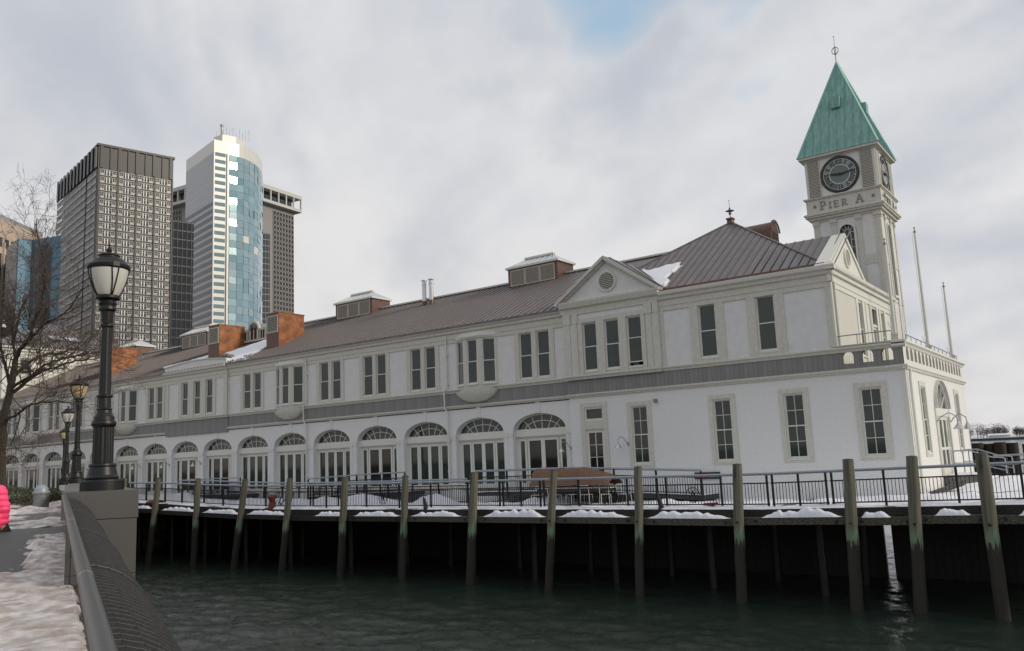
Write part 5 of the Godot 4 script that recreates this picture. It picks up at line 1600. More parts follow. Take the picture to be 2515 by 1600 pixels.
func build_city() -> void:
	dark_tower()
	glass_tower()
	waffle_tower()
	# dark glass slabs between the towers
	slab("dark_glass_slab", Vector3(-326.0, 0.5, -196.0), Vector3(0.24, 0, -0.97), 16.0, 20.0, 110.0, 28, M.black_glass, M.tower_black, "black glass slab wedged between the black tower and the curved glass tower")
	slab("grey_glass_slab", Vector3(-421.0, 0.5, -311.0), Vector3(0.24, 0, -0.97), 16.5, 20.0, 146.0, 38, M.band_dark, M.waffle_stone, "dark grey slab low behind the right edge of the curved glass tower")
	blue_block()
	beige_block()

func slab(called: String, p: Vector3, along: Vector3, w: float, d: float, h: float, floors: int, glass: Material, trim: Material, label: String) -> void:
	var o := thing(called, p, label, "building")
	var x := frame_at(p, along)
	var b := MB.new(); b.obox(x * T3(Vector3(w / 2, h / 2, -d / 2)), Vector3(w, h, d))
	put(o, "glass_wall", b, glass)
	var m := MB.new()
	for i in floors: m.obox(x * T3(Vector3(w / 2, (i + 1) * h / floors - 0.4, -d / 2)), Vector3(w + 0.2, 0.5, d + 0.2))
	put(o, "floor_band", m, trim)
	for i in 8:
		var f := MB.new(); f.obox(x * T3(Vector3((i + 0.5) * w / 8, h / 2, 0.15)), Vector3(0.22, h, 0.3))
		put(o, "mullion", f, trim)

func dark_tower() -> void:
	var c := Vector3(-310.6, 0.5, -161.9); var H := 129.5
	var o := thing("black_office_tower", c, "black office tower with a tall dark crown and grey window bays, behind the street lamp", "office tower")
	var fr := frame_at(c, Vector3(6.9, 0, -27.7)); var fl := frame_at(c + Vector3(-55.8, 0, -11.7), Vector3(55.8, 0, 11.7))
	var b := MB.new(); b.obox(fr * T3(Vector3(14.25, H / 2, -28.5)), Vector3(28.5, H, 57.0))
	put(o, "body", b, M.tower_black)
	# window bays on the right face: four wide bays a floor, each a panel frame with two pale strips
	var cell := MB.new()
	ring(cell, 6.0, 2.45, 0, 0.16, 0.0, 0.22)
	for x in [-1.5, 1.5]: cell.box(Vector3(x - 0.1, 0.1, 0.0), Vector3(x + 0.1, 2.35, 0.2))
	cell.box(Vector3(-2.8, 1.5, 0.0), Vector3(2.8, 1.62, 0.18))
	for x in [-2.3, 2.3]: cell.box(Vector3(x - 0.06, 0.1, 0.0), Vector3(x + 0.06, 2.35, 0.19))
	cell.box(Vector3(-2.85, 0.16, 0.0), Vector3(-1.6, 0.95, 0.14)); cell.box(Vector3(1.6, 0.16, 0.0), Vector3(2.85, 0.95, 0.14))
	var strip := MB.new()
	for x in [-0.62, 0.42]: strip.box(Vector3(x - 0.17, 0.18, 0.0), Vector3(x + 0.17, 2.28, 0.21))
	var gl := MB.new(); gl.box(Vector3(-2.9, 0.12, 0.02), Vector3(2.9, 2.33, 0.10))
	var cm := cell.done(); var sm := strip.done(); var gm := gl.done()
	for j in 28:
		var y := 117.0 - j * 3.05
		for i in 4:
			var w := put(o, "window", cm, M.tower_panel, fr * T3(Vector3(3.85 + i * 6.93, y, 0.02)))
			put(w, "pane", gm, M.tower_glass, Transform3D.IDENTITY, false)
			put(w, "blind", sm, M.tower_strip, Transform3D.IDENTITY, false)
	for i in 5:
		var f := MB.new(); f.obox(fr * T3(Vector3(0.35 + i * 6.95, 60, 0.25)), Vector3(0.55, 120, 0.5))
		put(o, "mullion", f, M.tower_black)
	# left face: flatter grey bays
	var c2 := MB.new(); ring(c2, 5.7, 2.5, 0, 0.14, 0.0, 0.12)
	for k in 7: c2.box(Vector3(-2.4 + k * 0.8, 0.1, 0.0), Vector3(-2.32 + k * 0.8, 2.4, 0.10))
	c2.box(Vector3(-2.75, 0.14, 0.0), Vector3(2.75, 1.0, 0.08))
	var c2m := c2.done()
	var g2 := MB.new(); g2.box(Vector3(-2.75, 1.0, 0.0), Vector3(2.75, 2.4, 0.05))
	var g2m := g2.done()
	for j in 28:
		var y := 117.0 - j * 3.05
		for i in 9:
			var xx := 3.4 + i * 6.0 + (1.4 if i > 6 else 0.0)
			var w := put(o, "window", c2m, M.tower_panel_side, fl * T3(Vector3(xx, y, 0.02)))
			put(w, "pane", g2m, M.tower_glass, Transform3D.IDENTITY, false)
	# crown: recessed louvre panels between fins
	for i in 9:
		var f := MB.new(); f.obox(fr * T3(Vector3(1.2 + i * 3.28, 124.6, 0.2)), Vector3(1.1 if i % 2 == 0 else 0.4, 9.2, 0.4))
		put(o, "crown_fin", f, M.tower_black)
	for i in 12:
		var f := MB.new(); f.obox(fl * T3(Vector3(2.0 + i * 4.85, 124.6, 0.3)), Vector3(2.2, 9.2, 0.6))
		put(o, "crown_fin", f, M.tower_black)
		var g := MB.new(); g.obox(fl * T3(Vector3(4.4 + i * 4.85, 124.2, 0.06)), Vector3(1.9, 8.0, 0.1))
		if i < 11: put(o, "crown_pane", g, M.band_dark)
	var rim := MB.new(); rim.obox(fr * T3(Vector3(14.25, H - 0.3, -28.5)), Vector3(29.5, 0.9, 58.0))
	put(o, "roof_rim", rim, M.tower_black)

func glass_tower() -> void:
	var c := Vector3(-339.2, 0.5, -232.9)
	var o := thing("curved_glass_tower", c, "tall tower with a curved blue mirror-glass front and white banded flank", "office tower")
	var l := Vector3(-373.5, 0.5, -240.3)
	var H := 159.5; var HG := 153.8
	# plan of the roof edge: flat flank, short flat front, then a bulging curve
	var pl := [l, c, Vector3(-337.4, 0.5, -239.3)]
	var cv := [Vector3(-337.4, 0, -239.3), Vector3(-336.2, 0, -245.0), Vector3(-336.9, 0, -250.6), Vector3(-339.6, 0, -257.2), Vector3(-344.4, 0, -263.7), Vector3(-351.5, 0, -270.6), Vector3(-362, 0, -276.0)]
	var curve := []
	for i in cv.size() - 1:
		for k in 2: curve.append(cv[i].cubic_interpolate(cv[i + 1], cv[maxi(i - 1, 0)], cv[mini(i + 2, cv.size() - 1)], k / 2.0))
	curve.append(cv[-1])
	var poly := PackedVector2Array()
	poly.append(Vector2(l.x, -l.z)); poly.append(Vector2(c.x, -c.z))
	for p in curve: poly.append(Vector2(p.x, -p.z))
	poly.append(Vector2(-376, 276))
	var b := MB.new(); b.prism(poly, Transform3D(Basis(Vector3(1, 0, 0), Vector3(0, 0, -1), Vector3(0, 1, 0)), Vector3(0, 0.5, 0)), H)
	put(o, "body", b, M.steel_white)
	var fl := frame_at(l, c - l); var ff := frame_at(c, pl[2] - c)
	var wl := l.distance_to(c); var wf: float = c.distance_to(pl[2])
	for j in 42:
		var y := HG - 2.3 - j * 3.55
		var m := MB.new(); m.obox(fl * T3(Vector3(wl / 2 - 0.2, y + 0.9, 0.04)), Vector3(wl - 0.9, 1.9, 0.1))
		put(o, "window_band", m, M.steel_grey if j < 7 else M.band_dark)  # lower bands coloured dark, a painted reflection of the black tower
		var s := MB.new(); s.obox(fl * T3(Vector3(wl / 2 - 0.2, y - 0.9, 0.05)), Vector3(wl - 0.9, 1.5, 0.1))
		put(o, "spandrel", s, M.steel_grey)
		var q := MB.new(); q.obox(ff * T3(Vector3(wf / 2 - 0.3, y + 0.9, 0.06)), Vector3(wf - 1.4, 1.75, 0.12))
		put(o, "front_window", q, M.band_blue)
	for i in 2:
		var e := MB.new(); e.obox(ff * T3(Vector3(0.05 + i * (wf - 0.15), H / 2 - (0 if i == 0 else 3), 0.3)), Vector3(0.5, H - (0 if i == 0 else 6), 0.9))
		put(o, "corner_fin", e, M.steel_white)
	# mirror panels set on the curve, each leaning a touch its own way so that each mirrors another piece of sky
	var rng := RandomNumberGenerator.new(); rng.seed = 5
	var cols := 8
	var pts := []
	for i in cols + 1:
		var t := 0.03 + 0.86 * i / cols
		var f := t * (curve.size() - 1)
		var k := mini(int(f), curve.size() - 2)
		pts.append(curve[k].lerp(curve[k + 1], f - k))
	for i in cols:
		var a: Vector3 = pts[i]; var bb: Vector3 = pts[i + 1]
		var w := a.distance_to(bb)
		var pm := MB.new(); pm.obox(Transform3D.IDENTITY, Vector3(w - 0.12, 3.45, 0.12))
		var pmm := pm.done()
		for j in 36:
			var x := frame_at((a + bb) / 2, bb - a)
			var y := HG - 2.0 - j * 3.55
			var tl := Basis(Vector3.RIGHT, rng.randfn(0, 0.035)) * Basis(Vector3.UP, rng.randfn(0, 0.035))
			var bright := rng.randf() < 0.02 and i < 5  # a few white panes stand in for sun glints
			put(o, "mirror_pane", pmm, M.steel_white if bright else M["mirror_glass_%d" % rng.randi_range(0, 3)], x * Transform3D(tl, Vector3(0, y, 0.25)))
	# drum on the roof with aerials
	var dr := MB.new()
	var dp := PackedVector2Array()
	for p in [Vector3(-350, 0, -240), Vector3(-343.5, 0, -240.5), Vector3(-341.5, 0, -247), Vector3(-342.5, 0, -253), Vector3(-350, 0, -259), Vector3(-358, 0, -256)]: dp.append(Vector2(p.x, -p.z))
	dr.prism(dp, Transform3D(Basis(Vector3(1, 0, 0), Vector3(0, 0, -1), Vector3(0, 1, 0)), Vector3(0, 160.0, 0)), 6.0)
	put(o, "roof_drum", dr, M.steel_white)
	for i in 11:
		var p := Vector3(-349.5 + i * 0.75, 166, -241.5 - i * 1.35)
		var m := MB.new(); m.tube([p, p + Vector3(0, 3.5 + 3.0 * fposmod(sin(i * 7.3) * 43.0, 1.0), 0)], 0.12, 5)
		put(o, "aerial", m, M.steel_grey)
	var mast := MB.new(); mast.tube([Vector3(-350.3, 166, -245), Vector3(-350.3, 174.0, -245)], 0.55, 8)
	mast.box(Vector3(-351, 173.2, -245.7), Vector3(-349.6, 174.3, -244.3))
	put(o, "mast", mast, M.steel_grey)

func waffle_tower() -> void:
	var c := Vector3(-449.0, 0.5, -320.0)
	var o := thing("waffle_front_tower", c, "grey tower with deep square windows and a jutting open crown behind the curved glass tower", "office tower")
	var fr := frame_at(c, Vector3(-0.10, 0, -1.0))
	var fl := frame_at(c + Vector3(-70, 0, 7), Vector3(70, 0, -7))
	var H := 178.0
	var b := MB.new(); b.obox(fr * T3(Vector3(28.5, H / 2, -35)), Vector3(57.0, H, 70.0))
	put(o, "body", b, M.waffle_stone)
	var wn := MB.new(); wn.box(Vector3(-0.85, -1.0, 0.0), Vector3(0.85, 1.0, 0.06))
	var wm := wn.done()
	var hd := MB.new(); ring(hd, 2.5, 3.1, -1.5, 0.38, 0.0, 0.55)
	var hm := hd.done()
	for j in 38:
		for i in 7:
			var w := put(o, "window", hm, M.waffle_stone, fr * T3(Vector3(55.2 - i * 2.75, 173.5 - j * 3.45, 0.02)))
			put(w, "pane", wm, M.window_far, Transform3D.IDENTITY, false)
	for j in 9:
		for i in 8:
			var w := put(o, "window", hm, M.waffle_stone, fl * T3(Vector3(4.0 + i * 2.75, 173.5 - j * 3.45, 0.02)))
			put(w, "pane", wm, M.window_far, Transform3D.IDENTITY, false)
	var cr := MB.new()
	for y in [[178.0, 180.0], [187.4, 190.0]]: cr.obox(fr * T3(Vector3(28.5, (y[0] + y[1]) / 2, -35)), Vector3(65.0, y[1] - y[0], 78.0))
	put(o, "crown_slab", cr, M.waffle_light)
	var ci := MB.new(); ci.obox(fr * T3(Vector3(28.5, 183.7, -35)), Vector3(55.0, 7.4, 68.0))
	put(o, "crown_core", ci, M.band_dark)
	for i in 10:
		var m := MB.new(); m.obox(fr * T3(Vector3(-3.4 + i * 7.1, 183.7, 3.4)), Vector3(0.9, 7.5, 0.9))
		put(o, "crown_post", m, M.waffle_light)
		var m2 := MB.new(); m2.obox(fl * T3(Vector3(-3.4 + i * 7.1, 183.7, 3.4)), Vector3(0.9, 7.5, 0.9))
		put(o, "crown_post", m2, M.waffle_light)
	var ph := MB.new(); ph.obox(fr * T3(Vector3(34, 191.3, -8)), Vector3(10, 2.6, 10))
	put(o, "plant_room", ph, M.waffle_stone)

func blue_block() -> void:
	var o := thing("blue_glass_block", Vector3(-268, 0.5, -116), "low blue glass block with a dark curved bay, left of the black tower", "building")
	var a := Vector3(-278.5, 0.5, -117.2); var b := Vector3(-265.5, 0.5, -114.8); var c := Vector3(-264.6, 0.5, -118.3); var d := Vector3(-253.5, 0.5, -121.8)
	var poly := PackedVector2Array()
	for p in [a, b, c, d, Vector3(-290, 0, -139.5), Vector3(-319, 0, -134)]: poly.append(Vector2(p.x, -p.z))
	var m := MB.new(); m.prism(poly, Transform3D(Basis(Vector3(1, 0, 0), Vector3(0, 0, -1), Vector3(0, 1, 0)), Vector3(0, 0.5, 0)), 74.0)
	put(o, "glass_wall", m, M.blue_glass)
	var f1 := frame_at(a, b - a); var f2 := frame_at(b, c - b); var f3 := frame_at(c, d - c)
	var q := MB.new(); q.obox(f2 * T3(Vector3(1.8, 37, 0.1)), Vector3(3.5, 74.0, 0.2))
	put(o, "light_bay", q, M.blue_glass_light)
	var q1 := MB.new(); q1.obox(f1 * T3(Vector3(6.4, 63, 0.1)), Vector3(12.6, 21.0, 0.2))
	put(o, "pale_panel", q1, M.steel_grey)
	var q2 := MB.new(); q2.obox(f1 * T3(Vector3(6.4, 26, 0.1)), Vector3(12.6, 52.0, 0.2))
	put(o, "dark_panel", q2, M.tower_black)
	var bay := MB.new()
	bay.lathe([Vector2(3.1, 0.5), Vector2(3.1, 70.0), Vector2(2.6, 71.6), Vector2(1.4, 72.6), Vector2(0, 73)], 24, T3(f3 * Vector3(5.2, 0, -1.4)))
	put(o, "curved_bay", bay, M.black_glass)
	for j in 22:
		var s := MB.new(); s.obox(f3 * T3(Vector3(5.8, 3.2 * (j + 1), 0.04)), Vector3(11.5, 0.12, 0.08))
		put(o, "floor_line", s, M.tower_black)

func beige_block() -> void:
	var o := thing("beige_stone_block", Vector3(-300, 0.5, -124), "beige stone office block with square windows at the far left of the skyline", "building")
	var a := Vector3(-292.0, 0.5, -113.0); var d := Vector3(-17.5, 0, -25.5)
	var f := frame_at(a, d)
	var H := 89.0; var w := 40.0
	var b := MB.new(); b.obox(f * T3(Vector3(w / 2, H / 2, -20)), Vector3(w, H, 40))
	put(o, "wall", b, M.beige_stone)
	var pc := MB.new(); pc.obox(f * T3(Vector3(w / 2, H + 1.0, -20.6)), Vector3(w - 2, 2.0, 39))
	put(o, "roof_rim", pc, M.steel_grey)
	var sq := MB.new(); sq.box(Vector3(-1.15, -1.6, 0), Vector3(1.15, 1.6, 0.08)); var sqm := sq.done()
	var tall := MB.new(); tall.box(Vector3(-1.15, -4.6, 0), Vector3(1.15, 4.6, 0.08)); var tm := tall.done()
	var fin := MB.new(); fin.box(Vector3(-0.3, -30, 0), Vector3(0.3, 4.0, 0.7)); var fm := fin.done()
	for i in 11:
		put(o, "window", sqm, M.window_far, f * T3(Vector3(2.0 + i * 3.6, H - 8.0, 0.02)))
		for j in 3: put(o, "window", tm, M.window_far, f * T3(Vector3(2.0 + i * 3.6, H - 16.5 - j * 11.0, 0.02)))
		put(o, "mullion", fm, M.beige_stone, f * T3(Vector3(0.2 + i * 3.6, H - 12.0, 0.0)))

# ---------------------------------------------------------------- pier edge: piles, walers, snow ridges, railing
# head x, head y, foot x of each front pile (heads stand above the deck; some lean)
const PILES := [[-52.2, 1.98, -52.6], [-48.30, 1.91, -49.15], [-44.23, 1.78, -44.7], [-39.83, 1.64, -40.9], [-36.06, 1.61, -36.75], [-31.89, 1.58, -32.35], [-27.80, 1.57, -28.2], [-23.66, 1.62, -24.05], [-19.46, 1.61, -19.97], [-15.55, 1.63, -15.8], [-11.57, 1.61, -11.8], [-7.73, 1.65, -7.9], [-5.76, 1.68, -6.0], [-3.78, 1.70, -3.75], [-0.9, 1.70, -0.8]]

func build_pier_edge() -> void:
	var rng := RandomNumberGenerator.new(); rng.seed = 21
	var zf := -29.58
	for i in PILES.size():
		var q: Array = PILES[i]
		var r := 0.175 + rng.randf_range(-0.015, 0.02) + (0.015 if i > 10 else 0.0)
		var top := Vector3(q[0], q[1], zf); var foot := Vector3(q[2] + (q[2] - q[0]) * 0.35, -4.99, zf + rng.randf_range(-0.1, 0.1))
		var m := MB.new()
		var pts := []; var rs := []
		for k in 13:
			var t := k / 12.0
			pts.append(foot.lerp(top, t) + Vector3(rng.randf_range(-0.012, 0.012), 0, rng.randf_range(-0.012, 0.012)))
			rs.append(r * lerpf(1.12, 0.98, t) * rng.randf_range(0.98, 1.02))
		rs[12] = r * 0.93
		m.tube(pts, rs, 16, false)
		# the texture runs from 1.6 above the deck down to -5: keep v in metres
		for a in m.uv.size(): m.uv[a] = Vector2(m.uv[a].x, 1.0 - m.uv[a].y)
		var lb: String
		if i == 14: lb = "timber pile at the deck edge, last on the pier head side"
		else: lb = "weathered timber pile at the pier edge, %s counting from the granite wall%s" % [ORD[i], ", leaning" if i in [1, 3] else ""]
		var o := solo("timber_pile", m, M["pile_%d" % (i % 3)], lb, "pile", "front row of piles along the pier edge")
		var cap := MB.new(); cap.lathe([Vector2(0, 0.0), Vector2(r * 0.93, 0.0), Vector2(r * 0.90, 0.03), Vector2(0, 0.05)], 16, T3(top - Vector3(0, 0.005, 0)))
		put(o, "pile_head", cap, M.timber)
		if i > 7:
			var bt := MB.new(); bt.lathe([Vector2(0.0, 0.0), Vector2(0.05, 0.0), Vector2(0.05, 0.03), Vector2(0.02, 0.05), Vector2(0.0, 0.05)], 8, Transform3D(Basis(Vector3.RIGHT, PI / 2), Vector3(lerpf(q[0], q[2], 0.4), -0.40, zf + r)))
			put(o, "bolt", bt, M.wet_shaded_black)
	# rows farther in, their near-black colour standing in for shade
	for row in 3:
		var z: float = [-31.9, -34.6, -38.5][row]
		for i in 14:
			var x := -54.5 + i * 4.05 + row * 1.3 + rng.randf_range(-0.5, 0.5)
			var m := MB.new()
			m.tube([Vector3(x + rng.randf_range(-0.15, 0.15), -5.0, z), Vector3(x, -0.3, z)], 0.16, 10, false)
			solo("timber_pile", m, M.wet_shaded_black, "timber pile under the pier deck, coloured near-black for the shade", "pile", "rear piles under the pier deck")
	# walers bolted between neighbouring piles
	for i in PILES.size() - 1:
		var a: float = lerpf(PILES[i][0], PILES[i][2], 0.4); var b: float = lerpf(PILES[i + 1][0], PILES[i + 1][2], 0.4)
		var j := rng.randf_range(-0.02, 0.02)
		var ya := deck_y(a) - 0.28 + j; var yb := deck_y(b) - 0.28 + j
		if a < -46.0: ya -= 0.06
		var m := MB.new()
		m.prism(PackedVector2Array([Vector2(a + 0.06, ya - 0.26), Vector2(b - 0.06, yb - 0.26), Vector2(b - 0.06, yb), Vector2((a + b) / 2, (ya + yb) / 2 - 0.012), Vector2(a + 0.06, ya)]), Transform3D(Basis.IDENTITY, Vector3(0, 0, -29.95 + (i % 2) * 0.012)), 0.24)
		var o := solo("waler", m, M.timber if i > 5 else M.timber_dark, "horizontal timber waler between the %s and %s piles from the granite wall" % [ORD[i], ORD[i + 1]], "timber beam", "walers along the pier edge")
		for x in [lerpf(a, b, 0.14), lerpf(a, b, 0.86)]:
			var bt := MB.new(); bt.lathe([Vector2(0.0, 0.0), Vector2(0.055, 0.0), Vector2(0.05, 0.03), Vector2(0.0, 0.035)], 8, Transform3D(Basis(Vector3.RIGHT, PI / 2), Vector3(x, lerpf(ya, yb, 0.5) - 0.13, -29.70)))
			put(o, "bolt", bt, M.wet_shaded_black)
		snow_ridge(i, a, b, ya, yb, rng)
	build_fence()

func snow_ridge(i: int, a: float, b: float, ya: float, yb: float, rng: RandomNumberGenerator) -> void:
	var span: Array = [[0.1, 0.8, 0.2], [0.08, 0.95, 0.24], [0.08, 0.95, 0.24], [0.05, 0.97, 0.24], [0.46, 0.99, 0.24], [0.12, 0.9, 0.25], [0.06, 0.8, 0.24], [0.08, 0.9, 0.34], [0.03, 0.88, 0.28], [0.04, 0.92, 0.28], [0.18, 0.92, 0.32], [0.12, 0.6, 0.22], [0.25, 0.75, 0.24], [0.25, 0.7, 0.24]][i]
	var x0: float = lerpf(a, b, span[0]); var x1: float = lerpf(a, b, span[1])
	var n := noise(300 + i, 1.6, 3)
	var peak := rng.randf_range(0.35, 0.65)
	var m := MB.new()
	m.grid(40, 10, func(k: int, j: int):
		var t := k / 40.0; var u := j / 10.0
		var x := lerpf(x0, x1, t)
		var env: float = minf(1.0, minf(t * 5.0, (1.0 - t) * 4.0)); env = env * env * (3 - 2 * env)
		var hh: float = span[2] * env * (0.62 + 0.25 * exp(-pow((t - peak) * 4.0, 2)) + n.get_noise_2d(x * 1.5, 0.0) * 0.42)
		var prof := pow(sin(PI * clampf(u, 0.0, 1.0)), 0.6)
		var z := lerpf(-30.02, -29.69, u)
		return Vector3(x, lerpf(ya, yb, (x - a) / (b - a)) - 0.01 + maxf(hh, 0.0) * prof, z))
	solo("snow_ridge", m, M.snow, "snow ridge lying on the waler between the %s and %s piles from the granite wall" % [ORD[i], ORD[i + 1]], "snow ridge", "snow ridges on the walers")

func rail_run(o: Node3D, called: String, xs: Array, z0: float, z1: float, h: float, r: float, m: Material) -> void:
	var t := MB.new(); var pts := []
	for x in xs: pts.append(Vector3(x, deck_y(x) + h, lerpf(z0, z1, (x - xs[0]) / (xs[-1] - xs[0]))))
	t.tube(pts, r, 10)
	put(o, called, t, m)

func fence_panels(o: Node3D, xs: Array, z: float, top: float, mid: float, double_at: Array) -> void:
	for i in xs.size():
		var x: float = xs[i]; var y := deck_y(x)
		for dx in ([-0.1, 0.1] if double_at.has(i) else [0.0]):
			var p := MB.new(); p.box(Vector3(x + dx - 0.035, y - 0.02, z - 0.035), Vector3(x + dx + 0.035, y + top - 0.05, z + 0.035))
			put(o, "post", p, M.black_metal)
		if i == xs.size() - 1: break
		var x2: float = xs[i + 1]; var y2 := deck_y(x2)
		for h in [mid, 0.14]:
			var q := MB.new(); q.bar(Vector3(x + 0.036, y + h, z), Vector3(x2 - 0.036, y2 + h, z), 0.04, 0.045)
			put(o, "cross_rail", q, M.black_metal)
		var b := MB.new()
		var n := int((x2 - x) / 0.113)
		for k in range(1, n):
			var xx := lerpf(x, x2, k / float(n)); var yy := lerpf(y, y2, k / float(n))
			b.box(Vector3(xx - 0.0095, yy + 0.16, z - 0.0095), Vector3(xx + 0.0095, yy + mid - 0.02, z + 0.0095))
		tag(put(o, "balusters", b, M.black_metal), "", "", "", "stuff")

func emblem(o: Node3D, at: Vector3) -> void:
	# open ring with a compass-like web and a capital A
	var m := MB.new()
	var pts := []
	for i in 29: pts.append(at + Vector3(cos(TAU * i / 28) * 0.28, sin(TAU * i / 28) * 0.28, 0))
	m.tube(pts, 0.014, 6, false)
	for i in 12:
		var a := TAU * i / 12
		m.bar(at + Vector3(cos(a) * 0.16, sin(a) * 0.16, 0), at + Vector3(cos(a + 0.25) * 0.28, sin(a + 0.25) * 0.28, 0), 0.012, 0.012, Vector3.BACK)
	var e := put(o, "emblem", m, M.black_metal)
	var font := SystemFont.new(); font.font_names = PackedStringArray(["Droid Serif"]); font.font_weight = 700
	var tm := TextMesh.new(); tm.text = "A"; tm.font = font; tm.font_size = 64; tm.pixel_size = 0.0062; tm.depth = 0.03
	put(e, "letter", tm, M.black_metal, T3(at + Vector3(0, 0.02, 0.02)))

func build_fence() -> void:
	var z := -30.62
	var xs := [-53.4, -51.35, -49.23, -47.41, -45.15, -43.29, -41.3, -39.39, -37.4, -35.57, -34.44, -33.43, -31.48, -29.21, -27.16, -24.89, -22.98, -21.91, -20.79, -18.94, -16.65, -14.93, -12.67, -10.81, -9.77, -8.71, -6.9, -4.7, -2.9, -0.8, 1.2]
	var o := thing("pier_railing", Vector3(-26, 0, z), "black metal railing with a grey tube handrail along the whole pier edge", "railing")
	rail_run(o, "handrail", xs, z, z, 1.22, 0.055, M.galvanised)
	fence_panels(o, xs, z, 1.22, 0.89, [9, 11, 16, 18, 23, 25])
	emblem(o, Vector3(-13.82, 0.50, z + 0.03))
	emblem(o, Vector3(-30.3, 0.50, z + 0.03))
	# second, inner railing parallel to it
	var z2 := -33.3
	var ys := [-52.0, -50.2, -48.4, -46.6, -44.8, -43.0, -41.3, -39.8, -38.0, -36.2, -34.4, -32.6, -30.8, -29.0, -27.1]
	var p := thing("inner_railing", Vector3(-40, 0, z2), "second black railing with pale tube rail nearer the house, left of the middle ramp", "railing")
	rail_run(p, "handrail", ys, z2, z2, 1.25, 0.045, M.galvanised)
	fence_panels(p, ys, z2, 1.25, 0.93, [])
	# railing closing the far side of the pier head
	var zs := -51.2
	var fs := [-6.0, -4.0, -2.0, 0.0, 2.0]
	var f := thing("pier_head_railing", Vector3(-2, 0, zs), "railing on the far side of the pier head beside the stair handrails", "railing")
	rail_run(f, "handrail", fs, zs, zs, 1.12, 0.05, M.galvanised)
	fence_panels(f, fs, zs, 1.12, 0.85, [])

# ---------------------------------------------------------------- things on the deck
func ramp(called: String, label: String, path: Array, z: float, rail_h: float, rail_r: float) -> void:
	# path: [x, y of the walking surface]; a raised walk with a railing on its outer side and a landing behind
	var o := thing(called, Vector3(path[0][0], 0, z), label, "ramp")
	var m := MB.new()
	for i in path.size() - 1:
		var a: Array = path[i]; var b: Array = path[i + 1]
		m.prism(PackedVector2Array([Vector2(a[0], a[1]), Vector2(b[0], b[1]), Vector2(b[0], b[1] - 0.16), Vector2(a[0], a[1] - 0.16)]), Transform3D(Basis.IDENTITY, Vector3(0, 0, -35.46)), 35.46 + z - 0.08)
	put(o, "deck", m, M.ramp_side)
	var s := MB.new()
	for i in path.size() - 1:
		var a: Array = path[i]; var b: Array = path[i + 1]
		s.quad(Vector3(a[0], a[1] + 0.03, z - 0.2), Vector3(b[0], b[1] + 0.03, z - 0.2), Vector3(b[0], b[1] + 0.03, -35.2), Vector3(a[0], a[1] + 0.03, -35.2))
	put(o, "snow_cover", s, M.snow)
	var t := MB.new(); var pts := []
	for a in path: pts.append(Vector3(a[0], a[1] + rail_h, z))
	t.tube(pts, rail_r, 10)
	put(o, "handrail", t, M.galvanised)
	for i in path.size() - 1:
		var a: Array = path[i]; var b: Array = path[i + 1]
		var n: int = maxi(1, int(absf(b[0] - a[0]) / 1.7))
		var ba := MB.new()
		for k in n + 1:
			var x: float = lerpf(a[0], b[0], k / float(n)); var y: float = lerpf(a[1], b[1], k / float(n))
			var p := MB.new(); p.box(Vector3(x - 0.035, y - 0.3, z - 0.035), Vector3(x + 0.035, y + rail_h - 0.04, z + 0.035))
			put(o, "post", p, M.black_metal)
		for h in [0.12, rail_h - 0.3]:
			var q := MB.new(); q.bar(Vector3(a[0], a[1] + h, z), Vector3(b[0], b[1] + h, z), 0.04, 0.045)
			put(o, "cross_rail", q, M.black_metal)
		var c: int = int(absf(b[0] - a[0]) / 0.113)
		for k in c:
			var x: float = lerpf(a[0], b[0], (k + 0.5) / c); var y: float = lerpf(a[1], b[1], (k + 0.5) / c)
			ba.box(Vector3(x - 0.009, y + 0.14, z - 0.009), Vector3(x + 0.009, y + rail_h - 0.31, z + 0.009))
		tag(put(o, "balusters", ba, M.black_metal), "", "", "", "stuff")

func chair(at: Vector3, turn: float, label: String) -> void:
	var o := thing("garden_chair", at, label, "chair", "chairs beside the covered tables", turn)
	var lg := MB.new()
	for x in [-0.2, 0.2]:
		for zz in [-0.2, 0.2]: lg.tube([Vector3(x * 1.1, 0, zz * 1.15), Vector3(x, 0.45, zz)], 0.014, 5)
	lg.tube([Vector3(-0.2, 0.45, -0.2), Vector3(-0.2, 0.85, -0.28), Vector3(0.2, 0.85, -0.28), Vector3(0.2, 0.45, -0.2)], 0.014, 5)
	put(o, "frame", lg, M.cream_light, T3(Vector3.ZERO), false)
	var st := MB.new()
	for k in 5: st.box(Vector3(-0.22, 0.45, -0.2 + k * 0.085), Vector3(0.22, 0.465, -0.2 + k * 0.085 + 0.06))
	put(o, "seat", st, M.cream_light, T3(Vector3.ZERO), false)

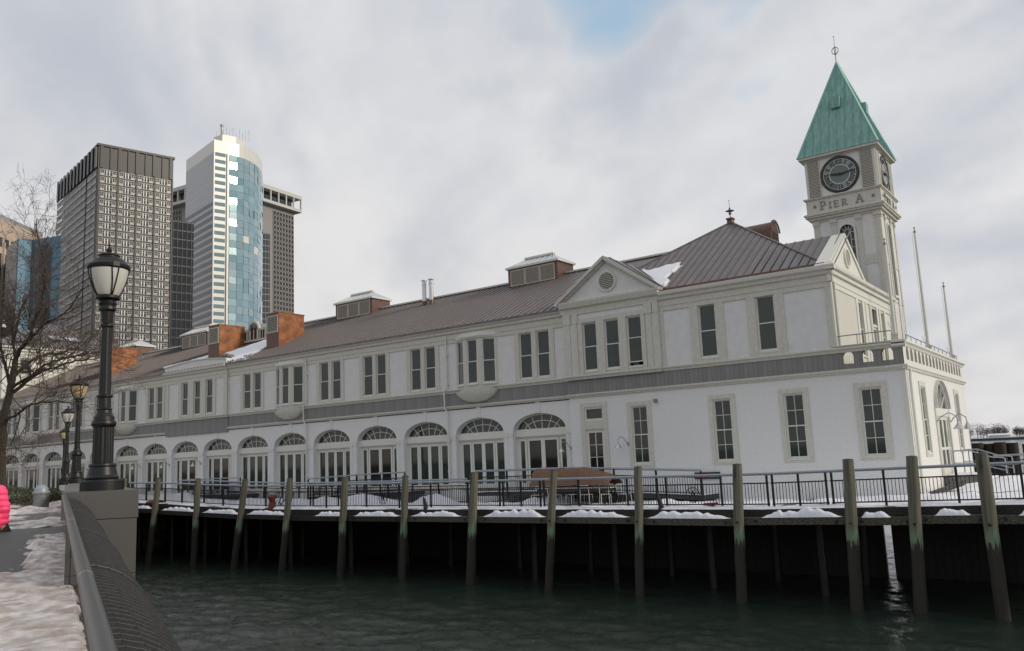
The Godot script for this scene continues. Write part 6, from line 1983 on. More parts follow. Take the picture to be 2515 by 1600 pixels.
func build_deck_things() -> void:
	ramp("ramp", "raised landing and ramp with grey tube rail before the doors of the gabled bay", [[-26.7, 0.55], [-20.9, 0.55], [-14.7, 0.28]], -33.5, 1.07, 0.055)
	ramp("ramp", "ramp with dark side rising to the double doors in the middle of the long front", [[-39.7, 0.42], [-35.6, 0.56], [-31.9, 0.62]], -33.9, 1.07, 0.04)
	ramp("ramp", "short ramp before the open dark doors near the middle pavilion", [[-52.0, 0.62], [-46.3, 0.64]], -34.0, 1.07, 0.035)
	# red mooring bollard
	var b := MB.new()
	b.lathe([Vector2(0.42, 0.0), Vector2(0.42, 0.06), Vector2(0.2, 0.12), Vector2(0.155, 0.35), Vector2(0.16, 0.48), Vector2(0.21, 0.56), Vector2(0.22, 0.66), Vector2(0.17, 0.76), Vector2(0.0, 0.80)], 20)
	solo("mooring_bollard", b, M.red_paint, "stout red iron mooring bollard at the snowy pier edge", "bollard", "", "", Vector3(-38.45, deck_y(-38.45) - 0.02, -30.3))
	var b2 := MB.new()
	b2.lathe([Vector2(0.55, 0.0), Vector2(0.5, 0.10), Vector2(0.2, 0.16), Vector2(0.0, 0.18)], 16)
	b2.tube([Vector3(-0.6, 0.1, 0.0), Vector3(0.6, 0.1, 0)], 0.07, 8)
	solo("cleat", b2, M.red_paint, "low red mooring cleat half buried in snow near the granite wall", "cleat", "", "", Vector3(-50.0, deck_y(-50.0) + 0.02, -30.4))
	var b3 := MB.new(); b3.tube([Vector3(-0.3, 0.06, 0), Vector3(0.3, 0.10, 0.1)], 0.05, 8); b3.lathe([Vector2(0.14, 0.0), Vector2(0.1, 0.08), Vector2(0, 0.1)], 10)
	solo("cleat", b3, M.red_paint, "small red cleat in the snow right of the railing emblem", "cleat", "", "", Vector3(-13.0, 0.10, -30.35))
	for q in [[Vector3(-27.15, 0.0, -30.2), "black bent iron dolly hanging at the deck edge by the seventh pile"], [Vector3(-15.1, 0.06, -30.3), "small black iron stub standing in the snow beside the tenth pile"]]:
		var c := MB.new()
		c.tube([Vector3(-0.1, 0.55, 0), Vector3(0.0, 0.3, 0.03), Vector3(0.12, 0.02, 0.1), Vector3(0.05, -0.22, 0.18)], [0.04, 0.09, 0.11, 0.10], 10)
		solo("iron_fender", c, M.lamp_black, q[1], "iron fitting", "", "", q[0])
	# covered outdoor tables with stacked chairs
	var tp := MB.new()
	tp.grid(36, 12, func(i: int, j: int):
		var t := i / 36.0; var u := j / 12.0
		var x := lerpf(-22.4, -18.3, t)
		var top := 1.62 - 0.42 * pow(clampf((t - 0.55) / 0.45, 0, 1), 2.0) + 0.03 * sin(t * 23.0)
		var s := absf(u - 0.5) * 2.0
		return Vector3(x, lerpf(top, 0.88, pow(s, 3.0)) + 0.02 * sin(t * 40.0 + u * 3.0), lerpf(-33.3, -32.0, 0.5 + (u - 0.5) * (0.8 + 0.2 * s))))
	var tarp := solo("tarpaulin", tp, M.tarp, "brown tarpaulin stretched over stacked tables behind the pier railing", "tarpaulin")
	var tb := thing("outdoor_table", Vector3(-20.4, deck_y(-20.4), -32.65), "long dark outdoor table standing under the brown tarpaulin", "table")
	var tt := MB.new(); tt.box(Vector3(-22.2, 0.74, -33.1), Vector3(-18.3, 0.84, -32.15)); put(tb, "tabletop", tt, M.cream)
	var ta := MB.new(); ta.box(Vector3(-22.1, 0.60, -33.0), Vector3(-18.5, 0.738, -32.2)); put(tb, "apron", ta, M.ramp_side)
	for x in [-22.0, -20.4, -18.7]:
		for zz in [-32.95, -32.3]:
			var l := MB.new(); l.box(Vector3(x - 0.03, 0.0, zz - 0.03), Vector3(x + 0.03, 0.60, zz + 0.03)); put(tb, "leg", l, M.black_metal)
	var cl := ["leftmost pale metal chair beside the covered table", "second pale metal chair from the left beside the covered table", "third pale metal chair from the left beside the covered table", "fourth pale metal chair from the left beside the covered table", "fifth pale metal chair, just right of the covered table", "rightmost pale metal chair, clear of the covered table"]
	for i in 6: chair(Vector3(-21.9 + i * 0.86, deck_y(-20) + 0.04, -31.85 - 0.12 * (i % 3)), [0.2, 2.9, -0.4, 3.3, 0.7, 2.6][i], cl[i])
	# red and green board leaning on the pavilion wall
	var sg := MB.new(); sg.box(Vector3(-15.72, 0.92, ZP + 0.04), Vector3(-15.2, 1.22, ZP + 0.09))
	var so := solo("painted_board", sg, M.red_paint, "small red and green painted board on the pavilion wall behind the ramp rail", "board")
	var s2 := MB.new(); s2.box(Vector3(-15.2, 0.92, ZP + 0.04), Vector3(-14.55, 1.22, ZP + 0.088)); put(so, "green_half", s2, M.hedge_leaf)
	# bundle of dark branches by the third pile
	var br := MB.new(); var rng := RandomNumberGenerator.new(); rng.seed = 9
	for i in 9:
		var p := Vector3(-38.9 + rng.randf_range(-0.7, 0.3), 0.05, -31.3 + rng.randf_range(-0.2, 0.2))
		br.tube([p, p + Vector3(rng.randf_range(-0.1, 0.6), 0.35, 0.05), p + Vector3(rng.randf_range(0.1, 1.0), rng.randf_range(0.4, 0.9), 0.0)], [0.03, 0.02, 0.01], 5)
	solo("cut_branches", br, M.twig, "loose pile of dark cut branches in the snow beside the red bollard", "branches")
	# flagpoles on the terrace
	var names := ["flagpole at the near corner of the terrace, in front of the tower", "tallest flagpole, in the middle of the terrace edge", "farthest flagpole, at the outer corner of the terrace"]
	var fp := [[Vector3(-7.05, 6.1, -35.75), 10.3], [Vector3(-6.98, 6.1, -42.25), 12.05], [Vector3(-6.98, 6.1, -48.7), 10.35]]
	for i in 3:
		var at: Vector3 = fp[i][0]; var h: float = fp[i][1] - at.y
		var o := thing("flagpole", at, names[i], "flagpole", "flagpoles on the terrace edge")
		var m := MB.new(); m.tube([Vector3(0, 0.15, 0), Vector3(0, h * 0.4, 0), Vector3(0, h - 0.25, 0)], [0.075, 0.068, 0.045], 12)
		put(o, "pole", m, M.flagpole_paint, Transform3D.IDENTITY, false)
		var bl := MB.new(); bl.lathe([Vector2(0.0, h - 0.09), Vector2(0.055, h - 0.045), Vector2(0.0, h)], 12); bl.lathe([Vector2(0.06, h - 0.28), Vector2(0.06, h - 0.20), Vector2(0.02, h - 0.18), Vector2(0.02, h - 0.08)], 10)
		put(o, "truck_ball", bl, M.ball_metal, Transform3D.IDENTITY, false)
		var bs := MB.new(); bs.cbox(Vector3(-0.13, 0.02, -0.13), Vector3(0.13, 0.32, 0.13), 0.03)
		put(o, "base", bs, M.louver_paint, Transform3D.IDENTITY, false)
		var hy := MB.new(); hy.tube([Vector3(-0.11, h - 0.25, 0.04), Vector3(-0.10, 0.5, 0.05)], 0.008, 5)
		hy.tube([Vector3(-0.07, 0.5, 0.05), Vector3(-0.16, 0.62, 0.07), Vector3(-0.2, 0.8, 0.09)], 0.012, 5)
		put(o, "halyard", hy, M.cream_light, Transform3D.IDENTITY, false)
	# stair with two bent tube rails at the end door
	var st := thing("end_stair", Vector3(-5.5, 0, -42.2), "short snowy stair with two bent silver handrails at the end door", "stair")
	for i in 4:
		var s := MB.new(); s.box(Vector3(XW - 0.02, -0.1, -43.7 - 0.002 * i), Vector3(XW + 1.5 + 0.32 * i, 0.60 - 0.15 * i, -40.7 + 0.002 * i))
		put(st, "step", s, M.concrete_deck)
	var sn := MB.new()
	for i in 4: sn.box(Vector3(XW + 0.15 + 0.32 * i + (1.05 if i > 0 else 0.0), 0.60 - 0.15 * i, -43.6), Vector3(XW + 1.45 + 0.32 * i, 0.66 - 0.15 * i, -40.85))
	put(st, "snow_cover", sn, M.snow)
	for z in [-40.9, -43.5]:
		var t := MB.new()
		t.tube([Vector3(-6.3, 0.6, z), Vector3(-6.3, 1.60, z), Vector3(-6.25, 1.67, z), Vector3(-5.7, 1.68, z), Vector3(-4.85, 1.36, z), Vector3(-4.45, 1.33, z), Vector3(-4.38, 1.28, z), Vector3(-4.36, 0.2, z)], 0.028, 8)
		t.tube([Vector3(-5.7, 0.55, z), Vector3(-5.7, 1.68, z)], 0.025, 8)
		t.tube([Vector3(-6.3, 1.15, z), Vector3(-5.7, 1.15, z), Vector3(-4.36, 0.80, z)], 0.02, 8)
		put(st, "handrail", t, M.galvanised)
	# dark plank wedge leaning in the snow at the corner
	var pk := MB.new(); pk.bar(Vector3(-6.6, 0.08, -35.1), Vector3(-5.5, 0.48, -36.4), 0.5, 0.08)
	solo("loose_plank", pk, M.ramp_side, "dark loose plank propped in the snow by the corner of the end wall", "plank")
	# timber dolphins in the water beyond
	var dl := [[Vector3(-7.9, 1.85, -60.6), "cluster of four thick timber dolphin piles beyond the pier head railing"], [Vector3(-5.0, 1.7, -59.0), "single timber dolphin at the right edge beyond the pier head railing"]]
	for i in 2:
		var o := thing("dolphin", Vector3(dl[i][0].x, WATER_Y, dl[i][0].z), dl[i][1], "dolphin")
		for k in (4 if i == 0 else 2):
			var p: Vector3 = dl[i][0] + Vector3(k * 0.62, -0.06 * (k % 2), -0.35 * (k % 2))
			var m := MB.new(); m.tube([Vector3(p.x, -5.0, p.z), p], 0.34, 14)
			put(o, "pile", m, M.dolphin_wood)
		var bd := MB.new(); bd.tube([dl[i][0] + Vector3(-0.36, -0.9, 0.36), dl[i][0] + Vector3(2.2 if i == 0 else 0.9, -0.9, 0.36)], 0.05, 6)
		put(o, "band", bd, M.wet_shaded_black)

# ---------------------------------------------------------------- promenade
func lamp_mesh_set() -> Array:
	var fl := MB.new()    # fluted shaft and base
	fl.lathe([Vector2(0.0, 0), Vector2(0.335, 0), Vector2(0.335, 0.14), Vector2(0.325, 0.165), Vector2(0.26, 0.17)], 8, T3(Vector3.ZERO, PI / 8))
	fl.lathe([Vector2(0.235, 0.165), Vector2(0.245, 0.20), Vector2(0.22, 0.24), Vector2(0.205, 0.30), Vector2(0.19, 0.36), Vector2(0.205, 0.38), Vector2(0.195, 0.41), Vector2(0.165, 0.42)], 40)
	var base := fl.done()
	var s := MB.new()
	s.lathe([Vector2(0.155, 0.41), Vector2(0.150, 0.98)], 96, Transform3D.IDENTITY, 0.010, 16)
	s.lathe([Vector2(0.145, 0.97), Vector2(0.175, 1.0), Vector2(0.185, 1.03), Vector2(0.175, 1.07), Vector2(0.155, 1.08), Vector2(0.150, 1.14), Vector2(0.115, 1.20), Vector2(0.105, 1.24), Vector2(0.115, 1.26), Vector2(0.10, 1.28)], 40)
	s.lathe([Vector2(0.098, 1.27), Vector2(0.092, 1.44)], 64, Transform3D.IDENTITY, 0.006, 12)
	s.lathe([Vector2(0.10, 1.44), Vector2(0.122, 1.455), Vector2(0.122, 1.475), Vector2(0.10, 1.49)], 32)
	s.lathe([Vector2(0.093, 1.48), Vector2(0.075, 2.58)], 64, Transform3D.IDENTITY, 0.006, 12)
	s.lathe([Vector2(0.08, 2.56), Vector2(0.10, 2.58), Vector2(0.10, 2.61), Vector2(0.08, 2.63)], 32)
	s.lathe([Vector2(0.078, 2.62), Vector2(0.098, 2.83)], 64, Transform3D.IDENTITY, 0.006, 12)
	s.lathe([Vector2(0.10, 2.82), Vector2(0.135, 2.85), Vector2(0.125, 2.90), Vector2(0.14, 2.95), Vector2(0.12, 3.0), Vector2(0.185, 3.03), Vector2(0.185, 3.07), Vector2(0.165, 3.08)], 36)
	var shaft := s.done()
	var g := MB.new()
	var pr := []
	for i in 11:
		var t := i / 10.0
		pr.append(Vector2(lerpf(0.155, 0.292, pow(sin(t * PI / 2), 0.85)), 3.08 + t * 0.46))
	g.lathe(pr, 36)
	var globe := g.done()
	var r := MB.new()
	for k in 4:
		var a := PI / 4 + k * PI / 2 + 0.28
		for d in [-1.0, 1.0]:
			var pts := []
			for i in 8:
				var t := i / 7.0
				var rr := lerpf(0.158, 0.297, pow(sin(t * PI / 2), 0.85)) + 0.004
				var aa: float = a + d * lerpf(0.05, 0.19, t)
				pts.append(Vector3(cos(aa) * rr, 3.07 + t * 0.47, -sin(aa) * rr))
			r.tube(pts, 0.010, 6)
	var ribs := r.done()
	var c := MB.new()
	c.lathe([Vector2(0.295, 3.50), Vector2(0.318, 3.52), Vector2(0.325, 3.56), Vector2(0.308, 3.585), Vector2(0.29, 3.60), Vector2(0.24, 3.66), Vector2(0.165, 3.70), Vector2(0.16, 3.72), Vector2(0.17, 3.735), Vector2(0.15, 3.76), Vector2(0.06, 3.775), Vector2(0.035, 3.80), Vector2(0.045, 3.84), Vector2(0.02, 3.88), Vector2(0.012, 3.90), Vector2(0.02, 3.92), Vector2(0.0, 3.95)], 40)
	for k in 4:
		var a := PI / 4 + k * PI / 2 + 0.28
		c.obox(Transform3D(Basis(Vector3.UP, a), Vector3(cos(a) * 0.32, 3.55, -sin(a) * 0.32)), Vector3(0.03, 0.07, 0.10))
	return [base, shaft, globe, ribs, c.done()]

func build_promenade() -> void:
	# granite parapet: a pier at the near end and a long wall behind it that carries the lamps
	var fl := Vector3(-13.0, 0, -6.42); var fr := Vector3(-12.18, 0, -7.14)
	var ax := Vector3(-0.893, 0, -0.450)      # along the wall
	var wall := thing("granite_parapet", Vector3(-13, LAND_Y, -7), "grey granite parapet wall whose near end stands at the tube railing", "wall")
	var xr := (fr - fl).normalized()
	var prism := func(p: Array, y0: float, y1: float) -> MB:
		var q := PackedVector2Array()
		for v in p: q.append(Vector2(v.x, -v.z))
		var m := MB.new(); m.prism(q, Transform3D(Basis(Vector3(1, 0, 0), Vector3(0, 0, -1), Vector3(0, 1, 0)), Vector3(0, y0, 0)), y1 - y0)
		return m
	var o := 0.05
	var a := fl + xr * 0.06; var b := fr - xr * 0.02
	# near pier: capstone, two courses with recessed joints, a narrow return strip
	put(wall, "capstone", prism.call([fl - xr * 0.02, fr, fr + ax * 1.3, fl - xr * 0.02 + ax * 1.3], 1.565, 1.975), M.granite)
	put(wall, "stone", prism.call([a + xr * 0.085, b, b + ax * 1.26, a + xr * 0.085 + ax * 1.26], 0.765, 1.553), M.granite)
	put(wall, "stone", prism.call([a - xr * 0.0, a + xr * 0.075, a + xr * 0.075 + ax * 1.26, a + ax * 1.26], 0.765, 1.553), M.granite_dark)
	put(wall, "stone", prism.call([a + xr * 0.085, b, b + ax * 1.26, a + xr * 0.085 + ax * 1.26], -1.2, 0.755), M.granite)
	put(wall, "stone", prism.call([a, a + xr * 0.075, a + xr * 0.075 + ax * 1.26, a + ax * 1.26], -1.2, 0.755), M.granite_dark)
	put(wall, "joint_bed", prism.call([a + xr * 0.012 + ax * 0.02, b - xr * 0.012 + ax * 0.02, b - xr * 0.012 + ax * 1.24, a + xr * 0.012 + ax * 1.24], -1.1, 1.56), M.granite_dark)
	# long wall in lengths
	for i in 24:
		var s0 := 1.31 + i * 2.0; var s1 := s0 + 1.992
		put(wall, "capstone", prism.call([fl + xr * 0.02 + ax * s0, fr - xr * 0.02 + ax * s0, fr - xr * 0.02 + ax * s1, fl + xr * 0.02 + ax * s1], 1.565, 1.972), M.granite)
		put(wall, "stone", prism.call([a + xr * 0.03 + ax * s0, b - xr * 0.02 + ax * s0, b - xr * 0.02 + ax * s1, a + xr * 0.03 + ax * s1], -2.0, 1.562), M.granite_dark)
	# street lamps on the wall
	var set_ := lamp_mesh_set()
	var spots := [[Vector3(-13.02, 1.974, -7.02), "nearest black fluted street lamp with frosted globe on the granite wall", M.frosted], [Vector3(-30.95, 1.974, -15.72), "second black street lamp along the wall, with a yellowed globe", M.frosted_amber], [Vector3(-44.75, 1.974, -22.2), "third black street lamp along the wall, half behind the second", M.frosted], [Vector3(-58.6, 1.7, -28.9), "farthest and lowest black street lamp, left of the third", M.frosted_amber]]
	for q in spots:
		var l := thing("street_lamp", q[0], q[1], "street lamp", "street lamps along the granite wall", 0.35)
		put(l, "base", set_[0], M.lamp_black, Transform3D.IDENTITY, false)
		put(l, "shaft", set_[1], M.lamp_black, Transform3D.IDENTITY, false)
		put(l, "globe", set_[2], q[2], Transform3D.IDENTITY, false)
		put(l, "rib", set_[3], M.lamp_black, Transform3D.IDENTITY, false)
		put(l, "cap", set_[4], M.lamp_black, Transform3D.IDENTITY, false)
	# the curved tube railing beside the viewer
	var t0 := Vector3(-12.98, 1.925, -6.43); var t1 := Vector3(-2.711, 1.652, -1.486)
	var d := (t0 - t1).normalized()
	var rail := thing("curved_railing", Vector3(-8, LAND_Y, -4), "grey tube handrail with outward-curving pickets beside the promenade", "railing")
	var tb := MB.new(); tb.tube([t1 - d * 6.0, t1, t0 - d * 0.02], 0.038, 20)
	put(rail, "handrail", tb, M.rail_grey if M.has("rail_grey") else rail_mats())
	var side := d.cross(Vector3.UP).normalized()
	var prof := func(s: float) -> Vector2:     # outwards, down
		var q := clampf(s, 0.0, 1.0)
		if q < 0.72:
			var an := q / 0.72 * PI / 2
			return Vector2(sin(an) * 0.45, -0.60 * (1.0 - cos(an)) - 0.03)
		return Vector2(0.45 - 0.12 * pow((q - 0.72) / 0.28, 2.0), lerpf(-0.63, -1.22, (q - 0.72) / 0.28))
	var L := t0.distance_to(t1 - d * 6.0)
	var pk := func(w: float, th: float) -> ArrayMesh:
		var m := MB.new()
		for i in 14:
			var p: Vector2 = prof.call(i / 14.0); var q: Vector2 = prof.call((i + 1) / 14.0)
			m.bar(side * p.x + Vector3(0, p.y, 0), side * q.x + Vector3(0, q.y, 0), th, w, d)
		return m.done()
	var thin: ArrayMesh = pk.call(0.011, 0.028); var thick: ArrayMesh = pk.call(0.05, 0.045)
	var n := int(L / 0.115)
	for i in n:
		var f := (i + 0.5) / n
		var p := (t0 - d * 0.03).lerp(t1 - d * 6.0, f)
		var frame := i % 24 == 5
		put(rail, "picket_frame" if frame else "picket", thick if frame else thin, M.rail_grey, T3(p))
	for s in [0.70, 1.0]:
		var pp: Vector2 = prof.call(s)
		var lo := MB.new()
		var off: Vector3 = side * pp.x + Vector3(0, pp.y, 0)
		lo.bar(t0 - d * 0.03 + off, t1 - d * 6.0 + off, 0.03, 0.045)
		put(rail, "lower_rail", lo, M.rail_grey)
	for s in [2.3, 5.6, 5.75, 9.6]:
		var w := MB.new(); w.tube([t0 - d * s, t0 - d * (s + 0.02)], 0.0395, 20)
		put(rail, "weld_ring", w, M.steel)
	# litter bin
	var cn := thing("litter_bin", Vector3(-49.4, LAND_Y, -23.2), "grey metal domed litter bin standing by the hedge", "litter bin")
	var cb := MB.new(); cb.lathe([Vector2(0, 0), Vector2(0.40, 0), Vector2(0.40, 0.75), Vector2(0.44, 0.78), Vector2(0.44, 0.84), Vector2(0.40, 0.86)], 28)
	put(cn, "body", cb, M.can_steel, Transform3D.IDENTITY, false)
	var cd := MB.new(); cd.lathe([Vector2(0.45, 0.85), Vector2(0.45, 0.89), Vector2(0.38, 0.93), Vector2(0.36, 1.05), Vector2(0.29, 1.18), Vector2(0.16, 1.27), Vector2(0.0, 1.30)], 28)
	put(cn, "dome_lid", cd, M.galvanised, Transform3D.IDENTITY, false)
	# hedge bushes
	var hb := [[Vector3(-57.8, LAND_Y, -25.2), 1.9, 1.25, "round green clipped bush right behind the litter bin"], [Vector3(-58.6, LAND_Y, -21.6), 1.9, 1.15, "green bush left of the litter bin, beneath the tree"], [Vector3(-59.5, LAND_Y, -28.2), 1.4, 1.0, "low bush by the granite wall, under the far lamps"], [Vector3(-58.0, LAND_Y, -18.6), 1.7, 1.1, "green bush at the far left, behind the person in pink"]]
	for i in hb.size(): bush(hb[i][0], hb[i][1], hb[i][2], hb[i][3], 500 + i)

func rail_mats() -> StandardMaterial3D:
	return mat("rail_grey", lin(0.085, 0.087, 0.088), 0.38, 0.35, ntex(40, 0.05, 4, Color(0.72, 0.70, 0.70), Color.WHITE), Vector3(3, 3, 3))

func bush(at: Vector3, r: float, h: float, label: String, seed_: int) -> void:
	var o := thing("bush", at, label, "bush", "clipped bushes along the park path")
	var rng := RandomNumberGenerator.new(); rng.seed = seed_
	var nz := noise(seed_, 0.7, 3)
	var st := MB.new()
	for i in 14:
		var a := rng.randf() * TAU
		st.tube([Vector3(0, 0, 0), Vector3(cos(a) * r * 0.4, h * 0.5, sin(a) * r * 0.4), Vector3(cos(a) * r * 0.7, h * rng.randf_range(0.6, 0.9), sin(a) * r * 0.7)], [0.03, 0.02, 0.008], 5)
	put(o, "stem", st, M.twig, Transform3D.IDENTITY, false)
	var m := MB.new()
	for i in 5200:
		var d := Vector3(rng.randfn(), absf(rng.randfn()) * 0.9, rng.randfn()).normalized()
		var k := (0.72 + 0.28 * pow(rng.randf(), 0.4)) * (1.0 + nz.get_noise_3d(d.x * 2, d.y * 2, d.z * 2) * 0.35)
		var p := Vector3(d.x * r * k, d.y * h * k + 0.08, d.z * r * k)
		var u := Vector3(rng.randfn(), rng.randfn(), rng.randfn()).normalized()
		var w := u.cross(d + u * 0.2).normalized()
		var s := rng.randf_range(0.035, 0.07)
		m.quad(p - u * s, p + w * s * 0.5, p + u * s, p - w * s * 0.5)
	put(o, "foliage", m, M.hedge_leaf, Transform3D.IDENTITY, false)

# ---------------------------------------------------------------- bare tree
func build_tree() -> void:
	var tree := thing("bare_tree", Vector3(-29.7, LAND_Y, -12.7), "bare winter tree with arching limbs at the left edge of the promenade", "tree")
	var limbs := [
		["trunk", [Vector3(-29.75, 0.3, -12.77), Vector3(-29.67, 0.9, -12.71), Vector3(-29.49, 1.56, -12.59), Vector3(-29.33, 2.72, -12.48), Vector3(-29.20, 3.49, -12.42), Vector3(-29.08, 4.06, -12.40), Vector3(-28.96, 4.51, -12.40), Vector3(-28.80, 5.02, -12.42), Vector3(-28.63, 5.59, -12.43), Vector3(-28.53, 6.01, -12.42)], 0.23, 0.085],
		["limb", [Vector3(-28.53, 6.01, -12.42), Vector3(-28.91, 6.38, -12.52), Vector3(-29.28, 6.87, -12.61), Vector3(-29.59, 7.32, -12.75), Vector3(-30.05, 7.75, -12.78), Vector3(-30.48, 8.29, -12.82)], 0.055, 0.02],
		["limb", [Vector3(-28.53, 6.01, -12.42), Vector3(-28.21, 6.29, -12.41), Vector3(-27.95, 6.39, -12.39), Vector3(-27.63, 6.57, -12.40), Vector3(-27.37, 6.82, -12.35), Vector3(-27.10, 7.10, -12.31), Vector3(-26.72, 7.49, -12.31), Vector3(-26.46, 7.94, -12.23), Vector3(-26.16, 8.50, -12.15), Vector3(-26.09, 9.48, -11.82), Vector3(-25.91, 9.93, -11.68)], 0.075, 0.012],
		["limb", [Vector3(-28.10, 6.34, -12.45), Vector3(-27.67, 6.81, -12.66), Vector3(-27.25, 7.01, -12.70), Vector3(-26.66, 7.21, -12.86), Vector3(-26.14, 7.48, -12.96), Vector3(-25.64, 7.96, -13.00)], 0.05, 0.012],
		["limb", [Vector3(-28.66, 5.45, -12.44), Vector3(-28.62, 5.87, -12.81), Vector3(-28.59, 6.13, -13.21), Vector3(-28.67, 6.28, -13.55), Vector3(-28.71, 6.33, -13.94), Vector3(-28.80, 6.50, -14.27), Vector3(-28.90, 6.54, -14.61), Vector3(-28.98, 6.46, -15.00)], 0.06, 0.022],
		["limb", [Vector3(-28.84, 4.88, -12.41), Vector3(-28.51, 5.21, -12.69), Vector3(-28.19, 5.62, -12.95), Vector3(-28.00, 5.85, -13.15), Vector3(-27.82, 5.96, -13.37), Vector3(-27.45, 6.07, -13.72), Vector3(-26.95, 6.17, -14.17), Vector3(-26.73, 6.20, -14.43)], 0.07, 0.02],
		["limb", [Vector3(-28.75, 5.10, -12.45), Vector3(-28.2, 5.35, -12.62), Vector3(-27.55, 5.48, -12.74), Vector3(-27.07, 5.54, -12.60), Vector3(-26.40, 5.51, -12.60), Vector3(-25.50, 5.64, -12.75), Vector3(-24.59, 5.63, -12.92), Vector3(-23.84, 5.66, -12.97)], 0.055, 0.012],
		["limb", [Vector3(-29.02, 4.07, -12.44), Vector3(-28.30, 4.30, -12.54), Vector3(-27.79, 4.45, -12.50), Vector3(-27.13, 4.51, -12.59), Vector3(-26.41, 4.50, -12.74), Vector3(-25.70, 4.40, -12.89), Vector3(-25.10, 4.22, -12.99)], 0.05, 0.01],
		["limb", [Vector3(-28.56, 4.41, -12.61), Vector3(-28.23, 4.09, -12.51), Vector3(-28.01, 3.54, -12.27), Vector3(-27.62, 3.34, -12.09), Vector3(-27.13, 3.10, -11.99), Vector3(-26.54, 2.84, -11.97), Vector3(-26.12, 2.60, -11.82)], 0.028, 0.006],
		["limb", [Vector3(-29.0, 6.55, -12.52), Vector3(-28.39, 7.73, -12.49), Vector3(-28.31, 8.29, -12.73), Vector3(-28.39, 9.10, -12.82), Vector3(-28.58, 9.92, -12.83), Vector3(-28.71, 10.64, -12.89)], 0.045, 0.008],
		["limb", [Vector3(-28.78, 5.2, -12.40), Vector3(-29.16, 6.17, -12.31), Vector3(-29.62, 7.09, -12.18), Vector3(-29.89, 8.23, -12.14)], 0.06, 0.015],
	]
	var rng := RandomNumberGenerator.new(); rng.seed = 31
	var tw := MB.new()
	var count := [0]
	for l in limbs:
		var cv := Curve3D.new()
		var pts: Array = l[1]
		for i in pts.size():
			var tg: Vector3 = (pts[mini(i + 1, pts.size() - 1)] - pts[maxi(i - 1, 0)]) * 0.22
			cv.add_point(pts[i], -tg, tg)
		var q := []; var rr := []
		var n := 26
		for i in n + 1:
			var t := i / float(n)
			var w := Vector3(rng.randfn(), rng.randfn(), rng.randfn()) * 0.012 if i > 0 and i < n else Vector3.ZERO
			q.append(cv.sample_baked(t * cv.get_baked_length()) + w)
			rr.append(lerpf(l[2], l[3], pow(t, 0.8)))
		if l[0] == "trunk": rr[0] = 0.36; rr[1] = 0.29
		var m := MB.new(); m.tube(q, rr, 12 if l[0] == "trunk" else 8)
		put(tree, l[0], m, M.bark)
		if l[0] == "trunk": continue
		for i in range(3, n + 1):
			for rep in 2:
				if rng.randf() < 0.62:
					var dir: Vector3 = (q[i] - q[i - 1]).normalized()
					dir = (dir * 0.7 + Vector3(rng.randfn(), rng.randfn() * 0.8 + 0.35, rng.randfn()) * 0.75).normalized()
					twig(tw, q[i], dir, rr[i] * 0.5, rng.randf_range(0.5, 1.5), 3, rng, count)
	tag(put(tree, "twigs", tw, M.twig), "", "", "", "stuff")

func twig(m: MB, p: Vector3, d: Vector3, r: float, l: float, depth: int, rng: RandomNumberGenerator, count: Array) -> void:
	if count[0] > 9000: return
	count[0] += 1
	r = clampf(r, 0.0035, 0.02)
	var q := p; var pts := [p]; var rs := [r]
	for i in 3:
		d = (d + Vector3(rng.randfn(), rng.randfn() + 0.25, rng.randfn()) * 0.16).normalized()
		q += d * l / 3.0
		pts.append(q); rs.append(maxf(r * (1.0 - 0.25 * (i + 1)), 0.0028))
	m.tube(pts, rs, 4, false)
	if depth == 0: return
	for k in rng.randi_range(2, 3):
		var at: Vector3 = pts[1].lerp(pts[3], rng.randf())
		var nd := (d * 0.75 + Vector3(rng.randfn(), rng.randfn() + 0.2, rng.randfn()) * 0.6).normalized()
		twig(m, at, nd, r * 0.65, l * rng.randf_range(0.45, 0.7), depth - 1, rng, count)

# ---------------------------------------------------------------- person at the left edge
func smooth_field(p: Vector3, bones: Array, k: float) -> float:
	var e := 0.0
	for b in bones:
		var a: Vector3 = b[0]; var ab: Vector3 = b[1] - a
		var t := clampf((p - a).dot(ab) / maxf(ab.length_squared(), 1e-6), 0.0, 1.0)
		var dd := p.distance_to(a + ab * t) - lerpf(b[2], b[3], t)
		e += exp(-dd * k)
	return -log(maxf(e, 1e-20)) / k

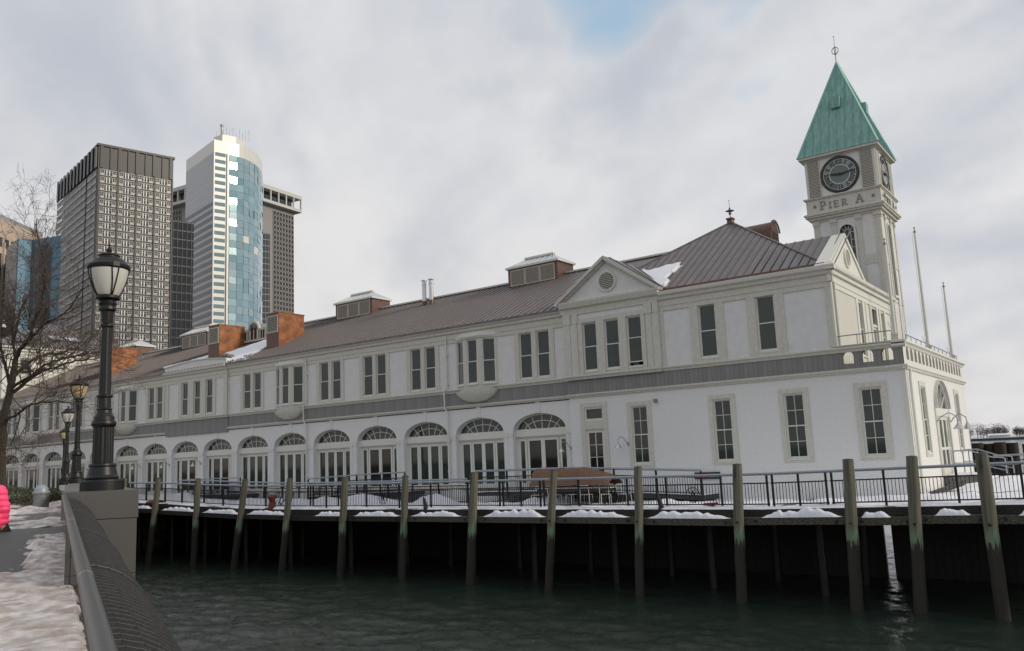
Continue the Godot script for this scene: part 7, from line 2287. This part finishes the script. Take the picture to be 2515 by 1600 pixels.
func surface_net(m: MB, lo: Vector3, hi: Vector3, cell: float, f: Callable) -> void:
	# one vertex in each cell the surface crosses, one quad round each crossed edge
	var nx := int((hi.x - lo.x) / cell) + 1; var ny := int((hi.y - lo.y) / cell) + 1; var nz := int((hi.z - lo.z) / cell) + 1
	var v := PackedFloat32Array(); v.resize((nx + 1) * (ny + 1) * (nz + 1))
	var sx := 1; var sy := nx + 1; var sz := (nx + 1) * (ny + 1)
	for z in nz + 1:
		for y in ny + 1:
			for x in nx + 1:
				v[x + y * sy + z * sz] = f.call(lo + Vector3(x, y, z) * cell)
	var pt := {}
	var nm := {}
	for z in nz:
		for y in ny:
			for x in nx:
				var b := x + y * sy + z * sz
				var s := 0; var c := Vector3.ZERO; var n := 0
				var val := []
				for q in 8:
					val.append(v[b + (q & 1) * sx + ((q >> 1) & 1) * sy + ((q >> 2) & 1) * sz])
					if val[q] < 0: s += 1
				if s == 0 or s == 8: continue
				for e in [[0, 1], [2, 3], [4, 5], [6, 7], [0, 2], [1, 3], [4, 6], [5, 7], [0, 4], [1, 5], [2, 6], [3, 7]]:
					var a0: float = val[e[0]]; var a1: float = val[e[1]]
					if (a0 < 0) != (a1 < 0):
						var t := a0 / (a0 - a1)
						var p0 := Vector3(e[0] & 1, (e[0] >> 1) & 1, (e[0] >> 2) & 1); var p1 := Vector3(e[1] & 1, (e[1] >> 1) & 1, (e[1] >> 2) & 1)
						c += p0.lerp(p1, t); n += 1
				pt[b] = lo + (Vector3(x, y, z) + c / n) * cell
				nm[b] = Vector3(val[1] + val[3] + val[5] + val[7] - val[0] - val[2] - val[4] - val[6], val[2] + val[3] + val[6] + val[7] - val[0] - val[1] - val[4] - val[5], val[4] + val[5] + val[6] + val[7] - val[0] - val[1] - val[2] - val[3]).normalized()
	for z in range(1, nz):
		for y in range(1, ny):
			for x in range(1, nx):
				var b := x + y * sy + z * sz
				for ax in 3:
					var st: int = [sx, sy, sz][ax]; var u: int = [sy, sz, sx][ax]; var w: int = [sz, sx, sy][ax]
					var i0 := v[b] < 0; var i1 := v[b + st] < 0
					if i0 == i1: continue
					var q := [b, b - u, b - u - w, b - w]
					if not i0: q.reverse()
					if q.all(func(k): return pt.has(k)):
						m.squad([pt[q[0]], pt[q[1]], pt[q[2]], pt[q[3]]], [nm[q[0]], nm[q[1]], nm[q[2]], nm[q[3]]], [Vector2.ZERO, Vector2.ZERO, Vector2.ZERO, Vector2.ZERO])

func build_person() -> void:
	# walking away along the promenade, seen from behind; local -z is ahead
	var o := thing("person", Vector3(-16.48, LAND_Y + 0.02, -6.82), "person with long dark hair in a bright pink puffer jacket and dark trousers walking away", "person", "", 1.1)
	var legs := [[Vector3(-0.09, 0.92, 0), Vector3(-0.10, 0.50, -0.12), 0.085, 0.06], [Vector3(-0.10, 0.50, -0.12), Vector3(-0.10, 0.10, 0.02), 0.058, 0.042], [Vector3(0.09, 0.92, 0), Vector3(0.10, 0.50, 0.02), 0.085, 0.06], [Vector3(0.10, 0.50, 0.02), Vector3(0.11, 0.12, 0.26), 0.058, 0.042]]
	var arms := [[Vector3(-0.19, 1.42, 0.0), Vector3(-0.25, 1.15, 0.05), 0.052, 0.044], [Vector3(-0.25, 1.15, 0.05), Vector3(-0.24, 0.92, -0.10), 0.042, 0.034], [Vector3(0.19, 1.42, 0.0), Vector3(0.25, 1.15, 0.02), 0.052, 0.044], [Vector3(0.25, 1.15, 0.02), Vector3(0.26, 0.92, -0.05), 0.042, 0.034]]
	var trunk := [[Vector3(-0.06, 0.95, 0), Vector3(0.06, 0.95, 0), 0.125, 0.125], [Vector3(0, 0.95, 0), Vector3(0, 1.15, 0), 0.125, 0.115], [Vector3(0, 1.15, 0), Vector3(0, 1.36, 0), 0.12, 0.125], [Vector3(-0.13, 1.42, 0), Vector3(0.13, 1.42, 0), 0.07, 0.07], [Vector3(0, 1.42, 0), Vector3(0, 1.56, -0.01), 0.058, 0.05]]
	var head := [[Vector3(0, 1.66, -0.015), Vector3(0, 1.71, 0.0), 0.082, 0.092], [Vector3(0, 1.59, -0.045), Vector3(0, 1.62, -0.04), 0.048, 0.06], [Vector3(0, 1.64, -0.105), Vector3(0, 1.655, -0.10), 0.012, 0.010], [Vector3(-0.082, 1.65, 0), Vector3(-0.082, 1.67, 0), 0.014, 0.016], [Vector3(0.082, 1.65, 0), Vector3(0.082, 1.67, 0), 0.014, 0.016]]
	var bones := legs + arms + trunk + head
	var m := MB.new()
	surface_net(m, Vector3(-0.42, 0.02, -0.3), Vector3(0.42, 1.84, 0.36), 0.024, func(p): return smooth_field(p, bones, 38.0))
	for s in [-1.0, 1.0]:
		var wr := Vector3(-0.24, 0.92, -0.10) if s < 0 else Vector3(0.26, 0.92, -0.05)
		var hb := [[wr, wr + Vector3(0, -0.09, -0.02), 0.028, 0.032]]
		for k in 4: hb.append([wr + Vector3(0, -0.08, -0.045 + k * 0.02), wr + Vector3(-s * 0.012, -0.135 + absf(k - 1.4) * 0.006, -0.05 + k * 0.021), 0.009, 0.009]); hb.append([wr + Vector3(-s * 0.012, -0.135 + absf(k - 1.4) * 0.006, -0.05 + k * 0.021), wr + Vector3(-s * 0.035, -0.165 + absf(k - 1.4) * 0.006, -0.048 + k * 0.020), 0.009, 0.007])
		hb.append([wr + Vector3(-s * 0.01, -0.03, -0.03), wr + Vector3(-s * 0.03, -0.08, -0.075), 0.012, 0.010])
		surface_net(m, wr + Vector3(-0.07, -0.20, -0.11), wr + Vector3(0.07, 0.03, 0.07), 0.0065, func(p): return smooth_field(p, hb, 180.0))
	put(o, "body", m, M.skin, Transform3D.IDENTITY, false)
	var tr := MB.new()
	var tb := []
	for b in legs: tb.append([b[0], b[1], b[2] + 0.02, b[3] + 0.026])
	tb.append([Vector3(-0.06, 0.94, 0), Vector3(0.06, 0.94, 0), 0.15, 0.15])
	surface_net(tr, Vector3(-0.35, 0.04, -0.3), Vector3(0.35, 1.08, 0.4), 0.026, func(p): return smooth_field(p, tb, 34.0))
	put(o, "trousers", tr, M.trousers, Transform3D.IDENTITY, false)
	var jk := MB.new()
	var jb := []
	for b in arms: jb.append([b[0], b[1], b[2] + 0.045, b[3] + 0.04])
	jb += [[Vector3(-0.09, 0.90, 0), Vector3(0.09, 0.90, 0), 0.15, 0.15], [Vector3(0, 0.95, 0), Vector3(0, 1.34, 0), 0.19, 0.19], [Vector3(-0.15, 1.42, 0), Vector3(0.15, 1.42, 0), 0.10, 0.10], [Vector3(-0.05, 1.54, 0.02), Vector3(0.05, 1.54, 0.02), 0.085, 0.085]]
	# quilted: the surface swells between the stitched rings
	surface_net(jk, Vector3(-0.45, 0.72, -0.32), Vector3(0.45, 1.68, 0.32), 0.02, func(p): return smooth_field(p, jb, 40.0) - 0.016 * absf(sin(p.y * PI / 0.105)))
	put(o, "puffer_jacket", jk, M.jacket, Transform3D.IDENTITY, false)
	var hr := MB.new()
	var hbn := [[Vector3(0, 1.73, 0.02), Vector3(0, 1.70, 0.03), 0.098, 0.10], [Vector3(0, 1.68, 0.06), Vector3(0, 1.45, 0.15), 0.085, 0.075], [Vector3(0.05, 1.66, 0.05), Vector3(0.11, 1.44, 0.13), 0.07, 0.05], [Vector3(-0.05, 1.66, 0.05), Vector3(-0.10, 1.44, 0.13), 0.07, 0.05]]
	var hn := noise(77, 9.0, 2)
	surface_net(hr, Vector3(-0.24, 1.32, -0.12), Vector3(0.24, 1.88, 0.28), 0.018, func(p): return smooth_field(p, hbn, 50.0) + hn.get_noise_3d(p.x * 1.6, p.y * 0.2, p.z * 1.6) * 0.012)
	put(o, "hair", hr, M.hair, Transform3D.IDENTITY, false)
	for q in [[Vector3(-0.10, 0.05, -0.02), 0.0], [Vector3(0.11, 0.07, 0.24), 0.5]]:
		var s := MB.new()
		var at: Vector3 = q[0]
		var sb := [[at + Vector3(0, 0.0, 0.05), at + Vector3(0, -0.01, -0.16), 0.05, 0.04], [at + Vector3(0, 0.06, 0.03), at + Vector3(0, 0.02, 0.02), 0.05, 0.055]]
		surface_net(s, at + Vector3(-0.1, -0.09, -0.25), at + Vector3(0.1, 0.14, 0.14), 0.014, func(p): return maxf(smooth_field(p, sb, 60.0), at.y - 0.045 - p.y))
		put(o, "shoe", s, M.white_shoe, Transform3D.IDENTITY, false)

# ---------------------------------------------------------------- across the harbour
func build_far_shore() -> void:
	# an island shore beyond the pier head, about 1.4 km off
	var c := Vector3(-20.0, 0, -1400.0)
	var ax := Vector3(0.985, 0, 0.17)
	var st := MB.new()
	var x := frame_at(c + Vector3(0, WATER_Y, 0) - ax * 260, ax)
	st.obox(x * T3(Vector3(330, 1.6, -100)), Vector3(660, 3.6, 200))
	solo("far_shore", st, M.sea_wall, "low sea wall and shore of the island across the harbour", "shore", "", "structure")
	var sn := MB.new(); sn.obox(x * T3(Vector3(330, 3.7, -40)), Vector3(650, 0.7, 70))
	solo("far_snow", sn, M.snow, "strip of snowy lawn on the far shore below the trees", "snow", "", "stuff")
	# bare woods: one mass of twiggy crowns
	var rng := RandomNumberGenerator.new(); rng.seed = 71
	var w := MB.new()
	for i in 150:
		var u := rng.randf_range(40, 640); var dd := rng.randf_range(-80, -12)
		var h := rng.randf_range(13, 22) * (1.0 + 0.35 * sin(u * 0.025)) 
		var p: Vector3 = x * Vector3(u, 3.4, dd)
		w.tube([p, p + Vector3(0, h * 0.5, 0)], [0.5, 0.3], 4, false)
		var r := h * rng.randf_range(0.32, 0.45)
		for k in 260:
			var d := Vector3(rng.randfn(), rng.randfn(), rng.randfn()).normalized() * pow(rng.randf(), 0.5)
			var q := p + Vector3(d.x * r, h * 0.58 + d.y * h * 0.42, d.z * r)
			var s := Vector3(rng.randfn(), rng.randfn() + 0.8, rng.randfn()).normalized() * rng.randf_range(0.8, 2.0)
			var t := s.cross(Vector3(rng.randfn(), rng.randfn(), rng.randfn())).normalized() * rng.randf_range(0.25, 0.6)
			w.tri(q - t, q + t, q + s)
	solo("far_woods", w, M.shore_brown, "bare brown woods on the island across the harbour", "woods", "", "stuff")
	for i in 4:
		var o := thing("shore_shed", x * Vector3(120 + i * 52, 3.4, -10), "low pale shed on the far shore, %s from the pier" % ORD[i], "shed", "pale sheds on the far shore")
		var b := MB.new(); b.box(Vector3(-14, 0, -5), Vector3(14, 4.0, 5)); put(o, "wall", b, M.steel_white, Transform3D.IDENTITY, false)
		var r := MB.new(); r.prism(PackedVector2Array([Vector2(-6, 4.0), Vector2(6, 4.0), Vector2(0, 6.5)]), Transform3D(Basis(Vector3(0, 0, 1), Vector3(0, 1, 0), Vector3(-1, 0, 0)), Vector3(15, 0, 0)), 30.0); put(o, "roof", r, M.snow, Transform3D.IDENTITY, false)
	# gantry crane at the right edge
	var g := thing("gantry_crane", Vector3(116.0, 0, -1500.0), "reddish dock gantry crane on the far shore at the right edge", "crane")
	var m := MB.new()
	for q in [Vector3(0, 0, 0), Vector3(16, 0, 0), Vector3(0, 0, -18), Vector3(16, 0, -18)]: m.bar(g.position + q, g.position + q + Vector3(0, 44, 0), 1.8, 1.8)
	for y in [16.0, 43.0]:
		m.bar(g.position + Vector3(0, y, 0), g.position + Vector3(16, y, 0), 1.6, 2.0); m.bar(g.position + Vector3(0, y, -18), g.position + Vector3(16, y, -18), 1.6, 2.0)
	put(g, "legs", m, M.crane_paint)
	var bm := MB.new(); bm.bar(g.position + Vector3(8, 46, 40), g.position + Vector3(8, 46, -50), 3.0, 3.5)
	bm.bar(g.position + Vector3(8, 44, -9), g.position + Vector3(8, 66, -9), 2.0, 2.0); bm.bar(g.position + Vector3(8, 66, -9), g.position + Vector3(8, 47, 38), 0.7, 0.7)
	put(g, "boom", bm, M.crane_paint)
